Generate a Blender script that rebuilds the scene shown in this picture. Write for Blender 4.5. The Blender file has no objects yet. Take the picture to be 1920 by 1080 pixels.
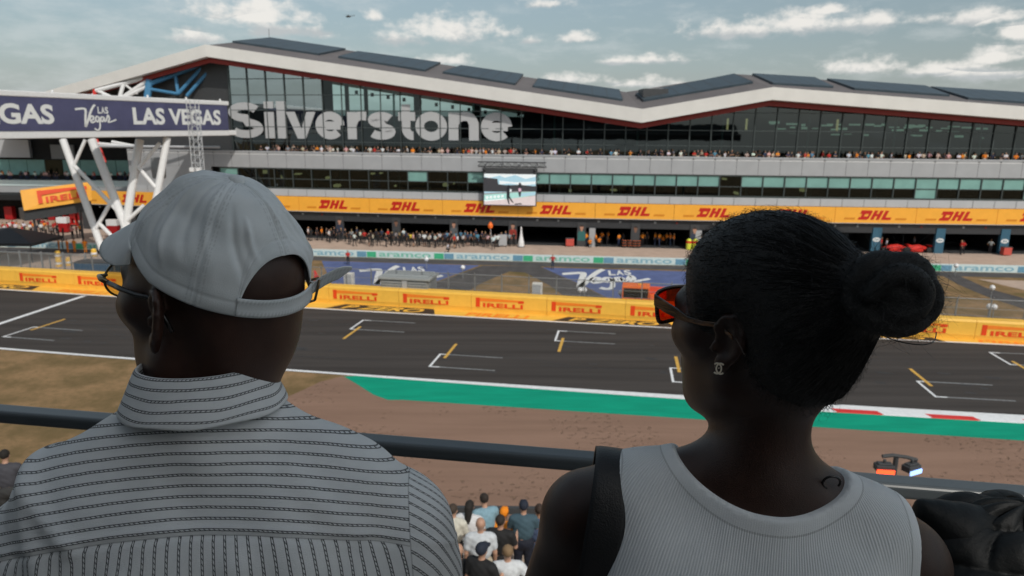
import bpy, bmesh, math, random
import numpy as np
from mathutils import Vector, Matrix, noise as mnoise

# ------------------------------------------------------------------ camera, sky, sun, exposure
scene = bpy.context.scene
COL = scene.collection
FPX, EYE = 1336.0, 16.0                       # focal length in photo pixels (1920 wide), eye height above the track
PITCH, ROLL = math.atan((540 - 236) / FPX), 0.008
_cp, _sp, _cr, _sr = math.cos(PITCH), math.sin(PITCH), math.cos(ROLL), math.sin(ROLL)
FW = np.array([0, _cp, -_sp]); _r0 = np.array([1.0, 0, 0]); _u0 = np.array([0, _sp, _cp])
RT = _r0 * _cr + _u0 * _sr; UP = -_r0 * _sr + _u0 * _cr
CAM = np.array([0, 0, EYE])
cd = bpy.data.cameras.new('camera'); cam = bpy.data.objects.new('camera', cd); COL.objects.link(cam)
cd.sensor_width = 36; cd.lens = 36 * FPX / 1920; cd.clip_start = 0.05; cd.clip_end = 5000
cam.matrix_world = Matrix([[RT[0], UP[0], -FW[0], 0], [RT[1], UP[1], -FW[1], 0], [RT[2], UP[2], -FW[2], EYE], [0, 0, 0, 1]])
cd.dof.use_dof = True; cd.dof.focus_distance = 0.76; cd.dof.aperture_fstop = 13.0
scene.camera = cam
SUN_EL, SUN_AZ = math.radians(44), math.radians(152)     # azimuth clockwise from +Y: behind the camera, to the right
sd = Vector((math.sin(SUN_AZ) * math.cos(SUN_EL), math.cos(SUN_AZ) * math.cos(SUN_EL), math.sin(SUN_EL)))
sl = bpy.data.lights.new('sun', 'SUN'); sl.energy = 2.4; sl.angle = math.radians(0.6); sl.color = (1, .95, .87)
so = bpy.data.objects.new('sun', sl); COL.objects.link(so); so.rotation_euler = sd.to_track_quat('Z', 'Y').to_euler()
so.location = (20, -60, 90)
scene.view_settings.view_transform = 'Standard'; scene.view_settings.look = 'None'
scene.view_settings.exposure = 0.0; scene.view_settings.gamma = 1
scene.render.engine = 'CYCLES'
scene.cycles.use_denoising = True
scene.cycles.max_bounces = 8; scene.cycles.transparent_max_bounces = 12

def ray(px, py): return FW + RT * ((px - 960) / FPX) - UP * ((py - 540) / FPX)
def G(px, py, z=0.0):
    d = ray(px, py); return CAM + d * ((z - EYE) / d[2])
def D(px, py, dep): return CAM + ray(px, py) * dep
def azel(px, py):
    d = ray(px, py); d = d / np.linalg.norm(d); return math.atan2(d[0], d[1]), math.asin(d[2])

class NT:
    """small helper to write node maths"""
    def __init__(s, tree): s.t = tree; s.n = tree.nodes; s.l = tree.links
    def new(s, typ, **kw):
        n = s.n.new(typ)
        for k, v in kw.items(): setattr(n, k, v)
        return n
    def put(s, sock, v):
        if isinstance(v, bpy.types.NodeSocket): s.l.new(v, sock)
        elif v is not None:
            if hasattr(sock.default_value, '__len__') and not hasattr(v, '__len__'): v = [v] * len(sock.default_value)
            if hasattr(v, '__len__') and hasattr(sock.default_value, '__len__') and len(sock.default_value) == 4 and len(v) == 3: v = tuple(v) + (1,)
            sock.default_value = v
    def m(s, op, a, b=None, c=None, clamp=False):
        n = s.new('ShaderNodeMath', operation=op, use_clamp=clamp); s.put(n.inputs[0], a)
        if b is not None: s.put(n.inputs[1], b)
        if c is not None: s.put(n.inputs[2], c)
        return n.outputs[0]
    def step(s, v, a, b):
        n = s.new('ShaderNodeMapRange', interpolation_type='SMOOTHSTEP'); s.put(n.inputs[0], v); s.put(n.inputs[1], a); s.put(n.inputs[2], b)
        return n.outputs[0]
    def mix(s, f, a, b, blend='MIX'):
        n = s.new('ShaderNodeMix', data_type='RGBA', blend_type=blend); s.put(n.inputs[0], f); s.put(n.inputs[6], a); s.put(n.inputs[7], b)
        return n.outputs[2]
    def noise(s, vec, scale, detail=4, rough=.55, dim='3D'):
        n = s.new('ShaderNodeTexNoise', noise_dimensions=dim); s.put(n.inputs['Vector'], vec); s.put(n.inputs['Scale'], scale)
        s.put(n.inputs['Detail'], detail); s.put(n.inputs['Roughness'], rough); return n.outputs['Fac']
    def comb(s, x, y, z):
        n = s.new('ShaderNodeCombineXYZ'); s.put(n.inputs[0], x); s.put(n.inputs[1], y); s.put(n.inputs[2], z); return n.outputs[0]
    def sep(s, v):
        n = s.new('ShaderNodeSeparateXYZ'); s.put(n.inputs[0], v); return n.outputs
    def mapping(s, v, scale=(1, 1, 1), loc=(0, 0, 0), rot=(0, 0, 0)):
        n = s.new('ShaderNodeMapping'); s.put(n.inputs[0], v); n.inputs[1].default_value = loc; n.inputs[2].default_value = rot; n.inputs[3].default_value = scale
        return n.outputs[0]
    def attr(s, name, typ='GEOMETRY'):
        n = s.new('ShaderNodeAttribute', attribute_name=name); n.attribute_type = typ; return n

def build_world():
    w = bpy.data.worlds.new('World'); scene.world = w; w.use_nodes = True
    t = NT(w.node_tree); bg = w.node_tree.nodes['Background']
    sky = t.new('ShaderNodeTexSky', sky_type='NISHITA', sun_disc=False)
    sky.sun_elevation = SUN_EL; sky.sun_rotation = SUN_AZ; sky.air_density = 1.0; sky.dust_density = 2.5; sky.ozone_density = 2.0
    tc = t.new('ShaderNodeTexCoord'); d = t.sep(tc.outputs['Generated'])
    az = t.m('ARCTAN2', d[0], d[1]); el = t.m('ARCSINE', d[2])
    # broken cumulus: each cloud an ellipse in azimuth and elevation, its edge broken up by noise
    vec = t.comb(t.m('MULTIPLY', az, 1.0), t.m('MULTIPLY', el, 1.5), 0.0)
    n1 = t.noise(vec, 26, 6, .58); n2 = t.noise(vec, 75, 5, .6)
    px = FPX
    best = None; hi = None
    for (x, y, rx, ry) in [(850, 62, 135, 34), (755, 76, 70, 18), (475, 30, 140, 34), (545, 60, 80, 18), (370, 70, 70, 18), (700, 31, 24, 13),
                           (1080, 73, 40, 14), (990, 78, 26, 10), (1390, 60, 110, 24), (1500, 52, 140, 26), (1640, 42, 80, 20), (1830, 34, 90, 16), (1910, 64, 50, 16),
                           (1215, 114, 90, 12), (1262, 112, 30, 17), (1150, 117, 40, 9), (1870, 108, 62, 22), (1770, 136, 85, 18), (1620, 132, 95, 20), (1860, 142, 120, 16),
                           (830, 116, 62, 14), (1075, 150, 70, 14), (1200, 158, 80, 14), (1560, 20, 60, 12), (1030, 8, 60, 12)]:
        a, e = azel(x, y)
        u = t.m('MULTIPLY', t.m('SUBTRACT', az, a), FPX / rx); v = t.m('MULTIPLY', t.m('SUBTRACT', el, e), FPX / ry)
        v = t.m('MULTIPLY', v, t.m('ADD', 1.15, t.m('MULTIPLY', t.m('SIGN', v), -.35)))      # flatter base
        r = t.m('SQRT', t.m('ADD', t.m('MULTIPLY', u, u), t.m('MULTIPLY', v, v)))
        val = t.m('SUBTRACT', 1.0, r)
        lit = t.m('MULTIPLY', t.m('GREATER_THAN', val, -.4), v)
        best = val if best is None else t.m('MAXIMUM', best, val)
        hi = lit if hi is None else t.m('ADD', hi, lit)
    f = t.m('ADD', best, t.m('MULTIPLY', t.m('SUBTRACT', n1, .5), 2.3)); f = t.m('ADD', f, t.m('MULTIPLY', t.m('SUBTRACT', n2, .5), .7))
    mask = t.step(f, .02, .85)
    # thin mottled layer, stronger to the left and near the horizon
    vec2 = t.comb(t.m('MULTIPLY', az, 1.0), t.m('MULTIPLY', el, 3.2), 3.0)
    n3 = t.noise(vec2, 11, 6, .62)
    left = t.step(az, .0, -.55)
    thin = t.step(t.m('ADD', n3, t.m('MULTIPLY', left, .11)), .47, .76)
    thin = t.m('MULTIPLY', thin, .36)
    low = t.m('MULTIPLY', t.step(el, .13, .0), .4)
    skyc = t.new('ShaderNodeHueSaturation'); t.put(skyc.inputs['Color'], sky.outputs[0]); skyc.inputs['Saturation'].default_value = .66
    t.put(skyc.inputs['Hue'], .485); skyc.inputs['Value'].default_value = 1.0
    base = t.mix(1.0, skyc.outputs[0], (1.0, 1.045, 1.02), 'MULTIPLY')
    base = t.mix(low, base, (6.6, 7.3, 7.4))
    shade = t.step(t.m('ADD', t.m('ADD', hi, .15), t.m('MULTIPLY', t.m('SUBTRACT', n2, .5), 1.6)), -.7, .6)
    ccol = t.mix(shade, (5.3, 5.6, 5.7), (9.2, 8.9, 8.4))
    c = t.mix(thin, base, (7.1, 7.45, 7.45)); c = t.mix(t.m('MULTIPLY', mask, .92), c, ccol)
    t.l.new(c, bg.inputs[0]); bg.inputs[1].default_value = 0.096
build_world()

# ------------------------------------------------------------------ helpers
R = random.Random(7)
def tag(o, label=None, cat=None, group=None, kind=None):
    if label: o['label'] = label
    if cat: o['category'] = cat
    if group: o['group'] = group
    if kind: o['kind'] = kind
    return o
def empty(name, loc, label, cat, group=None, rz=0, parent=None):
    o = bpy.data.objects.new(name, None); COL.objects.link(o); o.location = Vector(tuple(float(v) for v in loc)); o.rotation_euler = (0, 0, rz); o.empty_display_size = .2
    return tag(o, label, cat, group)
def adopt(o, parent):
    """parent o, whose vertices are in world space, keeping it where it is"""
    o.parent = parent
    o.matrix_parent_inverse = parent_world(parent).inverted()
    return o
def parent_world(p):
    m = p.matrix_basis.copy()
    return parent_world(p.parent) @ p.matrix_parent_inverse @ m if p.parent else m

MATS = {}
def mat(name, col, rough=.6, metal=0.0, var=.12, scale=6.0, bump=0.0, bscale=60.0, spec=.4, emit=None, coord='Object', stretch=(1, 1, 1), var2=None):
    if name in MATS: return MATS[name]
    m = bpy.data.materials.new(name); m.use_nodes = True; MATS[name] = m
    t = NT(m.node_tree); b = m.node_tree.nodes['Principled BSDF']
    tc = t.new('ShaderNodeTexCoord'); v = t.mapping(tc.outputs[coord], stretch)
    n = t.noise(v, scale, 5, .6)
    c1 = [min(1, x * (1 + var)) for x in col]; c0 = [x * (1 - var) for x in col]
    if var2: c1 = var2
    f = t.step(n, .25, .75)
    t.l.new(t.mix(f, c0, c1), b.inputs['Base Color'])
    b.inputs['Roughness'].default_value = rough; b.inputs['Metallic'].default_value = metal; b.inputs['Specular IOR Level'].default_value = spec
    if rough > .15: t.l.new(t.m('ADD', rough - .06, t.m('MULTIPLY', n, .12)), b.inputs['Roughness'])
    if emit:
        b.inputs['Emission Color'].default_value = (*emit[:3], 1); b.inputs['Emission Strength'].default_value = emit[3]
    if bump:
        nb = t.noise(t.mapping(tc.outputs[coord], stretch), bscale, 4, .6)
        bn = t.new('ShaderNodeBump'); bn.inputs['Strength'].default_value = 1; bn.inputs['Distance'].default_value = bump; t.l.new(nb, bn.inputs['Height'])
        t.l.new(bn.outputs[0], b.inputs['Normal'])
    return m

class MB:
    """collects faces, then links them as ONE mesh object"""
    def __init__(s): s.v = []; s.f = []; s.m = []
    def add(s, vs, fs, mi=0):
        o = len(s.v); s.v += [tuple(float(c) for c in p) for p in vs]; s.f += [tuple(i + o for i in f) for f in fs]; s.m += [mi] * len(fs); return s
    def quad(s, a, b, c, d, mi=0): return s.add([a, b, c, d], [(0, 1, 2, 3)], mi)
    def hexa(s, p, mi=0):
        """8 points: bottom ring 0-3 counter-clockwise from above, top ring 4-7"""
        return s.add(p, [(3, 2, 1, 0), (4, 5, 6, 7), (0, 1, 5, 4), (1, 2, 6, 5), (2, 3, 7, 6), (3, 0, 4, 7)], mi)
    def box(s, x0, x1, y0, y1, z0, z1, mi=0, rz=0, c=None, bev=0):
        pts = [(x0, y0, z0), (x1, y0, z0), (x1, y1, z0), (x0, y1, z0), (x0, y0, z1), (x1, y0, z1), (x1, y1, z1), (x0, y1, z1)]
        if rz or c is not None:
            cx, cy = (c[0], c[1]) if c is not None else (0, 0); cz = c[2] if c is not None and len(c) > 2 else 0; k, q = math.cos(rz), math.sin(rz)
            pts = [(cx + x * k - y * q, cy + x * q + y * k, z + cz) for x, y, z in pts]
        return s.hexa(pts, mi)
    def tube(s, pts, r, mi=0, n=8, r2=None, cap=True):
        P = [np.array(p, float) for p in pts]; N = len(P); rr = r if hasattr(r, '__len__') else [r + ((r2 if r2 is not None else r) - r) * i / max(1, N - 1) for i in range(N)]
        t0 = P[1] - P[0]; t0 /= np.linalg.norm(t0); a = np.cross(t0, (0, 0, 1.0))
        if np.linalg.norm(a) < 1e-3: a = np.cross(t0, (1.0, 0, 0))
        a /= np.linalg.norm(a); vs = []
        for i in range(N):
            t = P[min(i + 1, N - 1)] - P[max(i - 1, 0)]; t = t / (np.linalg.norm(t) + 1e-12); a = a - t * np.dot(a, t); a /= np.linalg.norm(a); b = np.cross(t, a)
            for k in range(n):
                w = 2 * math.pi * k / n; vs.append(P[i] + (a * math.cos(w) + b * math.sin(w)) * rr[i])
        fs = [(i * n + k, i * n + (k + 1) % n, (i + 1) * n + (k + 1) % n, (i + 1) * n + k) for i in range(N - 1) for k in range(n)]
        if cap: fs += [tuple(range(n - 1, -1, -1)), tuple(range((N - 1) * n, N * n))]
        return s.add(vs, fs, mi)
    def lathe(s, c, prof, n=16, mi=0):
        vs = [(c[0] + r * math.cos(2 * math.pi * k / n), c[1] + r * math.sin(2 * math.pi * k / n), c[2] + z) for r, z in prof for k in range(n)]
        fs = [(i * n + k, i * n + (k + 1) % n, (i + 1) * n + (k + 1) % n, (i + 1) * n + k) for i in range(len(prof) - 1) for k in range(n)]
        fs += [tuple(range(n - 1, -1, -1)), tuple(range((len(prof) - 1) * n, len(prof) * n))]
        return s.add(vs, fs, mi)
    def slab(s, poly, O, U, V, N, th, mi=0):
        """a flat polygon (u,v) laid in the plane O,U,V and given thickness th along N"""
        O, U, V, N = [np.array(q, float) for q in (O, U, V, N)]; n = len(poly)
        f = [O + U * u + V * v + N * th for u, v in poly]; b = [O + U * u + V * v for u, v in poly]
        return s.add(f + b, [tuple(range(n)), tuple(range(2 * n - 1, n - 1, -1))] + [(i + n, (i + 1) % n + n, (i + 1) % n, i) for i in range(n)], mi)
    def stroke(s, pts, w, O, U, V, N, th, mi=0, closed=False, w2=None):
        """a pen stroke of width w along the 2-D polyline pts"""
        O, U, V, N = [np.array(q, float) for q in (O, U, V, N)]; P = [np.array(p, float) for p in pts]; n = len(P); L, Rr = [], []
        for i in range(n):
            a = P[i - 1] if (i or closed) else P[i]; b = P[(i + 1) % n] if (i < n - 1 or closed) else P[i]
            d1 = P[i] - a; d2 = b - P[i]
            d1 = d1 / np.linalg.norm(d1) if np.linalg.norm(d1) > 1e-9 else d2 / np.linalg.norm(d2)
            d2 = d2 / np.linalg.norm(d2) if np.linalg.norm(d2) > 1e-9 else d1
            t = d1 + d2; t = t / (np.linalg.norm(t) + 1e-9); q = np.array([-t[1], t[0]]); c = max(.45, float(np.dot(q, (-d1[1], d1[0]))))
            ww = (w if w2 is None else w + (w2 - w) * i / (n - 1)) / 2 / c; L.append(P[i] + q * ww); Rr.append(P[i] - q * ww)
        tr = lambda p, h: O + U * p[0] + V * p[1] + N * h
        vs = [tr(p, th) for p in L] + [tr(p, th) for p in Rr] + [tr(p, 0) for p in L] + [tr(p, 0) for p in Rr]; fs = []
        for i in range(n if closed else n - 1):
            j = (i + 1) % n; fs += [(n + i, n + j, j, i), (2 * n + i, 2 * n + j, 3 * n + j, 3 * n + i), (i, j, 2 * n + j, 2 * n + i), (3 * n + i, 3 * n + j, n + j, n + i)]
        if not closed: fs += [(0, 2 * n, 3 * n, n), (n - 1, 2 * n - 1, 4 * n - 1, 3 * n - 1)]
        return s.add(vs, fs, mi)
    def build(s, name, mats, parent=None, smooth=False):
        me = bpy.data.meshes.new(name); me.from_pydata(s.v, [], s.f)
        for m in (mats if isinstance(mats, (list, tuple)) else [mats]): me.materials.append(m)
        me.polygons.foreach_set('material_index', s.m)
        if smooth: me.polygons.foreach_set('use_smooth', [True] * len(me.polygons))
        me.update(); o = bpy.data.objects.new(name, me); COL.objects.link(o)
        if parent: adopt(o, parent)
        return o
def bevel(o, w=.02, seg=2):
    b = o.modifiers.new('bevel', 'BEVEL'); b.width = w; b.segments = seg; b.limit_method = 'ANGLE'; return o

def arc(cx, cy, rx, ry, a0, a1, n=18): return [(cx + rx * math.cos(math.radians(a0 + (a1 - a0) * i / n)), cy + ry * math.sin(math.radians(a0 + (a1 - a0) * i / n))) for i in range(n + 1)]
def spline(pts, k=6):
    P = [np.array(p, float) for p in pts]; out = []
    for i in range(len(P) - 1):
        p0, p1, p2, p3 = P[max(i - 1, 0)], P[i], P[i + 1], P[min(i + 2, len(P) - 1)]
        for j in range(k):
            t = j / k; out.append(.5 * ((2 * p1) + (p2 - p0) * t + (2 * p0 - 5 * p1 + 4 * p2 - p3) * t * t + (3 * p1 - p0 - 3 * p2 + p3) * t ** 3))
    return out + [P[-1]]

_txt = {}
def text_poly(body, bold=.0, shear=0.0):
    """the built-in font as flat faces, cached: (verts (n,2) scaled so that capitals are 1 tall, faces, width)"""
    k = (body, bold, shear)
    if k not in _txt:
        cu = bpy.data.curves.new('t', 'FONT'); cu.body = body; cu.offset = bold; cu.shear = shear; cu.size = 1; cu.resolution_u = 4
        o = bpy.data.objects.new('t', cu); COL.objects.link(o); dg = bpy.context.evaluated_depsgraph_get()
        me = bpy.data.meshes.new_from_object(o.evaluated_get(dg)); v = np.array([q.co[:2] for q in me.vertices]); f = [tuple(p.vertices) for p in me.polygons]
        bpy.data.objects.remove(o); bpy.data.curves.remove(cu); bpy.data.meshes.remove(me)
        v -= v.min(0); h = v[:, 1].max(); v /= h; _txt[k] = (v, f, v[:, 0].max())
    return _txt[k]
def put_text(mb, body, O, U, V, N, h, width=None, bold=.02, shear=0, mi=0, lift=.004, clip=None):
    v, f, w = text_poly(body, bold, shear); sx = (width / w) if width else h; O, U, V, N = [np.array(q, float) for q in (O, U, V, N)]
    vs = [O + U * (p[0] * sx) + V * (p[1] * h) + N * lift for p in v]
    n = np.cross(U, V); fs = f if np.dot(n, N) > 0 else [tuple(reversed(q)) for q in f]
    mb.add(vs, fs, mi); return mb

# ------------------------------------------------------------------ setting
FCP = (0.000837900871, -0.123708507, 97.1546549)
def fy(x): return FCP[0] * x * x + FCP[1] * x + FCP[2] if x > -60 else fy_lin(x)
def fy_lin(x): s = 2 * FCP[0] * -60 + FCP[1]; return FCP[0] * 3600 - FCP[1] * 60 + FCP[2] + s * (x + 60)
def far(x): return 3.263e-4 * x * x - .175 * x + 58.14
def near(x): return 4.95e-4 * x * x - .162 * x + 42.56
def barr(x): return -.194 * x + 60.33
def pitw(x): return 2.1e-4 * x * x - .0942 * x + 84.81
def onfac(px, py, off=0.0):
    d = ray(px, py); t = 95.0
    for _ in range(60): t = (fy(d[0] * t) - off) / d[1]
    return CAM + d * t
def fp(x, off, z): return (x, fy(x) - off, z)

m_asphalt = mat('asphalt', (.056, .050, .047), .9, spec=.12, var=.26, scale=.5, bump=.004, bscale=30, stretch=(.07, 1.6, 1))
m_road = mat('service road asphalt', (.085, .08, .08), .9, spec=.1, var=.2, scale=.8)
m_white = mat('white road paint', (.74, .75, .76), .6, var=.08, scale=3)
m_fadedwhite = mat('worn white road paint', (.23, .24, .245), .7, var=.3, scale=4)
m_yellowline = mat('yellow road paint', (.62, .36, .07), .6, var=.12, scale=3)
m_green = mat('green runoff paint', (.006, .29, .18), .85, spec=.1, var=.14, scale=.7, stretch=(.4, 2, 1))
m_red = mat('red kerb paint', (.62, .03, .025), .5, var=.12, scale=3)
m_yellow = mat('yellow barrier foam', (.83, .48, .07), .5, var=.05, scale=1.5)
m_pred = mat('orange red lettering', (.72, .06, .008), .5, var=.04)
m_porange = mat('orange lettering', (.85, .22, .02), .5, var=.04)
m_black = mat('black paint', (.02, .021, .022), .6, var=.2)
m_blue = mat('blue ground paint', (.10, .13, .265), .9, spec=.1, var=.14, scale=.8)
m_concrete = mat('pit lane concrete', (.45, .345, .28), .9, spec=.1, var=.1, scale=.7)
m_orange = mat('orange banner', (.86, .40, .045), .5, var=.04, scale=1)
m_dred = mat('deep red lettering', (.5, .012, .006), .5, var=.04)
m_panel = mat('grey cladding', (.375, .385, .40), .45, var=.05, scale=.6, metal=.1)
m_panel2 = mat('pale cladding', (.42, .435, .455), .45, var=.04, scale=.6)
m_fascia = mat('white fascia metal', (.68, .665, .635), .4, var=.04, scale=.5)
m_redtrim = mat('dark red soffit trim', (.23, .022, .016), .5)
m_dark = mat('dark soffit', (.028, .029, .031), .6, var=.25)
m_roof = mat('grey roof membrane', (.135, .122, .122), .7, var=.12, scale=.4)
m_solar = mat('solar cells', (.052, .072, .088), .45, var=.15, scale=.6, spec=.3)
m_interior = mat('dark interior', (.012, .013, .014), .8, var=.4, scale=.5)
m_frame = mat('grey window frame', (.07, .085, .085), .4, metal=.3)
m_teal = mat('sea green glass panel', (.19, .36, .33), .22, var=.12, scale=.35)
m_tealcol = mat('pale green column', (.28, .40, .37), .5)
m_steel = mat('white painted steel', (.72, .72, .72), .4, var=.06)
m_bsteel = mat('blue painted steel', (.06, .2, .36), .4, var=.1)
m_grey = mat('mid grey metal', (.22, .23, .235), .5, var=.1)
m_dgrey = mat('dark grey metal', (.05, .052, .055), .5, var=.15)
m_navy = mat('navy banner cloth', (.072, .074, .145), .6, var=.12, scale=.6)
m_letter = mat('off white lettering', (.70, .71, .70), .5, var=.04)
m_film = mat('grey white window film', (.44, .445, .455), .5, var=.04)
m_orangepaint = mat('bright orange paint', (.85, .16, .02), .45, var=.08)
m_redpaint = mat('bright red paint', (.6, .03, .02), .35, var=.1)
m_pbase = mat('pale sea green board', (.58, .68, .68), .5, var=.05)
m_pgreen = mat('green board paint', (.06, .42, .22), .5); m_pblue = mat('steel blue board paint', (.14, .30, .42), .5)
m_tgreen = mat('soft green lettering', (.20, .50, .40), .5); m_tblue = mat('soft blue lettering', (.24, .43, .52), .5)
m_garblue = mat('teal blue pillar', (.035, .11, .17), .45, var=.1)
m_lamp = mat('pale green office lights', (.5, .62, .5), .5, emit=(.62, .8, .62, .55))
m_wlamp = mat('warm strip light', (.7, .6, .4), .5, emit=(1, .75, .35, .8))

def glass_mat(name, tint, refl=.12):
    m = bpy.data.materials.new(name); m.use_nodes = True; t = NT(m.node_tree); out = m.node_tree.nodes['Material Output']; m.node_tree.nodes.remove(m.node_tree.nodes['Principled BSDF'])
    tr = t.new('ShaderNodeBsdfTransparent'); tr.inputs[0].default_value = (*tint, 1); gl = t.new('ShaderNodeBsdfGlossy'); gl.inputs['Roughness'].default_value = .02; gl.inputs[0].default_value = (.8, .92, .95, 1)
    tc = t.new('ShaderNodeTexCoord'); n = t.noise(tc.outputs['Object'], .35, 2); bn = t.new('ShaderNodeBump'); bn.inputs['Distance'].default_value = .02; bn.inputs['Strength'].default_value = .25; t.l.new(n, bn.inputs['Height']); t.l.new(bn.outputs[0], gl.inputs['Normal'])
    fr = t.new('ShaderNodeFresnel'); fr.inputs[0].default_value = 1.5
    mx = t.new('ShaderNodeMixShader'); t.l.new(t.m('ADD', fr.outputs[0], refl), mx.inputs[0]); t.l.new(tr.outputs[0], mx.inputs[1]); t.l.new(gl.outputs[0], mx.inputs[2]); t.l.new(mx.outputs[0], out.inputs[0])
    MATS[name] = m; return m
m_glass = glass_mat('tinted facade glass', (.22, .31, .30), .02)
m_wglass = glass_mat('dark office glass', (.10, .155, .15), .02); m_mirror = glass_mat('reflective facade glass', (.17, .245, .235), .06); m_mirror2 = glass_mat('sky reflecting facade glass', (.20, .29, .28), .50)
m_clear = glass_mat('clear green glass', (.62, .82, .79), .03)

def ground_mat():
    m = bpy.data.materials.new('dry grass ground'); m.use_nodes = True; t = NT(m.node_tree); b = m.node_tree.nodes['Principled BSDF']; b.inputs['Roughness'].default_value = .95; b.inputs['Specular IOR Level'].default_value = .1
    tc = t.new('ShaderNodeTexCoord'); v = tc.outputs['Object']
    n = t.noise(v, .35, 6, .65); n2 = t.noise(v, 3.0, 5, .7); n3 = t.noise(v, .12, 3)
    c = t.mix(t.step(n, .35, .65), (.165, .115, .055), (.30, .19, .10)); c = t.mix(t.m('MULTIPLY', t.step(n2, .45, .7), .5), c, (.12, .095, .042)); c = t.mix(t.m('MULTIPLY', t.step(n3, .55, .68), .35), c, (.06, .075, .02))
    t.l.new(c, b.inputs['Base Color']); bn = t.new('ShaderNodeBump'); bn.inputs['Distance'].default_value = .05; t.l.new(t.noise(v, 6, 5, .7), bn.inputs['Height']); t.l.new(bn.outputs[0], b.inputs['Normal']); return m
def gravel_mat():
    m = bpy.data.materials.new('brown gravel'); m.use_nodes = True; t = NT(m.node_tree); b = m.node_tree.nodes['Principled BSDF']; b.inputs['Roughness'].default_value = .95; b.inputs['Specular IOR Level'].default_value = .1
    tc = t.new('ShaderNodeTexCoord'); v = tc.outputs['Object']; vs = t.mapping(v, (.12, 1.5, 1), rot=(0, 0, .15))
    n = t.noise(vs, .7, 5, .6); n2 = t.noise(v, 22, 3, .7); foot = t.m('MULTIPLY', t.noise(v, 3.4, 2, .5), t.step(t.noise(v, .16, 2), .36, .56))
    c = t.mix(t.step(n, .25, .75), (.235, .147, .107), (.295, .187, .138)); c = t.mix(t.m('MULTIPLY', t.step(n2, .4, .7), .3), c, (.19, .125, .09))
    c = t.mix(t.m('MULTIPLY', t.step(foot, .58, .66), .5), c, (.12, .08, .055))
    t.l.new(c, b.inputs['Base Color']); h = t.m('ADD', n2, t.m('MULTIPLY', t.step(foot, .55, .66), -1.2)); bn = t.new('ShaderNodeBump'); bn.inputs['Distance'].default_value = .025; t.l.new(h, bn.inputs['Height']); t.l.new(bn.outputs[0], b.inputs['Normal']); return m
m_grass, m_gravel = ground_mat(), gravel_mat()

def struct(name, mb, m, **k): return tag(mb.build(name, m), kind='structure')
def strip(mb, x0, x1, fa, fb, z, mi=0, n=None):
    n = n or max(1, int((x1 - x0) / 2)); xs = [x0 + (x1 - x0) * i / n for i in range(n + 1)]
    for a, b in zip(xs, xs[1:]): mb.quad((a, fa(a), z), (b, fa(b), z), (b, fb(b), z), (a, fb(a), z), mi)
    return mb
def gpoly(mb, pts, z, mi=0): P = [G(*p, z) for p in pts]; return mb.add(P, [tuple(range(len(P)))] if signed(P) > 0 else [tuple(reversed(range(len(P))))], mi)
def signed(P): return sum(P[i - 1][0] * P[i][1] - P[i][0] * P[i - 1][1] for i in range(len(P)))

mb = MB(); mb.quad((-3000, -300, 0), (3000, -300, 0), (3000, 4500, 0), (-3000, 4500, 0)); struct('ground', mb, m_grass)
# gravel trap with an irregular grass edge on the left
edge = [(640, 706), (600, 716), (560, 735), (520, 752), (500, 775), (470, 800), (430, 830), (330, 860), (250, 900), (150, 930)]
P = [G(*e, .004) for e in edge]; P += [(-16.5, 20, .004), (-17, 16.2, .004), (60, 16.2, .004), (60, 30, .004)] + [(x, near(x) - .2, .004) for x in (50, 40, 30, 20, 10, 0, -6)]
mb = MB(); mb.add(P, [tuple(range(len(P)))] if signed(P) > 0 else [tuple(reversed(range(len(P))))]); struct('gravel_trap', mb, m_gravel)
mb = MB(); strip(mb, -130, 130, lambda x: near(x) - .2, lambda x: far(x) + .3, .012)
for i in range(46):      # rubber smudges and braking marks on the asphalt
    x = R.uniform(-40, 34); y = near(x) + R.uniform(2, 14); a = math.atan(-.16) + R.uniform(-.1, .1); l = R.uniform(.25, .7); w = R.uniform(.12, .3)
    mb.add([(x + c * math.cos(a) * l - s * math.sin(a) * w, y + c * math.sin(a) * l + s * math.cos(a) * w, .016) for c, s in [(math.cos(k * .7854) * R.uniform(.6, 1.2), math.sin(k * .7854) * R.uniform(.6, 1.2)) for k in range(8)]], [tuple(range(8))], 1)
for (x0, yo, l, curve, w) in [(-24, 10, 14, .02, .12), (-8, 6, 12, -.012, .1), (2, 4.3, 10, .01, .09), (-36, 7, 10, .0, .14), (14, 9, 16, .004, .1), (-18, 3, 9, .0, .1)]:
    f0 = lambda x: near(x) + yo - .16 * (x - x0) * curve * 20 + curve * (x - x0) ** 2 - w; strip(mb, x0, x0 + l, f0, lambda x: f0(x) + w, .016, 1)
m_rubber = mat('tyre rubber marks', (.036, .035, .036), .75, var=.2)
trk = tag(mb.build('race_track', [m_asphalt, m_rubber]), kind='structure')
mb = MB(); strip(mb, -130, 130, lambda x: far(x), lambda x: far(x) + .28, .018)
strip(mb, -130, -12, lambda x: near(x) - .16, lambda x: near(x) + .16, .018); strip(mb, -12, 130, lambda x: near(x) - .16 - min(1, max(0, (x + 12) / 26)) * .42, lambda x: near(x) + .16, .018)
a0 = np.array(G(0, 606.7, .018)); a1 = np.array(G(158, 554.5, .018)); dd = (a1 - a0) / np.linalg.norm(a1 - a0); s0 = a0 - dd * 7.2; w = np.array([.24, 0, 0])
mb.quad(s0 - w, s0 + w, a1 + w, a1 - w); struct('track_edge_lines', mb, m_white)
mb = MB()
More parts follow.
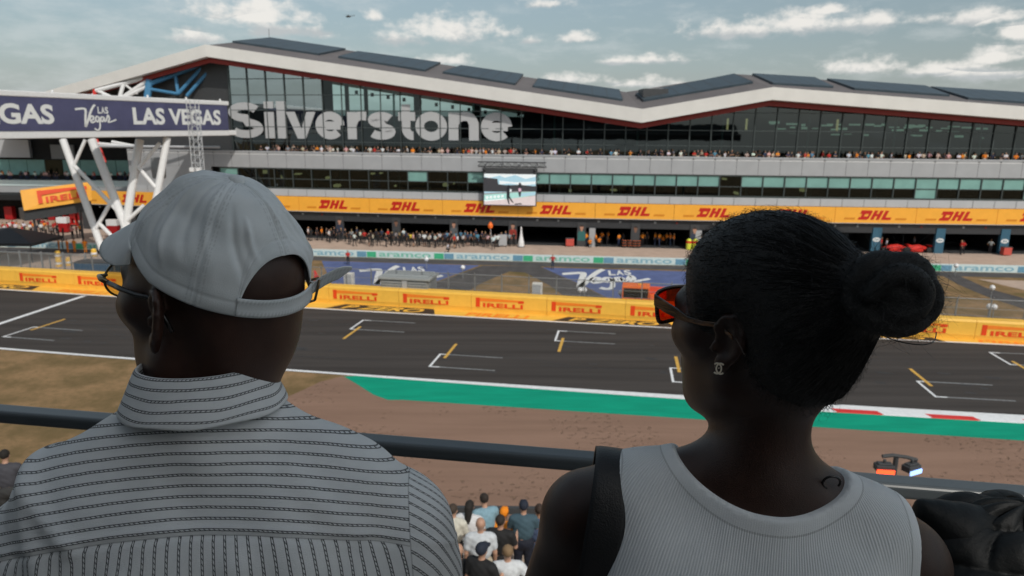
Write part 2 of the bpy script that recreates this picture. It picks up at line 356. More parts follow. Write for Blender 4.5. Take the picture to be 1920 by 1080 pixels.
for i, x in enumerate(np.arange(11.0, 80, 2.55)): 
    y0 = lambda q: near(q) - .62; pts = [(q, y0(q) - .48, z) for q, z in ((x, .012), (x + 2.55, .012))]
    mb.hexa([(x, y0(x) - .5, .01), (x + 2.55, y0(x + 2.55) - .5, .01), (x + 2.55, y0(x + 2.55), .01), (x, y0(x), .01), (x + .18, y0(x) - .5, .035), (x + 2.73, y0(x + 2.55) - .5, .035), (x + 2.55, y0(x + 2.55), .055), (x, y0(x), .055)], i % 2)
tag(mb.build('kerb', [m_white, m_red]), kind='structure')
def gbot(x): return 38.73 - .1495 * x
mb = MB(); A = [G(645, 706, .008), G(672, 722, .008), G(700, 740, .008), G(728, 750, .008)]; xs = [-6.5, 0, 8, 16, 30, 50, 80]
P = A + [(x, gbot(x) + .25, .008) for x in xs] + [(x, near(x) - .15, .008) for x in reversed(xs)] + [(-10, near(-10) - .15, .008)]
mb.add(P, [tuple(range(len(P)))]); struct('green_runoff', mb, m_green)
# grid slots painted on the straight
mb = MB()
def slot(x, y, lower):
    s = -.162 + 2 * 4.9e-4 * x; t = np.array([1, s]) / math.hypot(1, s); n = np.array([-t[1], t[0]]); o = np.array([x, y]) if lower else np.array([x, y]) - n * 2.9
    def rect(u0, u1, v0, v1, mi, z=.0195):
        mb.add([(*(o + t * u + n * v), z) for u, v in ((u0, v0), (u1, v0), (u1, v1), (u0, v1))], [(0, 1, 2, 3)], mi)
    rect(0, .16, 0, 2.9, 0); rect(.16, .75, 0, .16, 0); rect(.16, .75, 2.74, 2.9, 0); rect(.75, 4.6, .01, .15, 1); rect(.75, 4.6, 2.75, 2.89, 1)
    if lower: rect(.5, .72, 2.0, 5.4, 2, .022)
    else: rect(.5, .72, -2.6, .9, 2, .022)
for x, y in [(-38.87, 52.06), (-22.3, 48.9), (-5.64, 45.96), (10.33, 43.34), (25.94, 41.09), (42, 38.9)]: slot(x, y, True)
for x, y in [(-28.6, 60.6), (-12.52, 57.75), (3.7, 55.01), (19.4, 52.5), (35.14, 50.22)]: slot(x, y, False)
tag(mb.build('grid_slot_markings', [m_white, m_fadedwhite, m_yellowline]), kind='structure')

# painted yellow verge at the foot of the barrier, lettering lying flat on it
mb = MB(); strip(mb, -70, 60, lambda x: far(x) + .28, lambda x: barr(x) + .1, .014)
def flat_along(x):
    s = -.19; t = np.array([1, s, 0]) / math.hypot(1, s); return t, np.array([-t[1], t[0], 0])
for k, x in enumerate(np.arange(-56.6, 50, 20.1)):
    t, n = flat_along(x); o = np.array([x, far(x) + .42, .018]); d = (barr(x) - far(x)) * .92 - .3
    mb.add([o - t * .3, o + t * 9.9, o + t * 9.3 + n * d * .93, o + t * .9 + n * d * .93], [(0, 1, 2, 3)], 1)
    put_text(mb, 'P ZERO', o + t * 1.0 + n * d * .14, t, n, (0, 0, 1), d * .66, 7.6, .03, .35, 2, .004)
    o2 = o + t * 12.5; o2[1] = far(o2[0]) + .5; put_text(mb, 'PIRELLI', o2, t, n, (0, 0, 1), d * .6, 5.6, .03, .15, 3, .004)
tag(mb.build('painted_verge', [m_yellow, m_black, m_yellow, m_porange]), kind='structure')

# infield: pit lane, service roads, blue painted lawn with white script
VEG = [spline([(0, .78), (.32, .82), (.40, .74), (.36, .40), (.33, .02)], 5), spline([(.33, .02), (.44, .28), (.58, .66), (.72, .92), (.80, 1.0)], 5),
       spline([(.56, .30), (.66, .36), (.68, .48), (.60, .50), (.54, .36), (.60, .22), (.74, .28)], 5), spline([(.90, .46), (.80, .48), (.76, .34), (.84, .26), (.92, .42), (.90, .0), (.80, -.12), (.68, -.04)], 5),
       spline([(1.10, .46), (1.0, .46), (.97, .32), (1.04, .27), (1.11, .42), (1.13, .28), (1.2, .32)], 5), spline([(1.2, .32), (1.28, .55), (1.33, .40), (1.27, .25), (1.40, .27), (1.62, .36)], 5)]
def vegas(mb, O, U, V, N, w, mi=0, fat=1.0):
    """the white script with its three small capitals, 1.62 units long"""
    for i, s in enumerate(VEG): mb.stroke(s, (.085 if i < 2 else .062) * fat, O, U, V, N, w, mi)
    O, U, V, N = [np.array(q, float) for q in (O, U, V, N)]
    for i, ch in enumerate('LAS'): put_text(mb, ch, O + U * (.88 + .15 * i) + V * .62, U / np.linalg.norm(U), V / np.linalg.norm(V), N, np.linalg.norm(V) * .3, np.linalg.norm(U) * .135, .03, 0, mi, w)
mb = MB(); strip(mb, -110, 110, lambda x: pitw(x) + .25, lambda x: fy(x) + 12, .006); struct('pit_lane', mb, m_concrete)
mb = MB(); strip(mb, -110, 110, lambda x: pitw(x) - 2.7, lambda x: pitw(x) - .25, .010)
gpoly(mb, [(905, 498), (1010, 499), (985, 511), (955, 509), (905, 530), (850, 562), (735, 562), (790, 540)], .007); gpoly(mb, [(955, 508.8), (1012, 499), (1090, 535), (1180, 580), (1085, 575), (1030, 535), (985, 511)], .0075)
gpoly(mb, [(1760, 513), (1790, 513), (1850, 540), (1930, 562), (2050, 590), (2050, 620), (1930, 583), (1850, 556), (1800, 535)], .007)
struct('service_road', mb, m_road)
mb = MB(); gpoly(mb, [(1835, 523.5), (2100, 533), (2100, 560), (1925, 545)], .008); struct('concrete_apron', mb, m_concrete)
mb = MB(); gpoly(mb, [(603, 489), (900, 497.5), (785, 540), (735, 556), (690, 552), (625, 538)], .005); gpoly(mb, [(1016, 501.5), (1335, 510), (1312, 522), (1240, 572), (1165, 572), (1095, 536)], .005)
o = G(662, 527, .02); e = G(815, 522, .02); vegas(mb, o + np.array([1.0, -2.0, 0]), (e - o) / 1.55, G(690, 497, .02) - G(690, 530, .02), (0, 0, 1), .006, 1, 1.5)
o = G(1052, 540, .02); e = G(1222, 535, .02); vegas(mb, o, (e - o) / 1.6, G(1080, 508, .02) - G(1080, 541, .02), (0, 0, 1), .006, 1, 1.5)
tag(mb.build('painted_lawn', [m_blue, m_letter]), kind='structure')
mb = MB(); gpoly(mb, [(0, 478), (30, 470), (215, 478), (215, 522), (0, 500)], .009); struct('paved_yard', mb, m_concrete)

# ---- yellow barrier panels along the far side of the track
ORD = ['first', 'second', 'third', 'fourth', 'fifth', 'sixth', 'seventh', 'eighth', 'ninth', 'tenth', 'eleventh', 'twelfth', 'thirteenth', 'fourteenth', 'fifteenth', 'sixteenth', 'seventeenth', 'eighteenth', 'nineteenth', 'twentieth']
def ordn(i): return ORD[i] if i < 20 else f'{i + 1}th'
def pirelli(mb, O, U, V, N, h, w, m1=0, m2=1):
    """long-armed capital with the rest of the word tucked beneath its arm; h, w in metres, lifted along N"""
    O, U, V, N = [np.array(q, float) for q in (O, U, V, N)]; S = lambda poly, mi: mb.slab([(x * w, y * h) for x, y in poly], O, U, V, N, .012, mi)
    S([(0, 0), (.085, 0), (.085, 1), (0, 1)], m1); S([(.0852, .62), (.88, .68), (.88, .88), (.0852, .98)], m2); S([(.8802, .55), (1, .60), (1, .86), (.8802, .86)], m1)
    put_text(mb, 'IRELLI', O + U * (.15 * w), U, V, N, h * .46, w * .83, .03, 0, m1, .013)
i = 0
tv = np.array([1, -.194, 0]) / math.hypot(1, .194); nv = np.array([-.194, -1, 0]) / math.hypot(1, .194)
m_fabric_y = m_yellow
for x in np.arange(-62.95, 52, 6.6):
    mb = MB(); a = np.array([x, barr(x), 0]); L = 6.6 * math.hypot(1, .194) - .03
    b = a + tv * L; bk = -nv * .9
    prof = [(.0, 0), (.06, .35), (.08, 1.45), (.0, 1.62)]
    q = [a + nv * o + np.array([0, 0, z]) for o, z in prof] + [a + bk + np.array([0, 0, 1.62]), a + bk]; r = [p + tv * L for p in q]
    n = len(q); mb.add(q + r, [(k, k + n, (k + 1) % n + n, (k + 1) % n) for k in range(n)] + [tuple(range(n)), tuple(range(2 * n - 1, n - 1, -1))])
    for zz in (.36, 1.4): mb.slab([(0, 0), (L, 0), (L, .03), (0, .03)], a + nv * .085 + np.array([0, 0, zz]), tv, (0, 0, 1), nv, .004)
    o = mb.build('barrier_panel', m_yellow); tag(o, f'yellow foam trackside barrier panel with red lettering, {ordn(i)} from the left', 'barrier', 'yellow barrier panels along the far side of the track')
    lg = MB(); pirelli(lg, a + nv * .078 + tv * .4 + np.array([0, 0, .44]), tv, (0, 0, 1), nv, .84, 4.3); lg.build('lettering', [m_pred, m_porange], o); i += 1
# ---- debris fence behind the barrier
def mesh_mat():
    m = bpy.data.materials.new('wire mesh'); m.use_nodes = True; t = NT(m.node_tree); out = m.node_tree.nodes['Material Output']; b = m.node_tree.nodes['Principled BSDF']; b.inputs['Base Color'].default_value = (.16, .17, .175, 1); b.inputs['Roughness'].default_value = .5
    tc = t.new('ShaderNodeTexCoord'); s = t.sep(tc.outputs['Object']); w = [t.m('LESS_THAN', t.m('FRACT', t.m('MULTIPLY', q, 12.0)), .09) for q in (t.m('ADD', s[0], s[2]), t.m('SUBTRACT', s[0], s[2]))]
    mx = t.new('ShaderNodeMixShader'); t.l.new(t.m('MAXIMUM', *w), mx.inputs[0]); tr = t.new('ShaderNodeBsdfTransparent'); t.l.new(tr.outputs[0], mx.inputs[1]); t.l.new(b.outputs[0], mx.inputs[2]); t.l.new(mx.outputs[0], out.inputs[0]); return m
m_mesh = mesh_mat()
fe = empty('debris_fence', (-60, barr(-60) + 1.5, 0), 'tall grey wire debris fence standing behind the yellow barrier', 'fence')
mb = MB(); mb.quad((-60, barr(-60) + 1.5, .4), (52, barr(52) + 1.5, .4), (52, barr(52) + 1.5, 2.95), (-60, barr(-60) + 1.5, 2.95)); mb.build('wire_mesh', m_mesh, fe)
mb = MB()
for z in (.8, 1.6, 2.2, 2.98): mb.tube([(-60, barr(-60) + 1.46, z), (52, barr(52) + 1.46, z)], .016 if z < 2.5 else .035, n=6)
mb.build('cable', m_grey, fe)
for x in np.arange(-59, 52, 2.42):
    mb = MB(); y = barr(x) + 1.58; mb.box(-.045, .045, -.05, .05, 0, 3.0, rz=-.19, c=(x, y)); mb.tube([(x, y, 2.95), (x - .03, y - .25, 3.2)], .035, n=6); mb.build('post', m_grey, fe)

# ---- pit wall with sponsor boards
pw = empty('pit_wall', (0, pitw(0), 0), 'long low pit wall with green and blue lettered boards', 'wall')
mb = MB()
for x in np.arange(-70, 80, 2.5):
    p = [(x, pitw(x)), (x + 2.5, pitw(x + 2.5))]; mb.hexa([(*p[0], 0), (*p[1], 0), (p[1][0], p[1][1] + .3, 0), (p[0][0], p[0][1] + .3, 0), (*p[0], .86), (*p[1], .86), (p[1][0], p[1][1] + .3, .86), (p[0][0], p[0][1] + .3, .86)])
mb.build('wall_base', m_pbase, pw)
k = 0
for x in np.arange(-66.0, 76, 9.62):
    s = (pitw(x + 9.6) - pitw(x)) / 9.6; t = np.array([1, s, 0]) / math.hypot(1, s); n = np.array([t[1], -t[0], 0]); o = np.array([x, pitw(x) - .03, .06]); mb = MB(); g = 1 if k % 2 else 2
    mb.slab([(0, 0), (9.6, 0), (9.6, .74), (0, .74)], o, t, (0, 0, 1), n, .02, 0)
    mb.slab([(0, .03), (1.15, .03), (1.15, .71), (0, .71)], o + n * .021, t, (0, 0, 1), n, .004, g); mb.slab([(8.4, .03), (9.58, .03), (9.58, .71), (8.4, .71)], o + n * .021, t, (0, 0, 1), n, .004, g)
    put_text(mb, 'aramco', o + t * 1.5 + np.array([0, 0, .12]), t, (0, 0, 1), n, .5, 6.5, .02, 0, g + 2, .026); mb.build('lettered_board', [m_pbase, m_pgreen, m_pblue, m_tgreen, m_tblue], pw); k += 1

# ------------------------------------------------------------------ pit building
bd = empty('pit_building', (0, fy(0), 0), 'long pit lane building with a folding white edged roof and glass front', 'building')
def fbox(mb, x0, x1, o0, o1, z0, z1, mi=0, n=None):
    """box following the bowed facade; o0 back, o1 front"""
    n = n or max(1, int((x1 - x0) / 3)); xs = [x0 + (x1 - x0) * i / n for i in range(n + 1)]
    for a, b in zip(xs, xs[1:]): mb.hexa([fp(a, o1, z0), fp(b, o1, z0), fp(b, o0, z0), fp(a, o0, z0), fp(a, o1, z1), fp(b, o1, z1), fp(b, o0, z1), fp(a, o0, z1)], mi)
    return mb
XL, XR, MOD = -57.0, 92.0, 2.78
# parapet band, storey bands
mb = MB(); fbox(mb, XL, XR, -.5, 0, 9.95, 12.1); fbox(mb, XL, XR, -.5, -.02, 6.02, 7.0, 1); fbox(mb, XL, -43.6, -.5, -.03, 4.0, 9.95, 0)
for x in np.arange(XL, XR, MOD):     # joints between the cladding sheets, a rail clip at each joint
    for z0, z1 in ((9.97, 12.08), (6.04, 6.98)): fbox(mb, x - .02, x + .02, -.01, .004, z0, z1, 2, 1)
    fbox(mb, x - .12, x + .12, 0, .05, 11.86, 11.95, 2, 1)
fbox(mb, XL, XR, -.5, .06, 12.1, 12.24, 1); fbox(mb, XL, XR, -.05, .015, 11.78, 11.85, 3)
mb.build('cladding', [m_panel, m_panel2, m_dgrey, m_steel], bd)
mb = MB(); fbox(mb, XL, XR, -9, -.5, 9.9, 11.3); fbox(mb, XL, XR, -9, -.5, 5.9, 6.9); mb.build('floor_slab', m_dgrey, bd)
# first-floor windows: every bay a window
k = 0; x = -42.3
while x < XR:
    mb = MB(); x1 = x + MOD; left = x < -6
    fbox(mb, x, x1, -.35, -.06, 9.78, 9.95, 0, 1); fbox(mb, x, x1, -.35, -.06, 7.0, 7.22, 0, 1); fbox(mb, x - .06, x + .06, -.3, -.05, 7.22, 9.78, 0, 1)
    fbox(mb, x + .06, x1 - .06, -.3, -.12, 8.36, 8.46, 0, 1)
    g0 = lambda a, b, z0, z1, mi: mb.quad(fp(a, -.2, z0), fp(b, -.2, z0), fp(b, -.2, z1), fp(a, -.2, z1), mi)
    up = (R.random() < .12 or k in (0, 13, 14)) if left else R.random() > .05
    lo = (k in (0, 14)) if left else (x > 50 and R.random() < .3)
    g0(x + .06, x1 - .06, 8.46, 9.78, 2 if up else 1); g0(x + .06, x1 - .06, 7.22, 8.36, 2 if lo else 1)
    o = mb.build('window', [m_frame, m_wglass, m_teal], bd); x = x1; k += 1
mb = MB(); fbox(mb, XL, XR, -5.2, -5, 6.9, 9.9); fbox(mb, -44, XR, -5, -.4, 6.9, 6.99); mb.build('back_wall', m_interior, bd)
mb = MB()
for x in np.arange(-41, -5, 4.2):
    mb.tube([fp(x, -1.4, 7), fp(x - .3, -1.4, 9.9)], .2, n=8); 
    if x < -28: mb.tube([fp(x + .6, -1.6, 7), fp(x - 1.4, -1.6, 9.9)], .14, n=8)
for x in np.arange(-2, XR, 8.3): mb.tube([fp(x, -1.6, 7), fp(x, -1.6, 9.9)], .2, n=8)
mb.build('column', m_tealcol, bd)
mb = MB()
for i in range(70):
    x = R.uniform(-38, 70); z = R.uniform(7.1, 9.2); w = R.uniform(.15, .9); fbox(mb, x, x + w, -3 - R.uniform(0, 1.5), -2.6, z, z + R.uniform(.1, .5), R.choice([0, 0, 1, 2]), 1)
mb.build('furniture', [m_dgrey, m_wlamp, m_grey], bd)

# ---- roof planes
def plane_hit(px, py, a, b, c):
    n = np.cross(b - a, c - a); d = ray(px, py); return CAM + d * (np.dot(n, a - CAM) / np.dot(n, d))
OFF = 1.0
Fp = [(-90, 224.5), (385, 85), (1205, 206), (1450, 165), (2120, 217)]; Bp = [(-90, 240), (385, 106), (1205, 230), (1450, 187), (2120, 240)]
F = [onfac(*p, OFF) for p in Fp]; B = []
for f_, b_ in zip(F, Bp):
    q = onfac(*b_, OFF); B.append(np.array([f_[0], f_[1], q[2]]))
R1 = onfac(505, 72, -14); R2 = plane_hit(1174, 172.5, F[1], F[2], R1); R3 = plane_hit(1382, 139, F[2], R2, F[3]); R4 = plane_hit(2120, 187, F[3], R3, F[4])
R0 = F[0] + (R1 - F[1]); RR = [R0, R1, R2, R3, R4]
mb = MB()
nsub = 10
def lerp(a, b, t): return a + (b - a) * t
for i in range(4):
    mb.quad(F[i], F[i + 1], RR[i + 1], RR[i], 0)
    back = [RR[i], RR[i + 1]]; bk = [q + np.array([0, 26, -5.0]) for q in back]; mb.quad(back[0], back[1], bk[1], bk[0], 0)
mb.build('roof', [m_roof], bd)
mb = MB()
for i in range(4):
    up = np.array([0, 0, .12]); mb.quad(B[i], B[i + 1], F[i + 1] + up, F[i] + up, 0); mb.quad(F[i] + up, F[i + 1] + up, F[i + 1] + up + (0, .5, 0), F[i] + up + (0, .5, 0), 0)
    mb.quad(B[i] + (0, 1.6, -.08), B[i + 1] + (0, 1.6, -.08), B[i + 1], B[i], 0)
mb.build('fascia', [m_fascia], bd)
mb = MB()
def soff(i): return [B[i] + (0, 1.0, -.1), B[i + 1] + (0, 1.0, -.1)]
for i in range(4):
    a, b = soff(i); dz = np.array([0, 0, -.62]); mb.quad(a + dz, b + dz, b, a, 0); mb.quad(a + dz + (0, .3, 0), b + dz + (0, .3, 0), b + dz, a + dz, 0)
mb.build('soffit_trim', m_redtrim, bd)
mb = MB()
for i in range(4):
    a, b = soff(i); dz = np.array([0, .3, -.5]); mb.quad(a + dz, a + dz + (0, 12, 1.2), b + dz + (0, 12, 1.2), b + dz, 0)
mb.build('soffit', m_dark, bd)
def soff_z(x):
    for i in range(4):
        if B[i][0] <= x <= B[i + 1][0] or i == 3:
            t = (x - B[i][0]) / (B[i + 1][0] - B[i][0]); return B[i][2] + (B[i + 1][2] - B[i][2]) * t - .75
PANELS = [([(436, 80.5), (508, 73.5), (648, 94), (598, 104)], 0), ([(634, 109), (672, 99), (826, 120), (797, 134.5)], 0), ([(830, 138), (865, 125.5), (981, 142), (966, 160)], 0), ([(999, 164), (1009, 150), (1160, 171), (1167, 190)], 0),
          ([(1207, 191), (1192, 178), (1376, 141.5), (1412, 157)], 1), ([(1449, 159), (1410, 141), (1526, 148), (1562, 165.5)], 2), ([(1602, 169), (1550, 150.5), (1733, 163.5), (1780, 181.5)], 2), ([(1815, 187), (1745, 165.5), (1930, 177), (1990, 200)], 2), ([(2030, 206), (1950, 180), (2080, 187), (2110, 212)], 2)]
PL = [(F[1], F[2], R1), (F[2], R2, F[3]), (F[3], R3, F[4])]
for pts, pi in PANELS:
    q = [plane_hit(x, y, *PL[pi]) for x, y in pts]; n = np.cross(PL[pi][1] - PL[pi][0], PL[pi][2] - PL[pi][0]); n /= np.linalg.norm(n); n *= np.sign(n[2]); mb = MB(); c = sum(q) / 4
    P = q + [p + n * .28 for p in q]; mb.hexa(P, 0) if signed(q) > 0 else mb.hexa([P[3], P[2], P[1], P[0], P[7], P[6], P[5], P[4]], 0)
    for k in range(0, 7):        # module joints
        t = k / 6; a = lerp(q[0], q[3], t) + n * .285; b = lerp(q[1], q[2], t) + n * .285; d = (q[3] - q[0]); d = d / np.linalg.norm(d) * .05; mb.quad(a - d, a + d, b + d, b - d, 1)
    mb.build('solar_panel', [m_solar, m_dgrey], bd)
mb = MB(); c = plane_hit(1224, 178, *PL[1]); mb.box(-1.7, 1.7, -2, 2, -.4, .75, 0, c=c); mb.box(-1.1, 1.1, -1.4, 1.4, .75, .82, 1, c=c); mb.build('skylight', [m_dgrey, m_panel2], bd)
mb = MB(); c = R1; mb.tube([c, c + (0, 0, 1.4)], .05, n=6); mb.build('mast', m_grey, bd)
# ---- upper glass front, set back behind the terrace
ZT = 11.35; GO = -1.9
segs = []; x = -40.6
while x < XR - 4: segs.append(x); x += MOD
for x in segs:
    x1 = x + MOD; mb = MB(); bright = -27.5 < x < 1.5; zs = [ZT, 13.6, 15.6, 17.9, 20, 22.2, 24.4]
    def top(q): return max(ZT + .5, soff_z(q) + .9)
    zlev = [z for z in zs if z < min(top(x), top(x1)) - .3]
    for a, b in zip(zlev, zlev[1:] + [None]):
        br = bright and a >= 17.8
        p = [fp(x, GO, a), fp(x1, GO, a)] + ([fp(x1, GO, b), fp(x, GO, b)] if b else [fp(x1, GO, top(x1)), fp(x, GO, top(x))])
        mb.quad(*p, 1 if br else (3 if x < -27.5 and a > 17 else 0))
        mb.hexa([fp(x, GO + .12, a - .05), fp(x1, GO + .12, a - .05), fp(x1, GO - .05, a - .05), fp(x, GO - .05, a - .05), fp(x, GO + .12, a + .05), fp(x1, GO + .12, a + .05), fp(x1, GO - .05, a + .05), fp(x, GO - .05, a + .05)], 2)
    w = .06; mb.hexa([fp(x - w, GO + .2, ZT), fp(x + w, GO + .2, ZT), fp(x + w, GO - .05, ZT), fp(x - w, GO - .05, ZT), fp(x - w, GO + .2, top(x)), fp(x + w, GO + .2, top(x)), fp(x + w, GO - .05, top(x)), fp(x - w, GO - .05, top(x))], 2)
    mb.build('glass_bay', [m_mirror, m_clear, m_frame, m_mirror2], bd)
mb = MB(); mb.add([], [])
for x0, x1 in ((-57, -27.5), (1.5, 92)): 
    n = int((x1 - x0) / 3)
    for k in range(n):
        a = x0 + (x1 - x0) * k / n; b = x0 + (x1 - x0) * (k + 1) / n; mb.quad(fp(a, -11, ZT), fp(b, -11, ZT), fp(b, -11, soff_z(b) + 2), fp(a, -11, soff_z(a) + 2))
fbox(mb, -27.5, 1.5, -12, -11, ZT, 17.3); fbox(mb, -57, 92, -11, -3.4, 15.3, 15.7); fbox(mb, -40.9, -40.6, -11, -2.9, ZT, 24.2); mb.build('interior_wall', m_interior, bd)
mb = MB()      # dark end wall left of the glass
a, b = -56.5, -40.7; mb.add([fp(a, GO - .3, ZT - 7), fp(b, GO - .3, ZT - 7), fp(b, GO - .3, soff_z(b) + 1.2), fp(a, GO - .3, soff_z(a) + 1.2)], [(0, 1, 2, 3)]); mb.build('end_wall', m_dgrey, bd)
mb = MB()
for x in (-24, -21.2, -14, -5.5, .5): fbox(mb, x, x + (1.0 if x in (-14, -5.5) else .45), -5, -4.2, 17.3, soff_z(x) + .5, 0, 1)
for i in range(9): fbox(mb, -22.5 + i * 2.3, -22.1 + i * 2.3, -4.6, -4.2, soff_z(-22 + i * 2.3) - 1.1, soff_z(-22 + i * 2.3) - .6, 0, 1)
mb.build('hanging_lamp', m_dark, bd)
mb = MB()
for i in range(46): 
    x = R.uniform(34, 66); z = R.choice([16.2, 16.9, 17.4]) - R.uniform(0, .3) - .012 * (x - 34); fbox(mb, x, x + R.uniform(.5, 1.7), -6.2, -6.0, z - .8, z - .8 + R.uniform(.12, .32), 0, 1)
for x in (29.0, 31.5, 43.5): fbox(mb, x, x + .22, -5.2, -5, 15.5, 17.2, 1, 1)
mb.build('ceiling_light', [m_lamp, m_wlamp], bd)
for x in np.arange(-38.8, 90, 11.1): mb = MB(); mb.tube([fp(x, -2.6, ZT), fp(x, -2.6, soff_z(x) + .2)], .16, n=8); mb.build('terrace_column', m_tealcol, bd)

# ---- big name across the glass, drawn with thick strokes
def glyphs():
    w = .235
    g = {}
    g['S'] = [arc(.47, .73, .33, .165, 25, 270, 20) + arc(.47, .275, .355, .165, 90, -155, 20)[1:]]
    g['i'] = [[(.112, 0), (.112, .74)], [(.112, .84), (.112, 1.03)]]; g['l'] = [[(.112, 0), (.112, 1.04)]]
    g['v'] = 'v'
    g['e'] = [arc(.4, .37, .29, .27, 0, 318, 30), [(.2, .37), (.69, .37)]]
    g['r'] = [[(.112, 0), (.112, .74)], spline([(.13, .42), (.2, .57), (.32, .635), (.49, .63)], 5)]
    g['s'] = [arc(.37, .53, .24, .105, 20, 270, 16) + arc(.37, .215, .26, .11, 90, -155, 16)[1:]]
    g['t'] = [[(.24, .96), (.24, .30)] + arc(.42, .30, .18, .19, 180, 275, 10), [(.03, .635), (.49, .635)]]
    g['o'] = [arc(.42, .37, .31, .27, 0, 360, 32)[:-1]]
    g['n'] = [[(.112, 0), (.112, .74)], spline([(.112, .42), (.2, .57), (.36, .64), (.52, .6), (.6, .44)], 6) + [(.603, 0)]]
    return g, w
GL, GW = glyphs()
WID = dict(S=.92, i=.225, l=.225, v=.80, e=.80, r=.50, s=.74, t=.5, o=.84, n=.72)
spans = [('S', 430, 494), ('i', 499, 516), ('l', 522, 539), ('v', 539, 594), ('e', 593, 647), ('r', 653, 689), ('s', 690, 742), ('t', 746, 780), ('o', 780, 838), ('n', 842, 898), ('e', 902, 960)]
for ch, p0, p1 in spans:
    A_ = onfac(p0, 258, -1.84); Z_ = onfac(p1, 259, -1.84); U = (Z_ - A_); U[2] = 0; U = U / WID[ch]; mb = MB(); zb = 14.0; Nn = np.cross(U, (0, 0, 1)); Nn /= np.linalg.norm(Nn)
    H_ = 4.95 if ch in 'Silt' else 5.0
    if GL[ch] == 'v': mb.slab([(0, .74), (.29, 0), (.51, 0), (.80, .74), (.56, .74), (.40, .26), (.24, .74)], (A_[0], A_[1], zb), U, (0, 0, H_), Nn, .06)
    for si_, s_ in enumerate(GL[ch] if ch != 'v' else []):
        closed = ch == 'o'; ww = GW if ch not in 'Ses' else GW * .94
        mb.stroke(s_, ww, (A_[0], A_[1], zb), U, (0, 0, H_), Nn, .05 + .012 * si_, 0, closed)
    mb.build('sign_letter', m_film, bd)

# ---- garages
PX = [-65.6, -57.4, -49.2, -41, -32.8, -24.6, -16.35, -8.15, .05, 9.4, 16.6, 24.4, 32.0, 39.8, 48.1, 56.3, 64.7, 73, 81, 89]
m_shut = mat('charcoal shutter', (.035, .037, .041), .5, var=.15)
mb = MB(); fbox(mb, XL, XR, -.6, -.25, 2.6, 3.96); 
for z in (2.95, 3.3, 3.65): fbox(mb, XL, XR, -.25, -.235, z, z + .02, 1)
mb.build('shutter_box', [m_shut, m_dgrey], bd)
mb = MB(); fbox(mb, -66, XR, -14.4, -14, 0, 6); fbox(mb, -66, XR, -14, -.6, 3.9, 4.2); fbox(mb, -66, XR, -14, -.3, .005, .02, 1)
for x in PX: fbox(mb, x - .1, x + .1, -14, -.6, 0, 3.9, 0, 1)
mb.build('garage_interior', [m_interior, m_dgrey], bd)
m_skin_l = mat('pale portrait skin', (.42, .22, .15), .6); m_skin_d = mat('brown portrait skin', (.2, .1, .065), .6); m_hairp = mat('dark portrait hair', (.03, .02, .017), .7)
FIRST_BLUE = 14
for k, x in enumerate(PX):
    bluep = k >= FIRST_BLUE; mb = MB(); fbox(mb, x - .58, x + .58, -.6, -.12, 0, 3.3, 0, 1); o = mb.build('pillar', m_garblue if bluep else m_dgrey, bd); U = np.array([1, 2 * FCP[0] * x + FCP[1], 0]); U /= np.linalg.norm(U); N = np.array([U[1], -U[0], 0])
    if bluep:
        q = MB(); c = np.array(fp(x, -.115, 1.72)); q.slab([(.5 * math.cos(a), .29 * math.sin(a)) for a in np.arange(0, 6.28, .35)], c, U, (0, 0, 1), N, .012); put_text(q, 'FIA', c - U * .3 + np.array([0, 0, -.13]), U, (0, 0, 1), N, .26, .6, .03, .2, 1, .014); q.build('oval_badge', [m_letter, m_garblue], o)
    elif k > 3:        # printed portrait of a driver, flat on the pillar
        q = MB(); c = np.array(fp(x, -.115, .55)); sh = [m_dgrey, mat('slate shirt', (.10, .11, .12)), mat('dull red shirt', (.30, .035, .025)), mat('teal shirt', (.03, .13, .125), .6), m_dgrey, mat('navy shirt', (.03, .04, .07))][k % 6]
        S = lambda P, mi, th: q.slab(P, c, U, (0, 0, 1), N, th, mi)
        S([(-.5, .25), (.5, .25), (.52, 1.2), (.42, 1.5), (.16, 1.66), (-.16, 1.66), (-.42, 1.5), (-.52, 1.2)], 0, .008); S([(-.13, 1.55), (.13, 1.55), (.12, 1.85), (-.12, 1.85)], 1, .012)
        S([(.25 * math.cos(a), 2.05 + .33 * math.sin(a)) for a in np.arange(0, 6.28, .4)], 1, .016); S([(.27 * math.cos(a), 2.12 + .3 * math.sin(a)) for a in np.arange(.2, 3.0, .3)], 2, .020)
        q.build('driver_portrait', [sh, m_skin_d if k % 4 == 2 else m_skin_l, m_hairp], o)
mb = MB()
mb = None
for x in (9.9, 24.0): mb = MB(); fbox(mb, x + .55, x + 1.35, -.55, -.1, 0, 2.55, 0, 1); mb.build('side_panel', m_panel, bd)
mb = MB()      # small garage name plates and lamps on the shutters
for k, (a, b) in enumerate(zip(PX, PX[1:])):
    c = (a + b) / 2; fbox(mb, c - 1.5, c - 1.2, -.24, -.2, 3.35, 3.62, 0, 1); fbox(mb, c - .6, c + .7, -.24, -.22, 3.36, 3.5, 1, 1); fbox(mb, c + 1.4, c + 1.65, -.24, -.2, 3.35, 3.6, R.choice([0, 2]), 1)
mb.build('name_plate', [m_grey, m_dgrey, m_redtrim], bd)

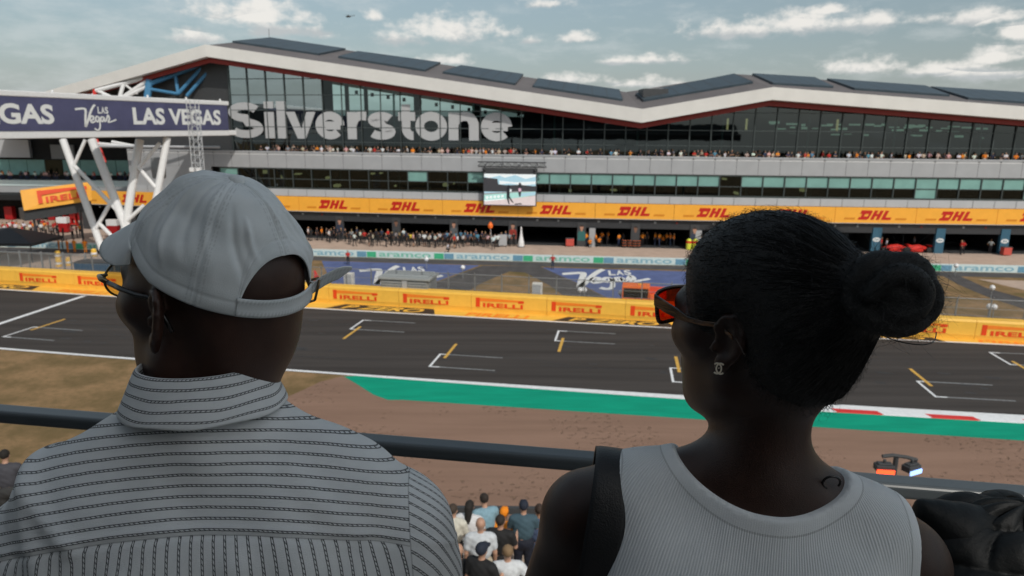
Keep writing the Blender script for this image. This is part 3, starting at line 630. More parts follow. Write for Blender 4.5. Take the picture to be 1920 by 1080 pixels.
# ---- orange banner boards above the garages (each hangs on its own)
D_ = [[(0, 0), (.30, 0), (.46, .30), (.46, .72), (.34, 1), (.0, 1)]]
def dhl(mb, O, U, V, N, h, mi):
    sh = .42; T = lambda P: [((x * 1.0 + sh * y) * h, y * h) for x, y in P]; S = lambda P: mb.slab(T(P), O, U, V, N, .01, mi)
    S([(0, 0), (1.0, 0), (1.12, .16), (1.12, .36), (.52, .36), (.52, .28), (.0, .28)]); S([(.0, .62), (.9, .62), (.88, .36001), (1.14, .36001), (1.16, .86), (1.02, 1), (-.05, 1), (-.05, .66)]); S([(.18, .2801), (.5, .2801), (.5, .6199), (.2, .6199)])
    for a in (1.32, 1.9): S([(a, 0), (a + .36, 0), (a + .36, 1), (a, 1)])
    S([(1.6801, .40), (1.8999, .40), (1.8999, .64), (1.6801, .64)])
    S([(2.45, .28), (2.82, .28), (2.82, 1), (2.45, 1)]); S([(2.45, 0), (3.45, 0), (3.45, .2799), (2.45, .2799)])
m_amber = mat('amber stripe', (.62, .22, .012), .5)
BX = [(-71.9 + 10.38 * i) for i in range(16)]; OFFB = .12
names = {}
for i, x in enumerate(BX):
    x1 = x + 10.34; mb = MB(); U = np.array([x1 - x, fy(x1) - fy(x), 0]); L = np.linalg.norm(U); U /= L; N = np.array([U[1], -U[0], 0]); o3 = np.array(fp(x, .05, 3.95))
    mb.slab([(0, 0), (L, 0), (L, 2.03), (0, 2.03)], o3, U, (0, 0, 1), N, .14, 0); mb.slab([(0, -.07), (L, -.07), (L, -.005), (0, -.005)], o3, U, (0, 0, 1), N, .2, 1)
    o = mb.build('banner_board', [m_orange, m_panel2]); tag(o, f'orange banner board with slanted red letters above the garages, {ordn(i)} from the left', 'banner', 'orange banner boards above the garages')
    q = MB(); h = 1.22; dhl(q, o3 + N * .142 + U * 2.9 + np.array([0, 0, .42]), U, (0, 0, 1), N, h, 0); f0 = o3 + N * .142 + np.array([0, 0, .42])
    q.slab([(1.15, 0), (2.55, 0), (2.65, .26), (1.25, .26)], f0, U, (0, 0, 1), N, .006, 1); q.slab([(7.7, 0), (9.1, 0), (9.2, .26), (7.8, .26)], f0, U, (0, 0, 1), N, .006, 1); q.build('lettering', [m_dred, m_amber], o)

# ---- hanging video screen with its rigging frame
def emis(name, c, s=.30): return mat(name, c, .4, emit=(*c, s), var=.1)
sc_ = empty('video_screen', fp(-.4, 1.2, 5.6), 'large video screen showing two people on a track, hung over the orange banner', 'screen')
U = np.array([1, fy(1) - fy(0), 0]); U /= np.linalg.norm(U); N = np.array([U[1], -U[0], 0]); O = np.array(fp(-3.85, 1.3, 5.62)); W_, H2 = 6.95, 4.12
mb = MB(); mb.slab([(-.12, -.12), (W_ + .12, -.12), (W_ + .12, H2 + .12), (-.12, H2 + .12)], O - N * .3, U, (0, 0, 1), N, .28); mb.build('housing', m_dgrey, sc_)
cols = [emis('screen sky', (.36, .56, .66)), emis('screen cloud', (.72, .78, .8)), emis('screen dark stand', (.045, .045, .05)), emis('screen ground', (.62, .54, .54)), emis('screen green wall', (.35, .62, .58)), emis('screen figure', (.02, .02, .025)), emis('screen pale wall', (.75, .85, .85)), emis('screen pink', (.6, .4, .5)), emis('screen grey road', (.25, .25, .26))]
mb = MB(); lv = [0]
def scq(P, mi): lv[0] += 1; mb.slab([(x * W_, y * H2) for x, y in P], O, U, (0, 0, 1), N, .002 + .0015 * lv[0], mi)
scq([(0, 0), (1, 0), (1, 1), (0, 1)], 0); scq([(0, .9), (.1, .86), (.3, .95), (.4, .88), (.6, .97), (.8, .85), (1, .93), (1, 1), (0, 1)], 1); scq([(.3, .66), (.5, .7), (.75, .64), (1, .7), (1, .78), (.6, .74), (.3, .78)], 1)
scq([(0, .88), (.26, .84), (.28, .66), (.45, .64), (.7, .66), (1, .62), (1, .44), (0, .42)], 2); scq([(0, 0), (1, 0), (1, .45), (.7, .46), (0, .36)], 8); scq([(0, 0), (1, 0), (1, .32), (.72, .26), (0, .12)], 3); scq([(0, .1), (.75, .26), (1, .34), (1, .45), (.7, .42), (0, .32)], 4); scq([(.66, .28), (1, .34), (1, .44), (.7, .38)], 0); scq([(0, .1), (.4, .18), (.4, .21), (0, .14)], 6)
for k in range(5): scq([(.03 + .075 * k, .18 + .015 * k), (.08 + .075 * k, .19 + .015 * k), (.085 + .075 * k, .28 + .012 * k), (.035 + .075 * k, .27 + .012 * k)], 6)
scq([(.44, .22), (.48, .02), (.5, .02), (.48, .24), (.54, .1), (.58, .06), (.56, .12), (.5, .28), (.5, .56), (.52, .62), (.47, .66), (.44, .56)], 5); scq([(.5, .42), (.53, .44), (.54, .5), (.5, .52)], 1); scq([(.68, .28), (.71, .28), (.73, .56), (.72, .7), (.69, .74), (.67, .68), (.66, .5)], 5); scq([(.67, .44), (.72, .45), (.72, .54), (.67, .56)], 7); scq([(.6, .02), (.74, .03), (.72, .07), (.6, .05)], 5)
mb.build('picture', cols, sc_)
mb = MB()
for z0, x0, x1 in ((H2 + .95, -.85, W_ + 1.35), (H2 + 1.55, -.85, W_ + 1.35)): mb.tube([O + U * x0 + np.array([0, 0, z0]), O + U * x1 + np.array([0, 0, z0])], .09, n=6)
k = -.85
while k < W_ + 1.3:
    a = O + U * k; mb.tube([a + np.array([0, 0, H2 + .95]), a + U * .46 + np.array([0, 0, H2 + 1.55])], .05, n=5); mb.tube([a + U * .46 + np.array([0, 0, H2 + 1.55]), a + U * .92 + np.array([0, 0, H2 + .95])], .05, n=5); k += .92
for x0 in (.1, W_ - .1): mb.tube([O + U * x0 + np.array([0, 0, H2]), O + U * x0 + np.array([0, 0, H2 + 1.0])], .06, n=6); mb.lathe(O + U * x0 + np.array([0, 0, H2 + .6]) + N * .15, [(.05, -.15), (.17, -.1), (.17, .1), (.05, .15)], 10)
mb.slab([(-.2, H2 + .14), (W_ + .2, H2 + .14), (W_ + .2, H2 + .8), (-.2, H2 + .8)], O - N * .05, U, (0, 0, 1), N, .04)
for x0 in (0, W_ * .33, W_ * .66, W_): mb.tube([O + U * x0 + np.array([0, 0, H2 + 1.2]), O + U * x0 - N * 1.5 + np.array([0, 0, H2 + 1.2])], .06, n=6)
mb.build('rigging_frame', m_dgrey, sc_)
mb = MB()
for x0 in (-.6, .55, 1.45, 2.9, 3.9, 5.3, 6.3, 7.4): a = O + U * x0 + N * .12 + np.array([0, 0, H2 + 1.06]); mb.slab([(0, 0), (.62, 0), (.62, .4), (0, .4)], a, U, (0, 0, 1), N, .05)
mb.build('speaker_box', m_grey, sc_)
# ------------------------------------------------------------------ footbridge with banner, its legs, mast
def bridge():
    br = empty('footbridge', (-42, 99, 0), 'white footbridge with a navy lettered banner on splayed white steel legs', 'bridge')
    P1 = np.array(D(428, 220, 97.0)); P0 = np.array(D(0, 224, 67.5)); P1[2] = P0[2] = 0
    d = (P0 - P1); d /= np.linalg.norm(d); n = np.array([-d[1], d[0], 0]); n = n if n[0] > 0 else -n       # n: side facing the grandstand
    L = 70.0; zb, zt = 14.55, 18.95
    def pt(u, o, z): q = P1 + d * u + n * o; return (q[0], q[1], z)
    def beam(mb, u0, u1, o0, o1, z0, z1, mi=0):
        p = [pt(u0, o0, z0), pt(u1, o0, z0), pt(u1, o1, z0), pt(u0, o1, z0)]; q = [pt(u0, o0, z1), pt(u1, o0, z1), pt(u1, o1, z1), pt(u0, o1, z1)]
        if signed(p) < 0: p.reverse(); q.reverse()
        mb.hexa(p + q, mi)
    mb = MB(); beam(mb, 0, L, -4.2, 0, zb - .15, zb + .6); beam(mb, -.2, L, -4.2, .12, zt - .55, zt); beam(mb, -1.6, 3, -4, -.1, zb - .1, zb + .55)
    bevel(mb.build('deck', m_steel, br), .08)
    mb = MB(); beam(mb, 0, L, -4.1, -.2, zb + .6, zt - .55, 0); mb.build('side_wall', m_panel, br)
    mb = MB(); beam(mb, .15, L, -.2, .06, zb + .6, zt - .55); ban = mb.build('banner_cloth', m_navy, br)
    V = (0, 0, 1); U = -d; lw = MB(); off = .065
    def along(px):   # distance along the bridge seen at photo column px
        r = ray(px, 224); t = np.linalg.solve(np.array([[r[0], -d[0]], [r[1], -d[1]]]), (P1 + n * off)[:2] - CAM[:2]); return t[1]
    hh = 1.95
    for body, a, b in (('LAS VEGAS', 250, 414), ('LAS VEGAS', -228, 102)):
        if a < 0: a_, b_ = along(102) + (along(250) - along(414)) * 1.02, along(102)
        else: a_, b_ = along(a), along(b)
        put_text(lw, body, np.array(pt(a_, off, zb + 1.25)), U, V, n, hh, a_ - b_, .035, 0, 0, .004)
    a_, b_ = along(143), along(218); vegas(lw, np.array(pt(a_, off, zb + .92)), U * ((a_ - b_) / 1.62), (0, 0, 2.4), n, .01)
    lw.build('lettering', m_letter, ban)
    for u in np.arange(1, L, 6.2): p = pt(u, -.3, zt); mb = MB(); mb.lathe(p, [(.08, 0), (.12, .05), (.12, .2), (.05, .27)], 8); mb.build('roof_lamp', m_steel, br)
    dep = 88.0
    for (a, b, r_) in [((118, 262), (192, 468), .42), ((172, 262), (247, 455), .50), ((262, 262), (228, 470), .48), ((314, 258), (288, 400), .42)]:
        mb = MB(); mb.tube([D(*a, dep), D(*b, dep)], r_ , n=12); mb.build('leg', m_steel, br)
    for (a, b, r_) in [((140, 312), (225, 400), .26), ((300, 268), (262, 312), .22), ((258, 312), (292, 352), .24), ((185, 418), (222, 455), .24), ((212, 372), (180, 428), .24), ((270, 385), (232, 420), .24), ((238, 420), (262, 440), .2), ((160, 262), (138, 312), .2)]:
        mb = MB(); mb.tube([D(*a, dep - .2), D(*b, dep - .2)], r_, n=10); mb.build('brace', m_steel, br)
bridge()
m_alu = mat('aluminium truss', (.5, .51, .52), .45, metal=.15)
def mast(loc, h, w, label):
    o = empty('lighting_mast', loc, label, 'mast'); mb = MB(); x, y, z = loc
    for a, b in ((-w, -w), (w, -w), (w, w), (-w, w)): mb.tube([(x + a, y + b, z), (x + a, y + b, z + h)], .045, n=6)
    mb.build('chord', m_alu, o); mb = MB(); k = 0.0; s = 1
    while k < h - 1:
        for (a, b), (c, e) in (((-w, -w), (w, -w)), ((w, -w), (w, w)), ((w, w), (-w, w)), ((-w, w), (-w, -w))):
            mb.tube([(x + a, y + b, z + k), (x + c, y + e, z + k + .8)], .028, n=5); mb.tube([(x + a, y + b, z + k + .8), (x + c, y + e, z + k + .8)], .028, n=5)
        k += .8
    mb.build('lattice', m_alu, o)
    mb = MB()
    for q in (-.35, .35): mb.box(x + q - .22, x + q + .22, y - w - .4, y - w - .05, z + h * .61, z + h * .61 + .4)
    mb.build('floodlight', m_steel, o)
q = D(373, 330, 74); mast((q[0], q[1], 0), 18.3, .44, 'slim silver lattice mast in front of the footbridge banner')

# trusses under the roof end
mb = MB()
def tr(a, b, r, m, nm, par, dep=102.5): q = MB(); q.tube([D(*a, dep), D(*b, dep)], r, n=8); return q.build(nm, m, par)
for a, b, r_ in [((388, 116), (274, 160), .34), ((388, 116), (334, 176), .26), ((328, 134), (334, 176), .24), ((334, 176), (274, 166), .24), ((400, 124), (350, 180), .26), ((280, 150), (276, 184), .5), ((388, 114), (380, 122), .4)]: tr(a, b, r_, m_bsteel, 'blue_brace', bd)
for a, b, r_ in [((284, 143), (180, 170), .30), ((284, 146), (228, 184), .28), ((232, 157), (224, 184), .28), ((276, 162), (232, 184), .26), ((182, 170), (212, 184), .26), ((236, 160), (258, 176), .16), ((180, 170), (170, 184), .2)]: tr(a, b, r_, m_steel, 'white_brace', bd)
tr((178, 168), (177, 184), .28, m_redpaint, 'red_brace', bd); tr((180, 262), (196, 305), .3, m_redpaint, 'red_brace', bd)
for a, b in [((170, 268), (238, 274)), ((210, 266), (252, 274))]: tr(a, b, .22, m_steel, 'white_brace', bd)
for (a, b) in [((180, 274), (412, 276))]:
    q = MB(); A_ = np.array(D(*a, 101)); B_ = np.array(D(*b, 102)); q.tube([A_, B_], .2, n=6); q.build('eaves_rail', m_panel2, bd)
mb = MB(); c = np.array(D(297, 315, 99)); mb.lathe(c, [(.1, -1.5), (.85, -1.4), (.95, 0), (.85, 1.4), (.1, 1.5)], 16); mb.build('vent_drum', m_grey, bd)

# ------------------------------------------------------------------ the far left wing with its own terrace
lw_ = empty('left_wing', (-85, 122, 0), 'set back wing of the pit building behind the footbridge legs, crowd on its terrace', 'building')
mb = MB(); mb.box(-125, -60.5, 121, 150, 0, 6.2); mb.build('lower_storey', m_panel, lw_)
mb = MB(); mb.box(-125, -60.5, 120.9, 121.2, 5.5, 6.45); mb.build('parapet', m_pbase, lw_)
mb = MB(); mb.box(-100, -58, 116, 120.9, 3.6, 4.4); mb.box(-100, -58, 120.5, 120.9, 0, 3.6); mb.build('garage_opening', m_interior, lw_)
for k in range(9): mb = MB(); x = -92 + k * 3.6; mb.box(x, x + R.uniform(1.0, 2.2), 118.5, 119.5, .05, R.uniform(1.2, 2.6)); bevel(mb.build('red_locker', mat('dark red cabinet', (.33, .01, .012), .35), lw_), .05)
mb = MB(); mb.box(-125, -60.5, 126, 150, 6.2, 13.5); mb.build('upper_storey', m_interior, lw_)
mb = MB()
for x in np.arange(-125, -61, 3.1): mb.box(x, x + 3.0, 125.8, 125.95, 7, 9.6, 0 if R.random() < .7 else 1)
mb.build('window_band', [m_teal, m_glass], lw_)
mb = MB(); mb.box(-101, -83.5, 125.0, 125.7, 10.0, 13.0, 0); mb.box(-80, -76, 125.3, 125.7, 9.8, 12.2, 1); mb.build('cladding_panel', [m_panel2, m_grey], lw_)
bevel_b = MB(); bevel_b.box(-125, -88.2, 112.5, 121, 3.1, 5.3); bo = tag(bevel_b.build('canopy_banner', m_orange), 'orange canopy front at the left edge beside the slanting yellow board', 'banner')
q = MB(); q.box(-101, -99.5, 112.46, 112.5, 3.7, 4.7); q.box(-98.5, -97, 112.46, 112.5, 3.7, 4.2); q.build('lettering', m_pred, bo)
# slanting yellow board over the pit entry
A0, A1, A2, A3 = [np.array(D(*p, dd)) for p, dd in (((45, 395), 92), ((172, 376), 97), ((171, 341), 97), ((38, 357), 92))]
U = A1 - A0; LU = np.linalg.norm(U); U /= LU; V = np.array([0, 0, 1.0]); U[2] = 0; N = np.array([U[1], -U[0], 0]); N /= np.linalg.norm(N)
mb = MB(); hb = (A3 - A0)[2]; P = [A0, A1, A2, A3]; mb.add([p for p in P] + [p - N * .35 for p in P], [(0, 1, 2, 3), (7, 6, 5, 4), (0, 4, 5, 1), (1, 5, 6, 2), (2, 6, 7, 3), (3, 7, 4, 0)])
yb = tag(mb.build('slanted_board', m_orange), 'slanting yellow board with red lettering behind the white bridge legs', 'sign')
V2 = (A3 - A0); V2 /= np.linalg.norm(V2); U2 = (A1 - A0) / LU; N3 = np.cross(U2, V2); N3 /= np.linalg.norm(N3); q = MB(); pirelli(q, A0 + U2 * 1.7 + V2 * .55 + N3 * .22, U2, V2, N3, hb * .68, LU * .74); q.build('lettering', [m_pred, m_pred], yb)
mb = MB(); mb.add([A0 - N * .4, A1 - N * .4, A1 - N * 4, A0 - N * 4] + [p - np.array([0, 0, 1.4]) for p in (A0 - N * .4, A1 - N * .4, A1 - N * 4, A0 - N * 4)], [(0, 1, 2, 3), (7, 6, 5, 4), (0, 4, 5, 1), (1, 5, 6, 2), (2, 6, 7, 3), (3, 7, 4, 0)])
for px in (62, 150): 
    p = np.array(D(px, 400, 93.5)); mb.tube([(p[0], p[1], 0), (p[0], p[1], p[2] + .6)], .14, n=8)
mb.build('support_frame', m_dgrey, yb)
# team gear under it
def tool_cart(px, py, dep, label, h=2.3, w=1.5):
    c = np.array(G(px, py)); o = empty('tool_cabinet', c, label, 'cabinet'); mb = MB(); mb.box(-w / 2, w / 2, -.4, .4, .12, h * .62, c=c); 
    b = mb.build('body', mat('dark red cabinet', (.33, .01, .012), .35), o); bevel(b, .03)
    mb = MB(); mb.box(-w / 2 - .02, w / 2 + .02, -.42, .42, h * .62 + .003, h, c=c); bevel(mb.build('top_box', m_steel, o), .03)
    mb = MB(); [mb.lathe(c + np.array([a, b_, 0]), [(.05, 0), (.06, .02), (.06, .1), (.04, .12)], 8) for a in (-w / 2 + .1, w / 2 - .1) for b_ in (-.3, .3)]; mb.build('castor', m_dgrey, o)
tool_cart(121, 436, 0, 'red tool cabinet with a white top under the slanting yellow board'); tool_cart(214, 441, 0, 'red tool cabinet with a white top between the white bridge legs')
c = np.array(G(134, 424)); o = empty('equipment_rack', c, 'tall red equipment rack beside the white topped cabinet', 'rack'); mb = MB()
for a in (-.9, .9): mb.box(a - .08, a + .08, -.3, .3, 0, 4.4, c=c)
mb.build('upright', m_redpaint, o); mb = MB(); [mb.box(-.82, .82, -.3, .3, z, z + .12, c=c) for z in (.3, 1.5, 2.7, 4.1)]; mb.build('shelf', m_redpaint, o); [MB().box(*q, c=c).build('case', mat('dark red cabinet', (.3, .01, .01)), o) for q in ((-.7, .7, -.25, .25, 2.83, 3.9), (-.6, .3, -.25, .25, .43, 1.2))]
# black tent, fence, barrels, blue container on the left
c = np.array(G(22, 484)); o = empty('black_tent', c, 'black peaked tent canopy standing behind the barrier at far left', 'tent'); mb = MB()
H0, w, dpt = 2.3, 4.6, 3.0
ring = [(-w, -dpt), (w, -dpt), (w, dpt), (-w, dpt)]; v = [(c[0] + a, c[1] + b, H0) for a, b in ring] + [(c[0] + a * .55, c[1] + b * .5, H0 + .75) for a, b in ring] + [(c[0] + a * .12, c[1] + b * .1, H0 + 1.35) for a, b in ring] + [(c[0] + a, c[1] + b, H0 - .35) for a, b in ring]
f = []
for k in range(4): j = (k + 1) % 4; f += [(k, j, 4 + j, 4 + k), (4 + k, 4 + j, 8 + j, 8 + k), (12 + k, 12 + j, j, k)]
f.append((8, 9, 10, 11)); mb.add(v, f); mb.build('canopy', mat('black tent cloth', (.022, .023, .027), .6, bump=.03, bscale=3), o)
for a, b in ring: q = MB(); q.tube([(c[0] + a * .97, c[1] + b * .97, 0), (c[0] + a * .97, c[1] + b * .97, H0)], .07, n=8); q.build('pole', m_dgrey, o)
def gate_fence(x0p, x1p, yp0, yp1, h, label):
    a, b = np.array(G(x0p, yp0)), np.array(G(x1p, yp1)); o = empty('panel_fence', a, label, 'fence'); d = b - a; L = np.linalg.norm(d); d /= L
    q = MB(); [q.tube([a + np.array([0, 0, z]), b + np.array([0, 0, z])], .04, n=6) for z in (.15, h)]
    k = .12
    while k < L: q.tube([a + d * k + np.array([0, 0, .15]), a + d * k + np.array([0, 0, h])], .018, n=5); k += .16
    q.build('bars', m_grey, o)
    for k in range(int(L / 2.6) + 1): q = MB(); p = a + d * min(L, k * 2.6); q.box(-.07, .07, -.07, .07, 0, h + .15, c=p); q.build('post', m_grey, o)
gate_fence(2, 215, 512, 521, 2.4, 'grey barred yard fence in front of the black tent at left')
def barrel(px, py, i):
    c = np.array(G(px, py)); o = empty('yellow_bollard', c, f'small yellow bollard on the yard behind the grey fence, {i}', 'bollard', 'yellow bollards in the yard'); q = MB(); q.lathe(c, [(.30, 0), (.33, .05), (.3, .8), (.22, .95), (.05, 1.0)], 12); q.build('body', mat('yellow plastic', (.75, .45, .06), .4), o); q = MB(); q.lathe(c, [(.34, .3), (.345, .34), (.345, .48), (.335, .52)], 12); q.build('band', m_steel, o)
for i, (px, py) in enumerate([(111, 500), (130, 498), (177, 481), (109, 485)]): barrel(px, py, ['leftmost of the front pair', 'right one of the front pair', 'farthest right', 'at the back left'][i])
c = np.array(G(186, 521)); o = empty('blue_container', c, 'blue metal container behind the barrier beside the cap peak', 'container'); mb = MB(); mb.box(-1.9, 1.9, -1, 1, .1, 1.75, c=c); mb.build('body', mat('blue container paint', (.035, .085, .15), .5), o)
mb = MB(); [mb.box(x, x + .12, -1.04, -1.003, .15, 1.7, c=c) for x in np.arange(-1.85, 1.8, .3)]; mb.build('ribs', mat('blue container ribs', (.045, .10, .17), .5), o); mb = MB(); mb.box(-1.95, 1.95, -1.05, 1.05, 1.75, 1.85, c=c); mb.build('lid', m_dgrey, o)

# ------------------------------------------------------------------ things on the infield
def cabin():
    c = np.array(G(768, 566)); o = empty('equipment_cabin', c, 'grey louvred equipment cabin behind the yellow barrier', 'cabin', rz=0); r = -.19; dw = 2.25
    mb = MB(); mb.box(-dw, dw, -1.3, 1.3, 0, 2.35, 0, r, c); mb.build('body', m_grey, o); mb = MB(); mb.box(-dw - .18, dw + .18, -1.5, 1.5, 2.36, 2.6, 0, r, c); mb.box(-dw + .1, dw - .1, -1.2, 1.2, 2.6, 2.72, 0, r, c); bevel(mb.build('roof', mat('pale grey roof sheet', (.3, .32, .32), .5), o), .03)
    mb = MB()
    for k in range(9): mb.box(-dw + .15, -.25, -1.39, -1.31, .2 + k * .23, .34 + k * .23, 0, r, c); mb.box(.35, dw - .15, -1.39, -1.31, .2 + k * .23, .34 + k * .23, 0, r, c)
    mb.build('louvre', mat('light grey louvre', (.27, .285, .29), .45), o); mb = MB(); mb.box(-.2, .28, -1.42, -1.31, 0, 2.3, 0, r, c); mb.build('door_post', m_panel, o)
cabin()
def white_box(px, py, label):
    c = np.array(G(px, py)); o = empty('control_box', c, label, 'box', 'white control boxes behind the barrier'); mb = MB(); mb.box(-.45, .45, -.3, .3, .25, 2.0, 0, -.19, c); bevel(mb.build('case', mat('cream plastic', (.66, .64, .6), .5), o), .04); mb = MB(); mb.box(-.36, .36, -.33, -.303, .35, 1.9, 0, -.19, c); mb.build('door', m_panel2, o); mb = MB(); [mb.box(a, a + .1, -.2, .2, 0, .25, 0, -.19, c) for a in (-.4, .3)]; mb.build('foot', m_dgrey, o)
white_box(1007, 570, 'cream control box behind the barrier below the road fork'); white_box(656, 549, 'cream control box behind the barrier left of the grey cabin')
def telehandler():
    c = np.array(G(1205, 584)); o = empty('recovery_vehicle', c, 'bright orange recovery vehicle parked behind the yellow barrier', 'vehicle'); r = -.19; B_ = lambda mb, *a, m=0: mb.box(*a[:4], a[4] * .82, a[5] * .82, m, r, c)
    mb = MB(); B_(mb, -1.9, 1.9, -1, 1, .55, 1.25); B_(mb, .55, 1.85, -.95, .95, 1.25, 1.75); bevel(mb.build('chassis', m_orangepaint, o), .06)
    mb = MB(); [B_(mb, a - .06, a + .06, b - .06, b + .06, 1.25, 2.75) for a in (-1.8, .45) for b in (-.9, .9)]; B_(mb, -1.87, .52, -.97, .97, 2.75, 2.95); B_(mb, -1.85, .5, -.95, -.85, 1.25, 1.7); bevel(mb.build('cab', m_orangepaint, o), .03)
    mb = MB(); B_(mb, -1.74, .39, -.93, -.91, 1.72, 2.7); B_(mb, -1.74, .39, .85, .87, 1.3, 2.7); mb.build('cab_glass', m_glass, o)
    mb = MB(); B_(mb, -1.3, -.4, -.4, .4, 1.25, 1.9); mb.build('seat', m_dgrey, o)
    mb = MB(); B_(mb, .2, 2.0, 1.02, 1.3, 1.2, 2.5); bevel(mb.build('boom', mat('orange red boom', (.7, .07, .02), .4), o), .04)
    for a in (-1.25, 1.25):
        for b in (-1.0, 1.0):
            k, s = math.cos(r), math.sin(r); p = np.array([c[0] + a * k - b * s, c[1] + a * s + b * k, .5]); ax = np.array([-s, k, 0]); q = MB(); q.tube([p - ax * .22, p - ax * .2, p + ax * .2, p + ax * .22], [.42, .5, .5, .42], n=18); w_ = q.build('wheel', mat('black tyre rubber', (.02, .02, .02), .8), o); q = MB(); q.tube([p - ax * .235, p + ax * .235], .24, n=12); q.build('rim', m_grey, w_)
    mb = MB(); B_(mb, -.5, -.2, -.15, .15, 2.96, 3.12); mb.build('beacon', mat('amber beacon', (.8, .4, .05), .3), o)
telehandler()
def small_thing(name, px, py, label, cat, col, w, h, d=.4, grp=None):
    c = np.array(G(px, py)); o = empty(name, c, label, cat, grp); mb = MB(); mb.box(-w / 2, w / 2, -d / 2, d / 2, .12, h * .75, 0, -.19, c); bevel(mb.build('body', mat('paint ' + name, col, .5), o), .04); mb = MB(); mb.box(-w * .42, w * .42, -d * .4, d * .4, h * .75, h, 0, -.19, c); mb.build('lid', m_dgrey, o); mb = MB(); [mb.box(a - .05, a + .05, -d * .4, d * .4, 0, .12, 0, -.19, c) for a in (-w * .35, w * .35)]; mb.build('foot', m_dgrey, o)
small_thing('quad_bike_cover', 858, 566, 'silver grey covered quad bike in the grass triangle behind the barrier', 'quad bike', (.38, .44, .46), 1.6, 1.3, .9)
small_thing('generator', 1030, 573, 'dark generator box beside the cream control box', 'generator', (.03, .03, .035), 1.3, .8)
small_thing('generator', 1118, 577, 'dark generator box beside an orange crate behind the barrier', 'generator', (.025, .027, .03), 1.4, .9)
small_thing('orange_crate', 1132, 579, 'small orange crate behind the barrier left of the orange vehicle', 'crate', (.75, .2, .03), .9, .6)
small_thing('equipment_case', 675, 551, 'dark equipment case behind the barrier left of the grey cabin', 'case', (.03, .03, .03), 1.9, .7)
small_thing('equipment_case', 915, 570, 'dark equipment case on the grass triangle behind the barrier', 'case', (.035, .035, .03), 1.2, .6)
def ball_light(px, py, label, r=.26, h=1.2):
    c = np.array(G(px, py)); o = empty('marker_light', c, label, 'marker light', 'white round marker lights on the infield'); q = MB(); q.tube([c, c + (0, 0, h)], .04, n=6); q.build('stem', m_grey, o); q = MB(); q.lathe(c + (0, 0, h), [(.03, -r), (r * .7, -r * .7), (r, 0), (r * .7, r * .7), (.03, r)], 12); q.build('globe', m_steel, o)
for px, py, l in [(868, 522, 'white round marker light where the left service road meets the blue lawn'), (1087, 567, 'left of a pair of white round lights below the blue lawn script'), (1095, 567, 'right of a pair of white round lights below the blue lawn script'), (1163, 573, 'left of two white round lights beside the orange vehicle'), (1171, 574, 'right of two white round lights beside the orange vehicle'), (1857, 562, 'white round marker light on the grass at right by the service road'), (1851, 600, 'left of two white round lights at the right end of the infield'), (1860, 601, 'right of two white round lights at the right end of the infield'), (800, 505, 'white round marker light right of the grey cabin'), (1790, 518, 'white round marker light beside the pit wall at right')]:
    ball_light(px, py, l)
# marshal shelter seat, red flag left of cabin
c = np.array(G(590, 544)); o = empty('red_flag', c, 'small red flag on a pole behind the strap of the cap', 'flag'); q = MB(); q.tube([c, c + (0, 0, 2.0)], .03, n=6); q.build('pole', m_grey, o); q = MB(); q.add([c + (0, 0, .8), c + (.3, .02, .7), c + (.55, -.05, 1.2), c + (.2, .05, 1.95), c + (0, 0, 2.0)], [(0, 1, 2, 3, 4)]); fo = q.build('flag_cloth', m_redpaint, o); s_ = fo.modifiers.new('thick', 'SOLIDIFY'); s_.thickness = .02
# a helicopter, tiny and far off in the sky
c = np.array(D(653, 31, 900)); o = empty('helicopter', c, 'tiny dark helicopter high in the sky left of the middle', 'helicopter'); q = MB(); q.tube([c + (-3, 0, 0), c + (-2, 0, 0), c + (0, 0, .1), c + (2, 0, 0), c + (3, 0, -.2)], [.5, 1.1, 1.3, 1.0, .3], n=12); q.build('fuselage', m_dgrey, o); q = MB(); q.tube([c + (2, 0, .4), c + (8, 0, .9)], [.4, .15], n=8); q.box(-.2, .5, -.1, .1, .3, 2.0, c=c + (7.4, 0, .3)); q.build('tail_boom', m_dgrey, o); q = MB(); q.box(-5.5, 5.5, -.2, .2, 1.9, 1.98, c=c); q.box(-.2, .2, -5.5, 5.5, 1.985, 2.06, c=c); q.tube([c + (0, 0, 1.2), c + (0, 0, 1.9)], .2, n=6); q.build('rotor', m_dgrey, o)

# ------------------------------------------------------------------ the grandstand we look from
m_conc = mat('grandstand concrete', (.12, .118, .115), .85, var=.12, scale=1.2)
m_stand = mat('dark grandstand steel', (.05, .052, .055), .6)
m_seat = mat('dark blue plastic seat', (.03, .045, .09), .5)
gs = empty('grandstand', (0, 0, 0), 'roofed grandstand that the two spectators stand in, its lower deck below the rail', 'grandstand')
FL = EYE - 1.76
mb = MB(); mb.box(-45, 45, -2.2, 1.75, FL - .25, FL)
for k in range(1, 7): mb.box(-45, 45, -2.2 - .85 * k, -2.2 - .85 * (k - 1), FL - .3 + .42 * (k - 1), FL + .42 * k)
mb.build('upper_deck', m_conc, gs)
mb = MB(); mb.box(-45, 3.7, -8.2, -7.9, FL - .3, FL + 8.4); mb.box(-45, 45, 1.65, 1.75, FL - 1.6, FL - .25); mb.build('rear_wall', mat('grandstand rear cladding', (.035, .035, .037), .7), gs)  # unseen rear wall, stopped early on the right to let side skylight in
mb = MB(); GSR = [(-9.5, FL + 9.0), (-3.1, FL + 7.1)]
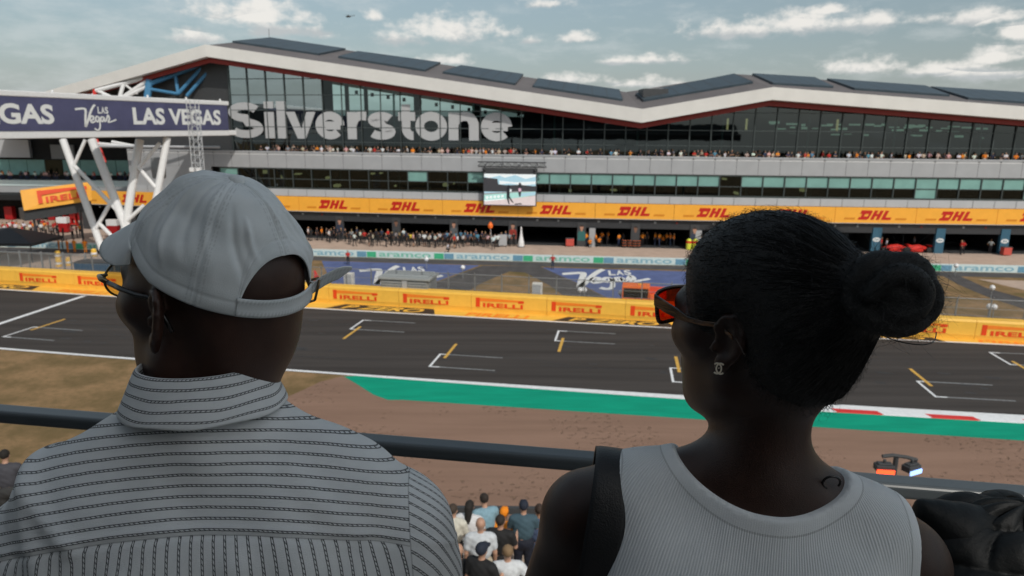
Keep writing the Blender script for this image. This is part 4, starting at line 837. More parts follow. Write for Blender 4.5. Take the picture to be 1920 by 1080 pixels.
XE = 3.7; mb.hexa([(-48, GSR[1][0], GSR[1][1]), (-48, GSR[0][0], GSR[0][1]), (XE, GSR[0][0], GSR[0][1]), (XE, GSR[1][0], GSR[1][1])][::-1] + [(-48, GSR[1][0], GSR[1][1] + .25), (-48, GSR[0][0], GSR[0][1] + .25), (XE, GSR[0][0], GSR[0][1] + .25), (XE, GSR[1][0], GSR[1][1] + .25)][::-1]); mb.build('roof', m_stand, gs)  # unseen roof, shaped for light: set back and cut short to admit skylight
LZ, LY0, LY1 = 7.05, 7.2, 13.9      # lower deck
m_deck = mat('tan deck boards', (.36, .275, .21), .85, var=.15, scale=1.5)
mb = MB(); mb.box(-30, 30, LY0, LY1, LZ - .3, LZ); mb.box(-30, 30, LY1 - .3, LY1, LZ - 3.2, LZ - .3)
for x in np.arange(-28, 29, 8): mb.box(x - .25, x + .25, LY0 + .5, LY0 + 1.0, 0, LZ - .3); mb.box(x - .25, x + .25, LY1 - 1.0, LY1 - .5, 0, LZ - .3)
for k in range(1, 6): mb.box(-30, 30, LY0 - .95 * k, LY0 - .95 * (k - 1), LZ - .3, LZ + .38 * k)
mb.build('lower_deck', m_deck, gs)
for x in (-38, -27, -16, -5, 3.3): q = MB(); q.tube([(x, -6.5, 0), (x, -6.5, FL + 8.0)], .22, n=10); q.build('column', m_stand, gs)
rail = empty('front_railing', (0, 1.4, FL), 'dark grey metal handrail running in front of the two spectators', 'railing')
m_rail = mat('grey satin rail paint', (.062, .072, .078), .32, spec=.5, var=.08)
def railp(x): return 1.34 - .163 * x
mb = MB(); qa, qb = np.array([-6, railp(-6), 0]), np.array([6, railp(6), 0]); qn = np.array([.161, .987, 0]) * .024
mb.hexa([qa - qn + (0, 0, 15.331), qb - qn + (0, 0, 15.331), qb + qn + (0, 0, 15.331), qa + qn + (0, 0, 15.331), qa - qn + (0, 0, 15.361), qb - qn + (0, 0, 15.361), qb + qn + (0, 0, 15.361), qa + qn + (0, 0, 15.361)]); bevel(mb.build('top_rail', m_rail, rail), .009, 4)
for z in (15.03, 14.75, 14.47): mb = MB(); mb.tube([(-6, railp(-6), z), (6, railp(6), z)], .008, n=8); mb.build('cable', m_rail, rail, True)
for x in (-5.2, -3.4, -1.75, 1.55, 3.3, 5.0): mb = MB(); mb.box(-.02, .02, -.03, .03, FL, 15.31, 0, -.16, (x, railp(x))); mb.build('post', m_rail, rail)
lr = empty('lower_railing', (0, 13.6, LZ), 'black front rail of the lower deck behind the standing onlookers', 'railing'); mb = MB(); mb.box(-30, 30, 13.56, 13.66, LZ + .98, LZ + 1.12); mb.build('top_rail', m_stand, lr)
mb = MB(); mb.tube([(-30, 13.6, LZ + .5), (30, 13.6, LZ + .5)], .02, n=6); mb.build('mid_rail', m_stand, lr)
for x in np.arange(-29, 30, 2.4): mb = MB(); mb.box(-.03, .03, -.03, .03, LZ, LZ + .98, 0, 0, (x, 13.61)); mb.build('post', m_stand, lr)

# two-headed light fixture on a pole rising from the lower deck
c = np.array(D(1679, 868, 10.2)); lt = empty('stage_light', (c[0], c[1], LZ), 'twin headed lamp on a pole, one strip glowing orange and one bluish white', 'lamp')
mb = MB(); mb.tube([(c[0], c[1], LZ), (c[0], c[1], c[2] + .08)], .035, n=10); mb.tube([(c[0] - .2, c[1], c[2] + .1), (c[0] - .05, c[1], c[2] + .12), (c[0] + .15, c[1], c[2] + .09), (c[0] + .3, c[1], c[2] + .05)], .028, n=8); mb.box(-.13, .15, -.1, .1, -.62, -.32, c=c); mb.build('pole', m_stand, lt, False)
def head(dx, rz, ecol, nm):
    h = MB(); cc = c + np.array([dx, -.05, -.04]); ce = MB(); k, s = math.cos(rz), math.sin(rz)
    for (x0, x1, y0, y1, z0, z1) in [(-.125, .125, -.07, .07, -.05, .045), (-.10, .10, -.05, .05, .045, .07), (-.02, .02, -.02, .02, .07, .12)]: h.box(x0, x1, y0, y1, z0, z1, 0, rz, cc)
    o = h.build('lamp_head', m_stand, lt); bevel(o, .015)
    ce.box(-.12, .12, -.085, -.071, -.075, -.012, 0, rz, cc); ce.build('led_strip', mat(nm, ecol, .4, emit=(*ecol, 2.6)), o)
head(-.185, -.10, (1.0, .07, .02), 'orange led'); head(.205, .45, (.22, .36, .75), 'blue white led')
# ------------------------------------------------------------------ bodies as smooth distance fields, skinned into one continuous surface
def RC(a, b, ra, rb=None, k=.02, t=0): return ('rc', np.array(a, float), np.array(b, float), ra, ra if rb is None else rb, k, t)
def EL(c, r, k=.02, t=0, rot=None): return ('el', np.array(c, float), np.array(r, float), rot, None, k, t)
def CUT(p): return ('cut', p)
def pdist(p, X):
    if p[0] == 'rc':
        a, b, ra, rb = p[1:5]; ab = b - a; L = float(ab @ ab) + 1e-12; q = X - a; h = np.clip((q @ ab) / L, 0, 1); d = q - h[..., None] * ab
        return np.sqrt((d * d).sum(-1)) - (ra + h * (rb - ra))
    q = X - p[1]
    if p[3] is not None: q = q @ p[3]
    k0 = np.sqrt(((q / p[2]) ** 2).sum(-1)); k1 = np.sqrt(((q / p[2] ** 2) ** 2).sum(-1)) + 1e-9
    return k0 * (k0 - 1) / k1
def pbox(p, m):
    if p[0] == 'rc': r = max(p[3], p[4]); return np.minimum(p[1], p[2]) - r - m, np.maximum(p[1], p[2]) + r + m
    r = p[2].max(); return p[1] - r - m, p[1] + r + m
def smin(a, b, k):
    h = np.clip(.5 + .5 * (b - a) / k, 0, 1); return b + (a - b) * h - k * h * (1 - h)
def feval(prims, X, far_=.12):
    F = np.full(X.shape[:-1], far_)
    for p in prims:
        if p[0] == 'cut': F = -smin(-F, pdist(p[1], X), .004)
        else: F = smin(F, pdist(p, X), p[5])
    return F
def fgrid(prims, lo, hi, h, infl=0.0):
    lo = np.array(lo, float); n = np.ceil((np.array(hi) - lo) / h).astype(int) + 1; F = np.full(n, .12, np.float32)
    ax = [lo[i] + h * np.arange(n[i]) for i in range(3)]
    for p in prims:
        cut = p[0] == 'cut'; q = p[1] if cut else p; a, b = pbox(q, .13 if not cut else .01); i0 = np.maximum(0, np.floor((a - lo) / h).astype(int)); i1 = np.minimum(n, np.ceil((b - lo) / h).astype(int) + 1)
        if (i1 <= i0).any(): continue
        X = np.stack(np.meshgrid(*[ax[i][i0[i]:i1[i]] for i in range(3)], indexing='ij'), -1); d = pdist(q, X); sl = tuple(slice(i0[i], i1[i]) for i in range(3))
        F[sl] = -smin(-F[sl], d, .004) if cut else smin(F[sl], d, q[5])
    return F - infl, lo, ax
def nets(F, lo, h):
    """surface nets"""
    s = F < 0; n = np.array(F.shape); c = np.zeros(n - 1, np.int8)
    cs = [(i, j, k) for i in (0, 1) for j in (0, 1) for k in (0, 1)]
    for i, j, k in cs: c += s[i:n[0] - 1 + i, j:n[1] - 1 + j, k:n[2] - 1 + k]
    act = (c > 0) & (c < 8); I = np.argwhere(act); idx = np.full(n - 1, -1, np.int64); idx[act] = np.arange(len(I)); V = np.zeros((len(I), 3)); cnt = np.zeros(len(I))
    for a in range(3):
        e = np.eye(3, dtype=int)[a]
        for c0 in cs:
            if c0[a]: continue
            p = I + np.array(c0); f0 = F[tuple(p.T)]; q = p + e; f1 = F[tuple(q.T)]; m = (f0 < 0) != (f1 < 0); t = np.where(m, f0 / np.where(m, f0 - f1, 1), 0)
            V[m] += (np.array(c0) + e * t[m, None]); cnt[m] += 1
    V = (I + V / cnt[:, None]) * h + lo; Q = []
    for a in range(3):
        e = np.eye(3, dtype=int)[a]; b, cc = [np.eye(3, dtype=int)[(a + 1) % 3], np.eye(3, dtype=int)[(a + 2) % 3]]
        sa = [slice(None)] * 3; sb = [slice(None)] * 3; sa[a] = slice(0, n[a] - 1); sb[a] = slice(1, n[a]); m = s[tuple(sa)] != s[tuple(sb)]; P = np.argwhere(m)
        P = P[(P[:, (a + 1) % 3] > 0) & (P[:, (a + 2) % 3] > 0) & (P[:, (a + 1) % 3] < n[(a + 1) % 3] - 1) & (P[:, (a + 2) % 3] < n[(a + 2) % 3] - 1)]
        if not len(P): continue
        q = np.stack([idx[tuple((P - b - cc).T)], idx[tuple((P - cc).T)], idx[tuple(P.T)], idx[tuple((P - b).T)]], 1); fl = ~s[tuple(P.T)]; q[fl] = q[fl][:, ::-1]; Q.append(q)
    return V, np.concatenate(Q)
def relax(V, Q, n=2, w=.5):
    E = np.concatenate([Q[:, [0, 1]], Q[:, [1, 2]], Q[:, [2, 3]], Q[:, [3, 0]]]); E = np.concatenate([E, E[:, ::-1]]); c = np.bincount(E[:, 0], minlength=len(V)).astype(float)[:, None]; c[c == 0] = 1
    for _ in range(n): A = np.stack([np.bincount(E[:, 0], V[E[:, 1], i], len(V)) for i in range(3)], 1) / c; V = V + (A - V) * w
    return V
def np_mesh(name, V, Q, mats, mi=None, smooth=True):
    me = bpy.data.meshes.new(name); nq = Q.shape[1]; me.vertices.add(len(V)); me.vertices.foreach_set('co', np.asarray(V, np.float32).ravel()); me.loops.add(Q.size); me.loops.foreach_set('vertex_index', Q.ravel().astype(np.int32)); me.polygons.add(len(Q)); me.polygons.foreach_set('loop_start', np.arange(0, Q.size, nq, dtype=np.int32)); me.polygons.foreach_set('loop_total', np.full(len(Q), nq, np.int32))
    for m in mats: me.materials.append(m)
    if mi is not None: me.polygons.foreach_set('material_index', np.asarray(mi, np.int32))
    me.polygons.foreach_set('use_smooth', np.full(len(Q), smooth)); me.update(calc_edges=True); me.validate(); return me
def region(prims, V, Q):
    C = V[Q].mean(1); best = np.full(len(C), 9.0); out = np.zeros(len(C), int)
    for p in prims:
        if p[0] == 'cut': continue
        d = pdist(p, C); m = d < best; best[m] = d[m]; out[m] = p[6]
    return out

# ---- small standing figures: 0 skin 1 shirt 2 trousers 3 hair 4 shoe
def figure(arms='down', stride=0.0, lean=0.0, shorts=False, hair='short', crouch=False, skirt=False, fat=1.0):
    P = []; hz = .92; b = np.array([0, lean, 0])
    def sh(p): p = np.array(p, float); return p + b * max(0, (p[2] - hz)) / .6
    T = .03
    if crouch: hz = .45
    dz = hz - .92
    leg = 0 if shorts or skirt else 2
    for s in (-1, 1):
        st = stride * s
        if crouch: hip, kn, an = (.09 * s, 0, hz), (.13 * s, .34, .5), (.12 * s, .08, .09)
        else: hip, kn, an = (.09 * s, 0, hz), (.095 * s, .5 * st + .02, .5), (.10 * s, st - .02 * 0, .09)
        P += [RC(hip, kn, .085 * fat, .058, .03, leg if not shorts else 2), RC(kn, an, .055, .042, .02, leg), RC(an, (an[0] * 1.15, an[1] + .14, .045), .045, .035, .02, 4)]
    if skirt: P.append(RC((0, 0, hz), (0, .02, .55), .15, .19, .03, 2))
    P += [EL(sh((0, 0, hz + .02)), (.165 * fat, .115 * fat, .12), .04, 2), EL(sh((0, 0, 1.18 + dz)), (.165 * fat, .115 * fat, .22), .05, 1), EL(sh((0, -.01, 1.33 + dz)), (.18, .11, .14), .05, 1), RC(sh((-.15, 0, 1.40 + dz)), sh((.15, 0, 1.40 + dz)), .062, .062, .04, 1)]
    P += [RC(sh((0, 0, 1.42 + dz)), sh((0, .01, 1.53 + dz)), .055, .05, .03, 0), EL(sh((0, .02, 1.62 + dz)), (.073, .092, .11), .02, 0), EL(sh((0, -.005, 1.655 + dz)), (.08, .095, .09), .015, 3), RC(sh((0, .10, 1.60 + dz)), sh((0, .118, 1.585 + dz)), .012, .014, .012, 0)]
    P += [EL(sh((s * .076, .01, 1.61 + dz)), (.012, .02, .03), .008, 0) for s in (-1, 1)]
    if hair == 'long': P.append(RC(sh((0, -.06, 1.62 + dz)), sh((0, -.10, 1.38 + dz)), .075, .05, .02, 3))
    if hair == 'cap': P += [RC(sh((-.03, .09, 1.67 + dz)), sh((-.03, .15, 1.655 + dz)), .03, .022, .02, 3), RC(sh((.03, .09, 1.67 + dz)), sh((.03, .15, 1.655 + dz)), .03, .022, .02, 3)]
    for s in (-1, 1):
        a = sh((.195 * s, 0, 1.385 + dz))
        if arms == 'down' or (arms == 'one' and s < 0): e, w = sh((.245 * s, -.02, 1.11 + dz)), sh((.25 * s, .08, .87 + dz))
        elif arms == 'hips': e, w = sh((.36 * s, -.04, 1.15 + dz)), sh((.19 * s, .06, 1.0 + dz))
        elif arms == 'cross': e, w = sh((.25 * s, .06, 1.12 + dz)), sh((-.08 * s, .19, 1.15 + dz + .03 * s))
        elif arms == 'rail': e, w = sh((.27 * s, .10, 1.14 + dz)), sh((.16 * s, .34, 1.10 + dz))
        elif arms == 'up': e, w = sh((.28 * s, .14, 1.28 + dz)), sh((.10 * s, .24, 1.50 + dz))
        else: e, w = sh((.26 * s, .06, 1.14 + dz)), sh((.22 * s, .30, 1.22 + dz))
        a, e, w = [np.array(q, float) for q in (a, e, w)]; m = a + (e - a) * .62; dr = (w - e) / np.linalg.norm(w - e)
        P += [RC(a, m, .06, .05, .03, 1), RC(m, e, .046, .04, .015, 0), RC(e, w, .04, .028, .015, 0), EL(w + dr * .04, (.026, .026, .042), .01, 0)]
        sd_ = np.cross(dr, (0, 1.0, .3)); sd_ /= np.linalg.norm(sd_)
        for k in range(4): q = w + dr * .07 + sd_ * (k - 1.5) * .017; P.append(RC(q, q + dr * (.05 + .008 * (k in (1, 2))) + np.array([0, .012, -.008]), .0085, .007, .004, 0))
        P.append(RC(w + dr * .03 - sd_ * s * .02, w + dr * .06 - sd_ * s * .045, .010, .008, .006, 0))
    return P
def cmat(name, attr, rough=.75):
    m = bpy.data.materials.new(name); m.use_nodes = True; t = NT(m.node_tree); b = m.node_tree.nodes['Principled BSDF']; b.inputs['Roughness'].default_value = rough; b.inputs['Specular IOR Level'].default_value = .25
    tc = t.new('ShaderNodeTexCoord'); n = t.noise(tc.outputs['Object'], 9, 4); a = t.attr(attr, 'OBJECT'); t.l.new(t.mix(1.0, a.outputs['Color'], t.mix(n, (.75, .75, .75), (1.1, 1.1, 1.1)), 'MULTIPLY'), b.inputs['Base Color']); return m
CM = [cmat('person skin', 'skin_colour', .55), cmat('person top', 'top_colour'), cmat('person trousers', 'trouser_colour'), cmat('person hair', 'hair_colour', .8), cmat('person shoes', 'shoe_colour')]
_fig = {}
def fig_mesh(key, h=.026):
    k = (repr(sorted(key.items())), h)
    if k not in _fig:
        P = figure(**key); F, lo, ax = fgrid(P, (-.5, -.55, -.02), (.5, .62, 1.82), h); V, Q = nets(F, lo, h); V = relax(V, Q, 1, .4); _fig[k] = np_mesh('person', V, Q, CM, region(P, V, Q))
    return _fig[k]
SK = dict(pale=(.45, .26, .18), tan=(.33, .18, .11), brown=(.16, .085, .05), dark=(.07, .04, .028))
HC = dict(dark=(.02, .016, .014), brown=(.07, .04, .022), fair=(.30, .20, .10), grey=(.28, .27, .26), none=None)
TC = dict(white=(.66, .67, .68), black=(.022, .022, .025), orange=(.82, .25, .02), red=(.5, .03, .025), blue=(.10, .25, .36), navy=(.03, .04, .08), beige=(.5, .42, .33), pink=(.66, .4, .38), grey=(.24, .25, .26), green=(.05, .2, .12), yellow=(.7, .55, .06))
def person(key, loc, rz, label, group, top='white', trousers='navy', skin='pale', hair='brown', scale=1.0, h=.026, shoe=(.03, .03, .03), haircol=None):
    o = bpy.data.objects.new('person', fig_mesh(key, h)); COL.objects.link(o); o.location = tuple(float(q) for q in loc); o.rotation_euler = (0, 0, rz); o.scale = (scale,) * 3
    tag(o, label, 'person', group); g = lambda c: tuple(float(x * R.uniform(.9, 1.1)) for x in c)
    o['top_colour'] = g(TC[top]); o['trouser_colour'] = g(TC[trousers]); o['skin_colour'] = g(SK[skin]); o['hair_colour'] = g(haircol or HC[hair] or SK[skin]); o['shoe_colour'] = g(shoe); return o
POSES = [dict(arms='down'), dict(arms='hips'), dict(arms='cross'), dict(arms='rail', lean=.1), dict(arms='down', hair='long'), dict(arms='up'), dict(arms='one', hair='cap', lean=.05), dict(arms='rail', lean=.14, hair='cap'), dict(arms='cross', hair='long'), dict(arms='one', stride=.18), dict(arms='down', stride=-.2), dict(arms='down', shorts=True), dict(arms='one', crouch=True, lean=.22)]
class Crowd:
    """collects people, then words a label for each from what sets it apart"""
    def __init__(s): s.L = []
    def add(s, key, loc, rz, where, group, top, **kw): s.L.append([key, loc, rz, where, group, top, kw])
    def go(s):
        byk = {}
        for e in s.L: byk.setdefault((e[3], e[5]), []).append(e)
        for (where, top), es in byk.items():
            es.sort(key=lambda e: e[1][0] / max(1, e[1][1]))
            for i, e in enumerate(es):
                w = {'black': 'dark', 'blue': 'light blue', 'navy': 'navy'}.get(top, top); g = f'person in {w} {where}'
                if len(es) > 1: g += f', {ordn(i)} from left'
                person(e[0], e[1], e[2], g, e[4], top, **e[6])
CR = Crowd()
# terrace crowd leaning over the parapet of the pit building
def seg_name(x):
    for lim, n in [(-40.4, 'left of the big letters'), (-32.2, 'under the letter S'), (-26.8, 'under the letters i and l'), (-18.6, 'under the letters v and e'), (-12.0, 'under the letters r and s'), (-5.0, 'under the letters t and o'), (1.0, 'under the last letters n and e'), (8, 'right of the video screen'), (14, 'left of the roof valley'), (19.5, 'below the roof valley'), (26, 'right of the roof valley'), (33, 'below the right roof peak'), (41, 'above the head with the bun'), (49, 'past the right roof peak'), (57, 'over the first two blue pillars'), (99, 'at the right edge')]:
        if x < lim: return n
x = -38.5
while x < 68:
    dens = 1.0 if x > -36 else .35
    if R.random() < dens:
        top = R.choice(['white'] * 6 + ['black'] * 6 + ['orange', 'orange', 'beige', 'beige', 'pink', 'red', 'grey', 'blue', 'navy', 'navy'])
        back = R.random() < .3; off = -R.uniform(.62, .75) - (R.uniform(.55, 1.1) if back else 0)
        CR.add(R.choice(POSES[:9]), fp(x, off, ZT), math.pi + R.uniform(-.5, .5) + (0 if not back else R.choice([0, 1.2, -1.2])), 'on the terrace ' + seg_name(x), 'spectators on the terrace of the pit building', top, skin=R.choice(['pale'] * 4 + ['tan', 'brown']), hair=R.choice(['dark', 'brown', 'brown', 'fair', 'grey', 'dark']), scale=R.uniform(.92, 1.04), trousers=R.choice(['navy', 'black', 'beige']))
    x += R.choice([.38, .44, .5, .62, .8, 1.3]) * (1 if x > -36 else 1.6)
# crowd on the far left wing
x = -99.0
while x < -61:
    top = R.choice(['white'] * 5 + ['black'] * 5 + ['orange', 'pink', 'pink', 'red', 'beige', 'navy']); back = R.random() < .35
    CR.add(R.choice(POSES[:9]), (x, 121.6 + (R.uniform(.6, 1.6) if back else 0), 6.2), math.pi + R.uniform(-.6, .6), 'on the set back terrace ' + ('left of the white legs' if x < -88 else 'among the white legs'), 'spectators on the set back terrace', top, skin=R.choice(['pale'] * 4 + ['tan', 'brown']), hair=R.choice(['dark', 'brown', 'fair']), scale=R.uniform(.93, 1.05))
    x += R.choice([.38, .45, .55, .8])
# pit lane: photo foot points
PLP = [(579, 451, 'white', 0, 'left'), (613, 452, 'black', 2, ''), (622, 453, 'black', 1, ''), (634, 454, 'black', 0, ''), (660, 455, 'grey', 4, ''), (665, 462, 'white', 9, ''), (676, 457, 'white', 10, ''), (684, 458, 'red', 1, ''), (692, 462, 'black', 11, ''), (700, 462, 'beige', 8, ''), (724, 463, 'black', 9, ''), (736, 461, 'black', 10, ''), (743, 458, 'grey', 0, ''),
       (770, 461, 'yellow', 0, ''), (775, 463, 'pink', 11, ''), (787, 461, 'white', 0, ''), (796, 463, 'white', 11, ''), (804, 464, 'beige', 8, ''), (816, 465, 'white', 1, ''), (825, 460, 'white', 4, ''), (838, 459, 'blue', 0, ''), (838, 474, 'white', 12, ''), (852, 466, 'red', 11, ''), (858, 465, 'white', 10, ''), (864, 458, 'blue', 2, ''), (872, 457, 'blue', 0, ''), (883, 461, 'blue', 1, ''), (892, 456, 'navy', 0, ''), (898, 460, 'blue', 12, ''), (904, 458, 'navy', 2, ''), (914, 463, 'pink', 0, ''), (925, 468, 'white', 9, ''), (928, 463, 'white', 0, ''), (955, 462, 'grey', 0, ''),
       (1098, 462, 'orange', 2, ''), (1105, 464, 'orange', 12, ''), (1113, 461, 'orange', 0, ''), (1122, 462, 'orange', 12, ''), (1137, 460, 'black', 0, ''), (1140, 458, 'orange', 1, ''), (1236, 462, 'orange', 9, ''), (1249, 461, 'orange', 2, ''), (1256, 462, 'orange', 1, ''), (1315, 466, 'orange', 0, ''), (1325, 468, 'orange', 12, ''), (1345, 466, 'orange', 5, ''), (1800, 478, 'red', 0, ''), (1804, 477, 'red', 9, ''), (1855, 476, 'grey', 1, ''), (1712, 468, 'grey', 0, ''),
       (648, 453, 'black', 4, ''), (706, 456, 'black', 0, ''), (716, 455, 'navy', 2, ''), (753, 457, 'black', 1, ''), (762, 459, 'navy', 4, ''), (781, 458, 'black', 0, ''), (811, 459, 'black', 2, ''), (846, 458, 'black', 0, ''), (877, 462, 'navy', 11, ''), (910, 459, 'black', 4, ''), (940, 461, 'black', 1, ''), (604, 451, 'orange', 0, ''), (595, 451, 'black', 0, ''), (628, 450, 'black', 2, ''), (670, 452, 'navy', 0, ''), (728, 454, 'red', 0, ''),
       (584, 452, 'black', 2, ''), (618, 455, 'white', 1, ''), (640, 452, 'black', 8, ''), (655, 459, 'black', 0, ''), (681, 455, 'black', 4, ''), (696, 459, 'black', 1, ''), (710, 461, 'black', 9, ''), (733, 459, 'black', 2, ''), (749, 462, 'black', 8, ''), (757, 455, 'white', 0, ''), (766, 463, 'black', 10, ''), (784, 463, 'black', 9, ''), (792, 458, 'black', 4, ''), (800, 459, 'black', 0, ''), (807, 463, 'white', 2, ''), (820, 463, 'black', 9, ''), (831, 463, 'black', 0, ''), (835, 461, 'navy', 2, ''), (843, 463, 'black', 10, ''), (855, 459, 'blue', 1, ''), (868, 463, 'white', 4, ''), (888, 462, 'black', 0, ''), (895, 461, 'blue', 9, ''), (907, 464, 'black', 8, ''), (919, 461, 'black', 2, ''), (933, 464, 'white', 1, ''), (948, 459, 'navy', 4, ''), (963, 462, 'black', 0, ''), (1101, 459, 'orange', 0, ''), (1108, 460, 'orange', 5, ''), (1117, 463, 'orange', 9, ''), (1128, 459, 'orange', 2, ''), (1160, 462, 'orange', 0, ''), (1168, 461, 'black', 2, ''), (1204, 462, 'orange', 1, ''), (1212, 460, 'black', 0, ''), (1228, 461, 'orange', 0, ''), (1243, 460, 'orange', 12, ''), (1263, 463, 'orange', 2, ''), (1308, 464, 'orange', 5, ''), (1319, 465, 'orange', 1, ''), (1332, 466, 'orange', 0, ''), (1338, 466, 'red', 2, ''), (1640, 470, 'red', 0, ''), (1650, 472, 'red', 1, ''), (1660, 473, 'white', 4, ''),
       (16, 441, 'red', 0, 'L'), (34, 438, 'orange', 1, 'L'), (44, 447, 'red', 2, 'L'), (66, 439, 'orange', 4, 'L'), (79, 441, 'white', 0, 'L'), (86, 438, 'orange', 0, 'L'), (102, 441, 'red', 1, 'L'), (106, 438, 'red', 0, 'L'), (145, 446, 'red', 0, 'L'), (152, 444, 'orange', 1, 'L'), (8, 441, 'red', 0, 'L'), (58, 443, 'white', 2, 'L'),
       (20, 438, 'white', 0, 'L'), (32, 442, 'white', 4, 'L'), (12, 445, 'white', 8, 'L'), (40, 444, 'beige', 0, 'L'), (47, 441, 'white', 2, 'L'), (60, 436, 'red', 0, 'L'), (83, 434, 'red', 1, 'L'), (92, 436, 'red', 0, 'L'), (70, 445, 'navy', 4, 'L'), (98, 447, 'white', 0, 'L'), (137, 449, 'pink', 2, 'L'), (110, 443, 'black', 0, 'L'), (120, 452, 'black', 8, 'L'), (5, 447, 'grey', 0, 'L'), (26, 436, 'red', 2, 'L'), (75, 432, 'black', 0, 'L'), (88, 445, 'beige', 1, 'L'), (54, 447, 'beige', 4, 'L')]
def lane_where(px, side):
    if side == 'L': return 'in the pit lane by the slanting yellow board'
    for lim, n in [(650, 'at the garages beside the cap'), (712, 'in the pit lane right of the cap'), (762, 'in the pit lane between the left portraits'), (830, 'in the busy pit lane left of the screen'), (870, 'in the pit lane by the red overalls portrait'), (960, 'in the pit lane below the video screen'), (1160, 'in the garage right of the empty one'), (1300, 'in the garage left of the head with the bun'), (1370, 'beside the yellow fuel drums'), (2000, 'by the blue garage pillars')]:
        if px < lim: return n
for px, py, top, pose, side in PLP:
    CR.add(POSES[pose], G(px, py), R.uniform(0, 6.28), lane_where(px, side), 'crew and visitors in the pit lane', top, trousers='black' if top != 'orange' else R.choice(['black', 'navy']), skin=R.choice(['pale', 'pale', 'tan', 'brown']), hair=R.choice(['dark', 'brown', 'fair']), scale=R.uniform(1.05, 1.15))
CR.go()
# marshals in orange overalls
for px, py, w_ in [(112, 474, 'leftmost'), (128, 475, 'second from the left'), (141, 474, 'third from the left, thin and dark'), (161, 475, 'rightmost'), (163, 511, 'nearest, standing beside the blue container')]:
    person(POSES[R.choice([0, 1, 2])], G(px, py), R.uniform(2, 4), f'marshal in orange overalls behind the grey yard fence, {w_}', 'marshals in orange overalls', 'orange', 'orange', 'pale', 'brown', 1.05)
person(POSES[0], G(653, 497), 3.3, 'marshal in orange red standing on the service road by the pit wall', 'marshals at the pit wall', 'red', 'black'); person(POSES[1], G(1036, 505), 3.0, 'marshal in dark red standing at the pit wall above the road fork', 'marshals at the pit wall', 'red', 'navy')
# pit lane gear
def kit(name, px, py, label, cat, build, grp=None): c = np.array(G(px, py)); o = empty(name, c, label, cat, grp); build(o, c); return o
def drums(o, c):
    for a in (-.0,): q = MB(); q.lathe(c, [(.28, .0), (.36, .05), (.37, .7), (.36, 1.25), (.2, 1.45), (.05, 1.5)], 14); q.build('body', mat('yellow green drum', (.62, .66, .06), .4), o); q = MB(); q.lathe(c, [(.38, .9), (.385, .95), (.385, 1.15), (.375, 1.2)], 14); q.build('label_band', m_redpaint, o)
kit('fuel_drum', 1291, 468, 'left one of two yellow green drums beside the hair of the woman', 'drum', drums, 'yellow green drums'); kit('fuel_drum', 1303, 468.5, 'right one of two yellow green drums beside the hair of the woman', 'drum', drums, 'yellow green drums')
def tyres(o, c):
    for k in range(3): q = MB(); q.lathe(c + (0, 0, .34 * k), [(.20, .0), (.33, .02), (.36, .1), (.36, .26), (.33, .33), (.20, .335)], 18); q.build('tyre', mat('black tyre rubber', (.02, .02, .02), .8), o); q = MB(); q.lathe(c + (0, 0, .34 * k), [(.345, .33), (.35, .334), (.352, .3), (.345, .3)], 18); q.build('stripe', m_orangepaint, o)
for i, (px, py, w_) in enumerate([(1170, 464, 'first from the left in front of the orange crew portrait'), (1180, 464, 'second from the left in front of the orange crew portrait'), (1189, 464.5, 'third from the left in front of the orange crew portrait'), (1196, 464.5, 'rightmost in front of the orange crew portrait'), (1066, 461, 'beside the pale panel at the empty garage')]): kit('tyre_stack', px, py, 'stack of three black tyres, ' + w_, 'tyres', tyres, 'stacks of tyres')
def pod(o, c): q = MB(); q.lathe(c, [(.35, 0), (.42, .1), (.4, .6), (.2, 1.5), (.1, 2.3), (.12, 2.6), (.05, 2.75)], 14); q.build('body', m_steel, o); q = MB(); q.lathe(c, [(.5, .0), (.5, .08), (.45, .1)], 14); q.build('base', m_dgrey, o)
kit('white_bottle_banner', 977, 463, 'tall white bottle shaped stand in the pit lane right of the teal portrait', 'stand', pod)
def board(o, c): q = MB(); q.box(-.6, .6, -.05, .05, .2, 1.7, 0, .1, c); q.build('panel', m_panel, o); q = MB(); [q.box(a, a + .06, -.3, .3, 0, .2, 0, .1, c) for a in (-.5, .45)]; q.build('foot', m_dgrey, o)
kit('grey_board', 942, 463, 'grey upright board standing in the pit lane below the video screen', 'board', board)
def flagpole(o, c): q = MB(); q.tube([c, c + (-.25, 0, 3.0)], .03, n=6); q.build('pole', m_steel, o); q = MB(); q.lathe(c + (-.25, 0, 3.0), [(.05, -.35), (.3, -.2), (.34, .15), (.1, .55)], 10); q.build('orange_head', m_orangepaint, o)
kit('lollipop_pole', 923, 466, 'thin pole topped with an orange head in the pit lane', 'pole', flagpole)
def redbox(o, c): q = MB(); q.box(-.55, .55, -.35, .35, .1, 1.1, 0, .05, c); bevel(q.build('body', mat('pinkish red cabinet', (.5, .08, .06), .4), o), .04); q = MB(); q.box(-.57, .57, -.37, .37, 1.1, 1.16, 0, .05, c); q.build('lid', m_dgrey, o)
kit('red_cabinet', 1068, 462, 'small red cabinet at the pillar by the empty garage', 'cabinet', redbox); kit('red_cabinet', 1885, 479, 'small red cabinet at the foot of the rightmost blue pillar', 'cabinet', redbox)
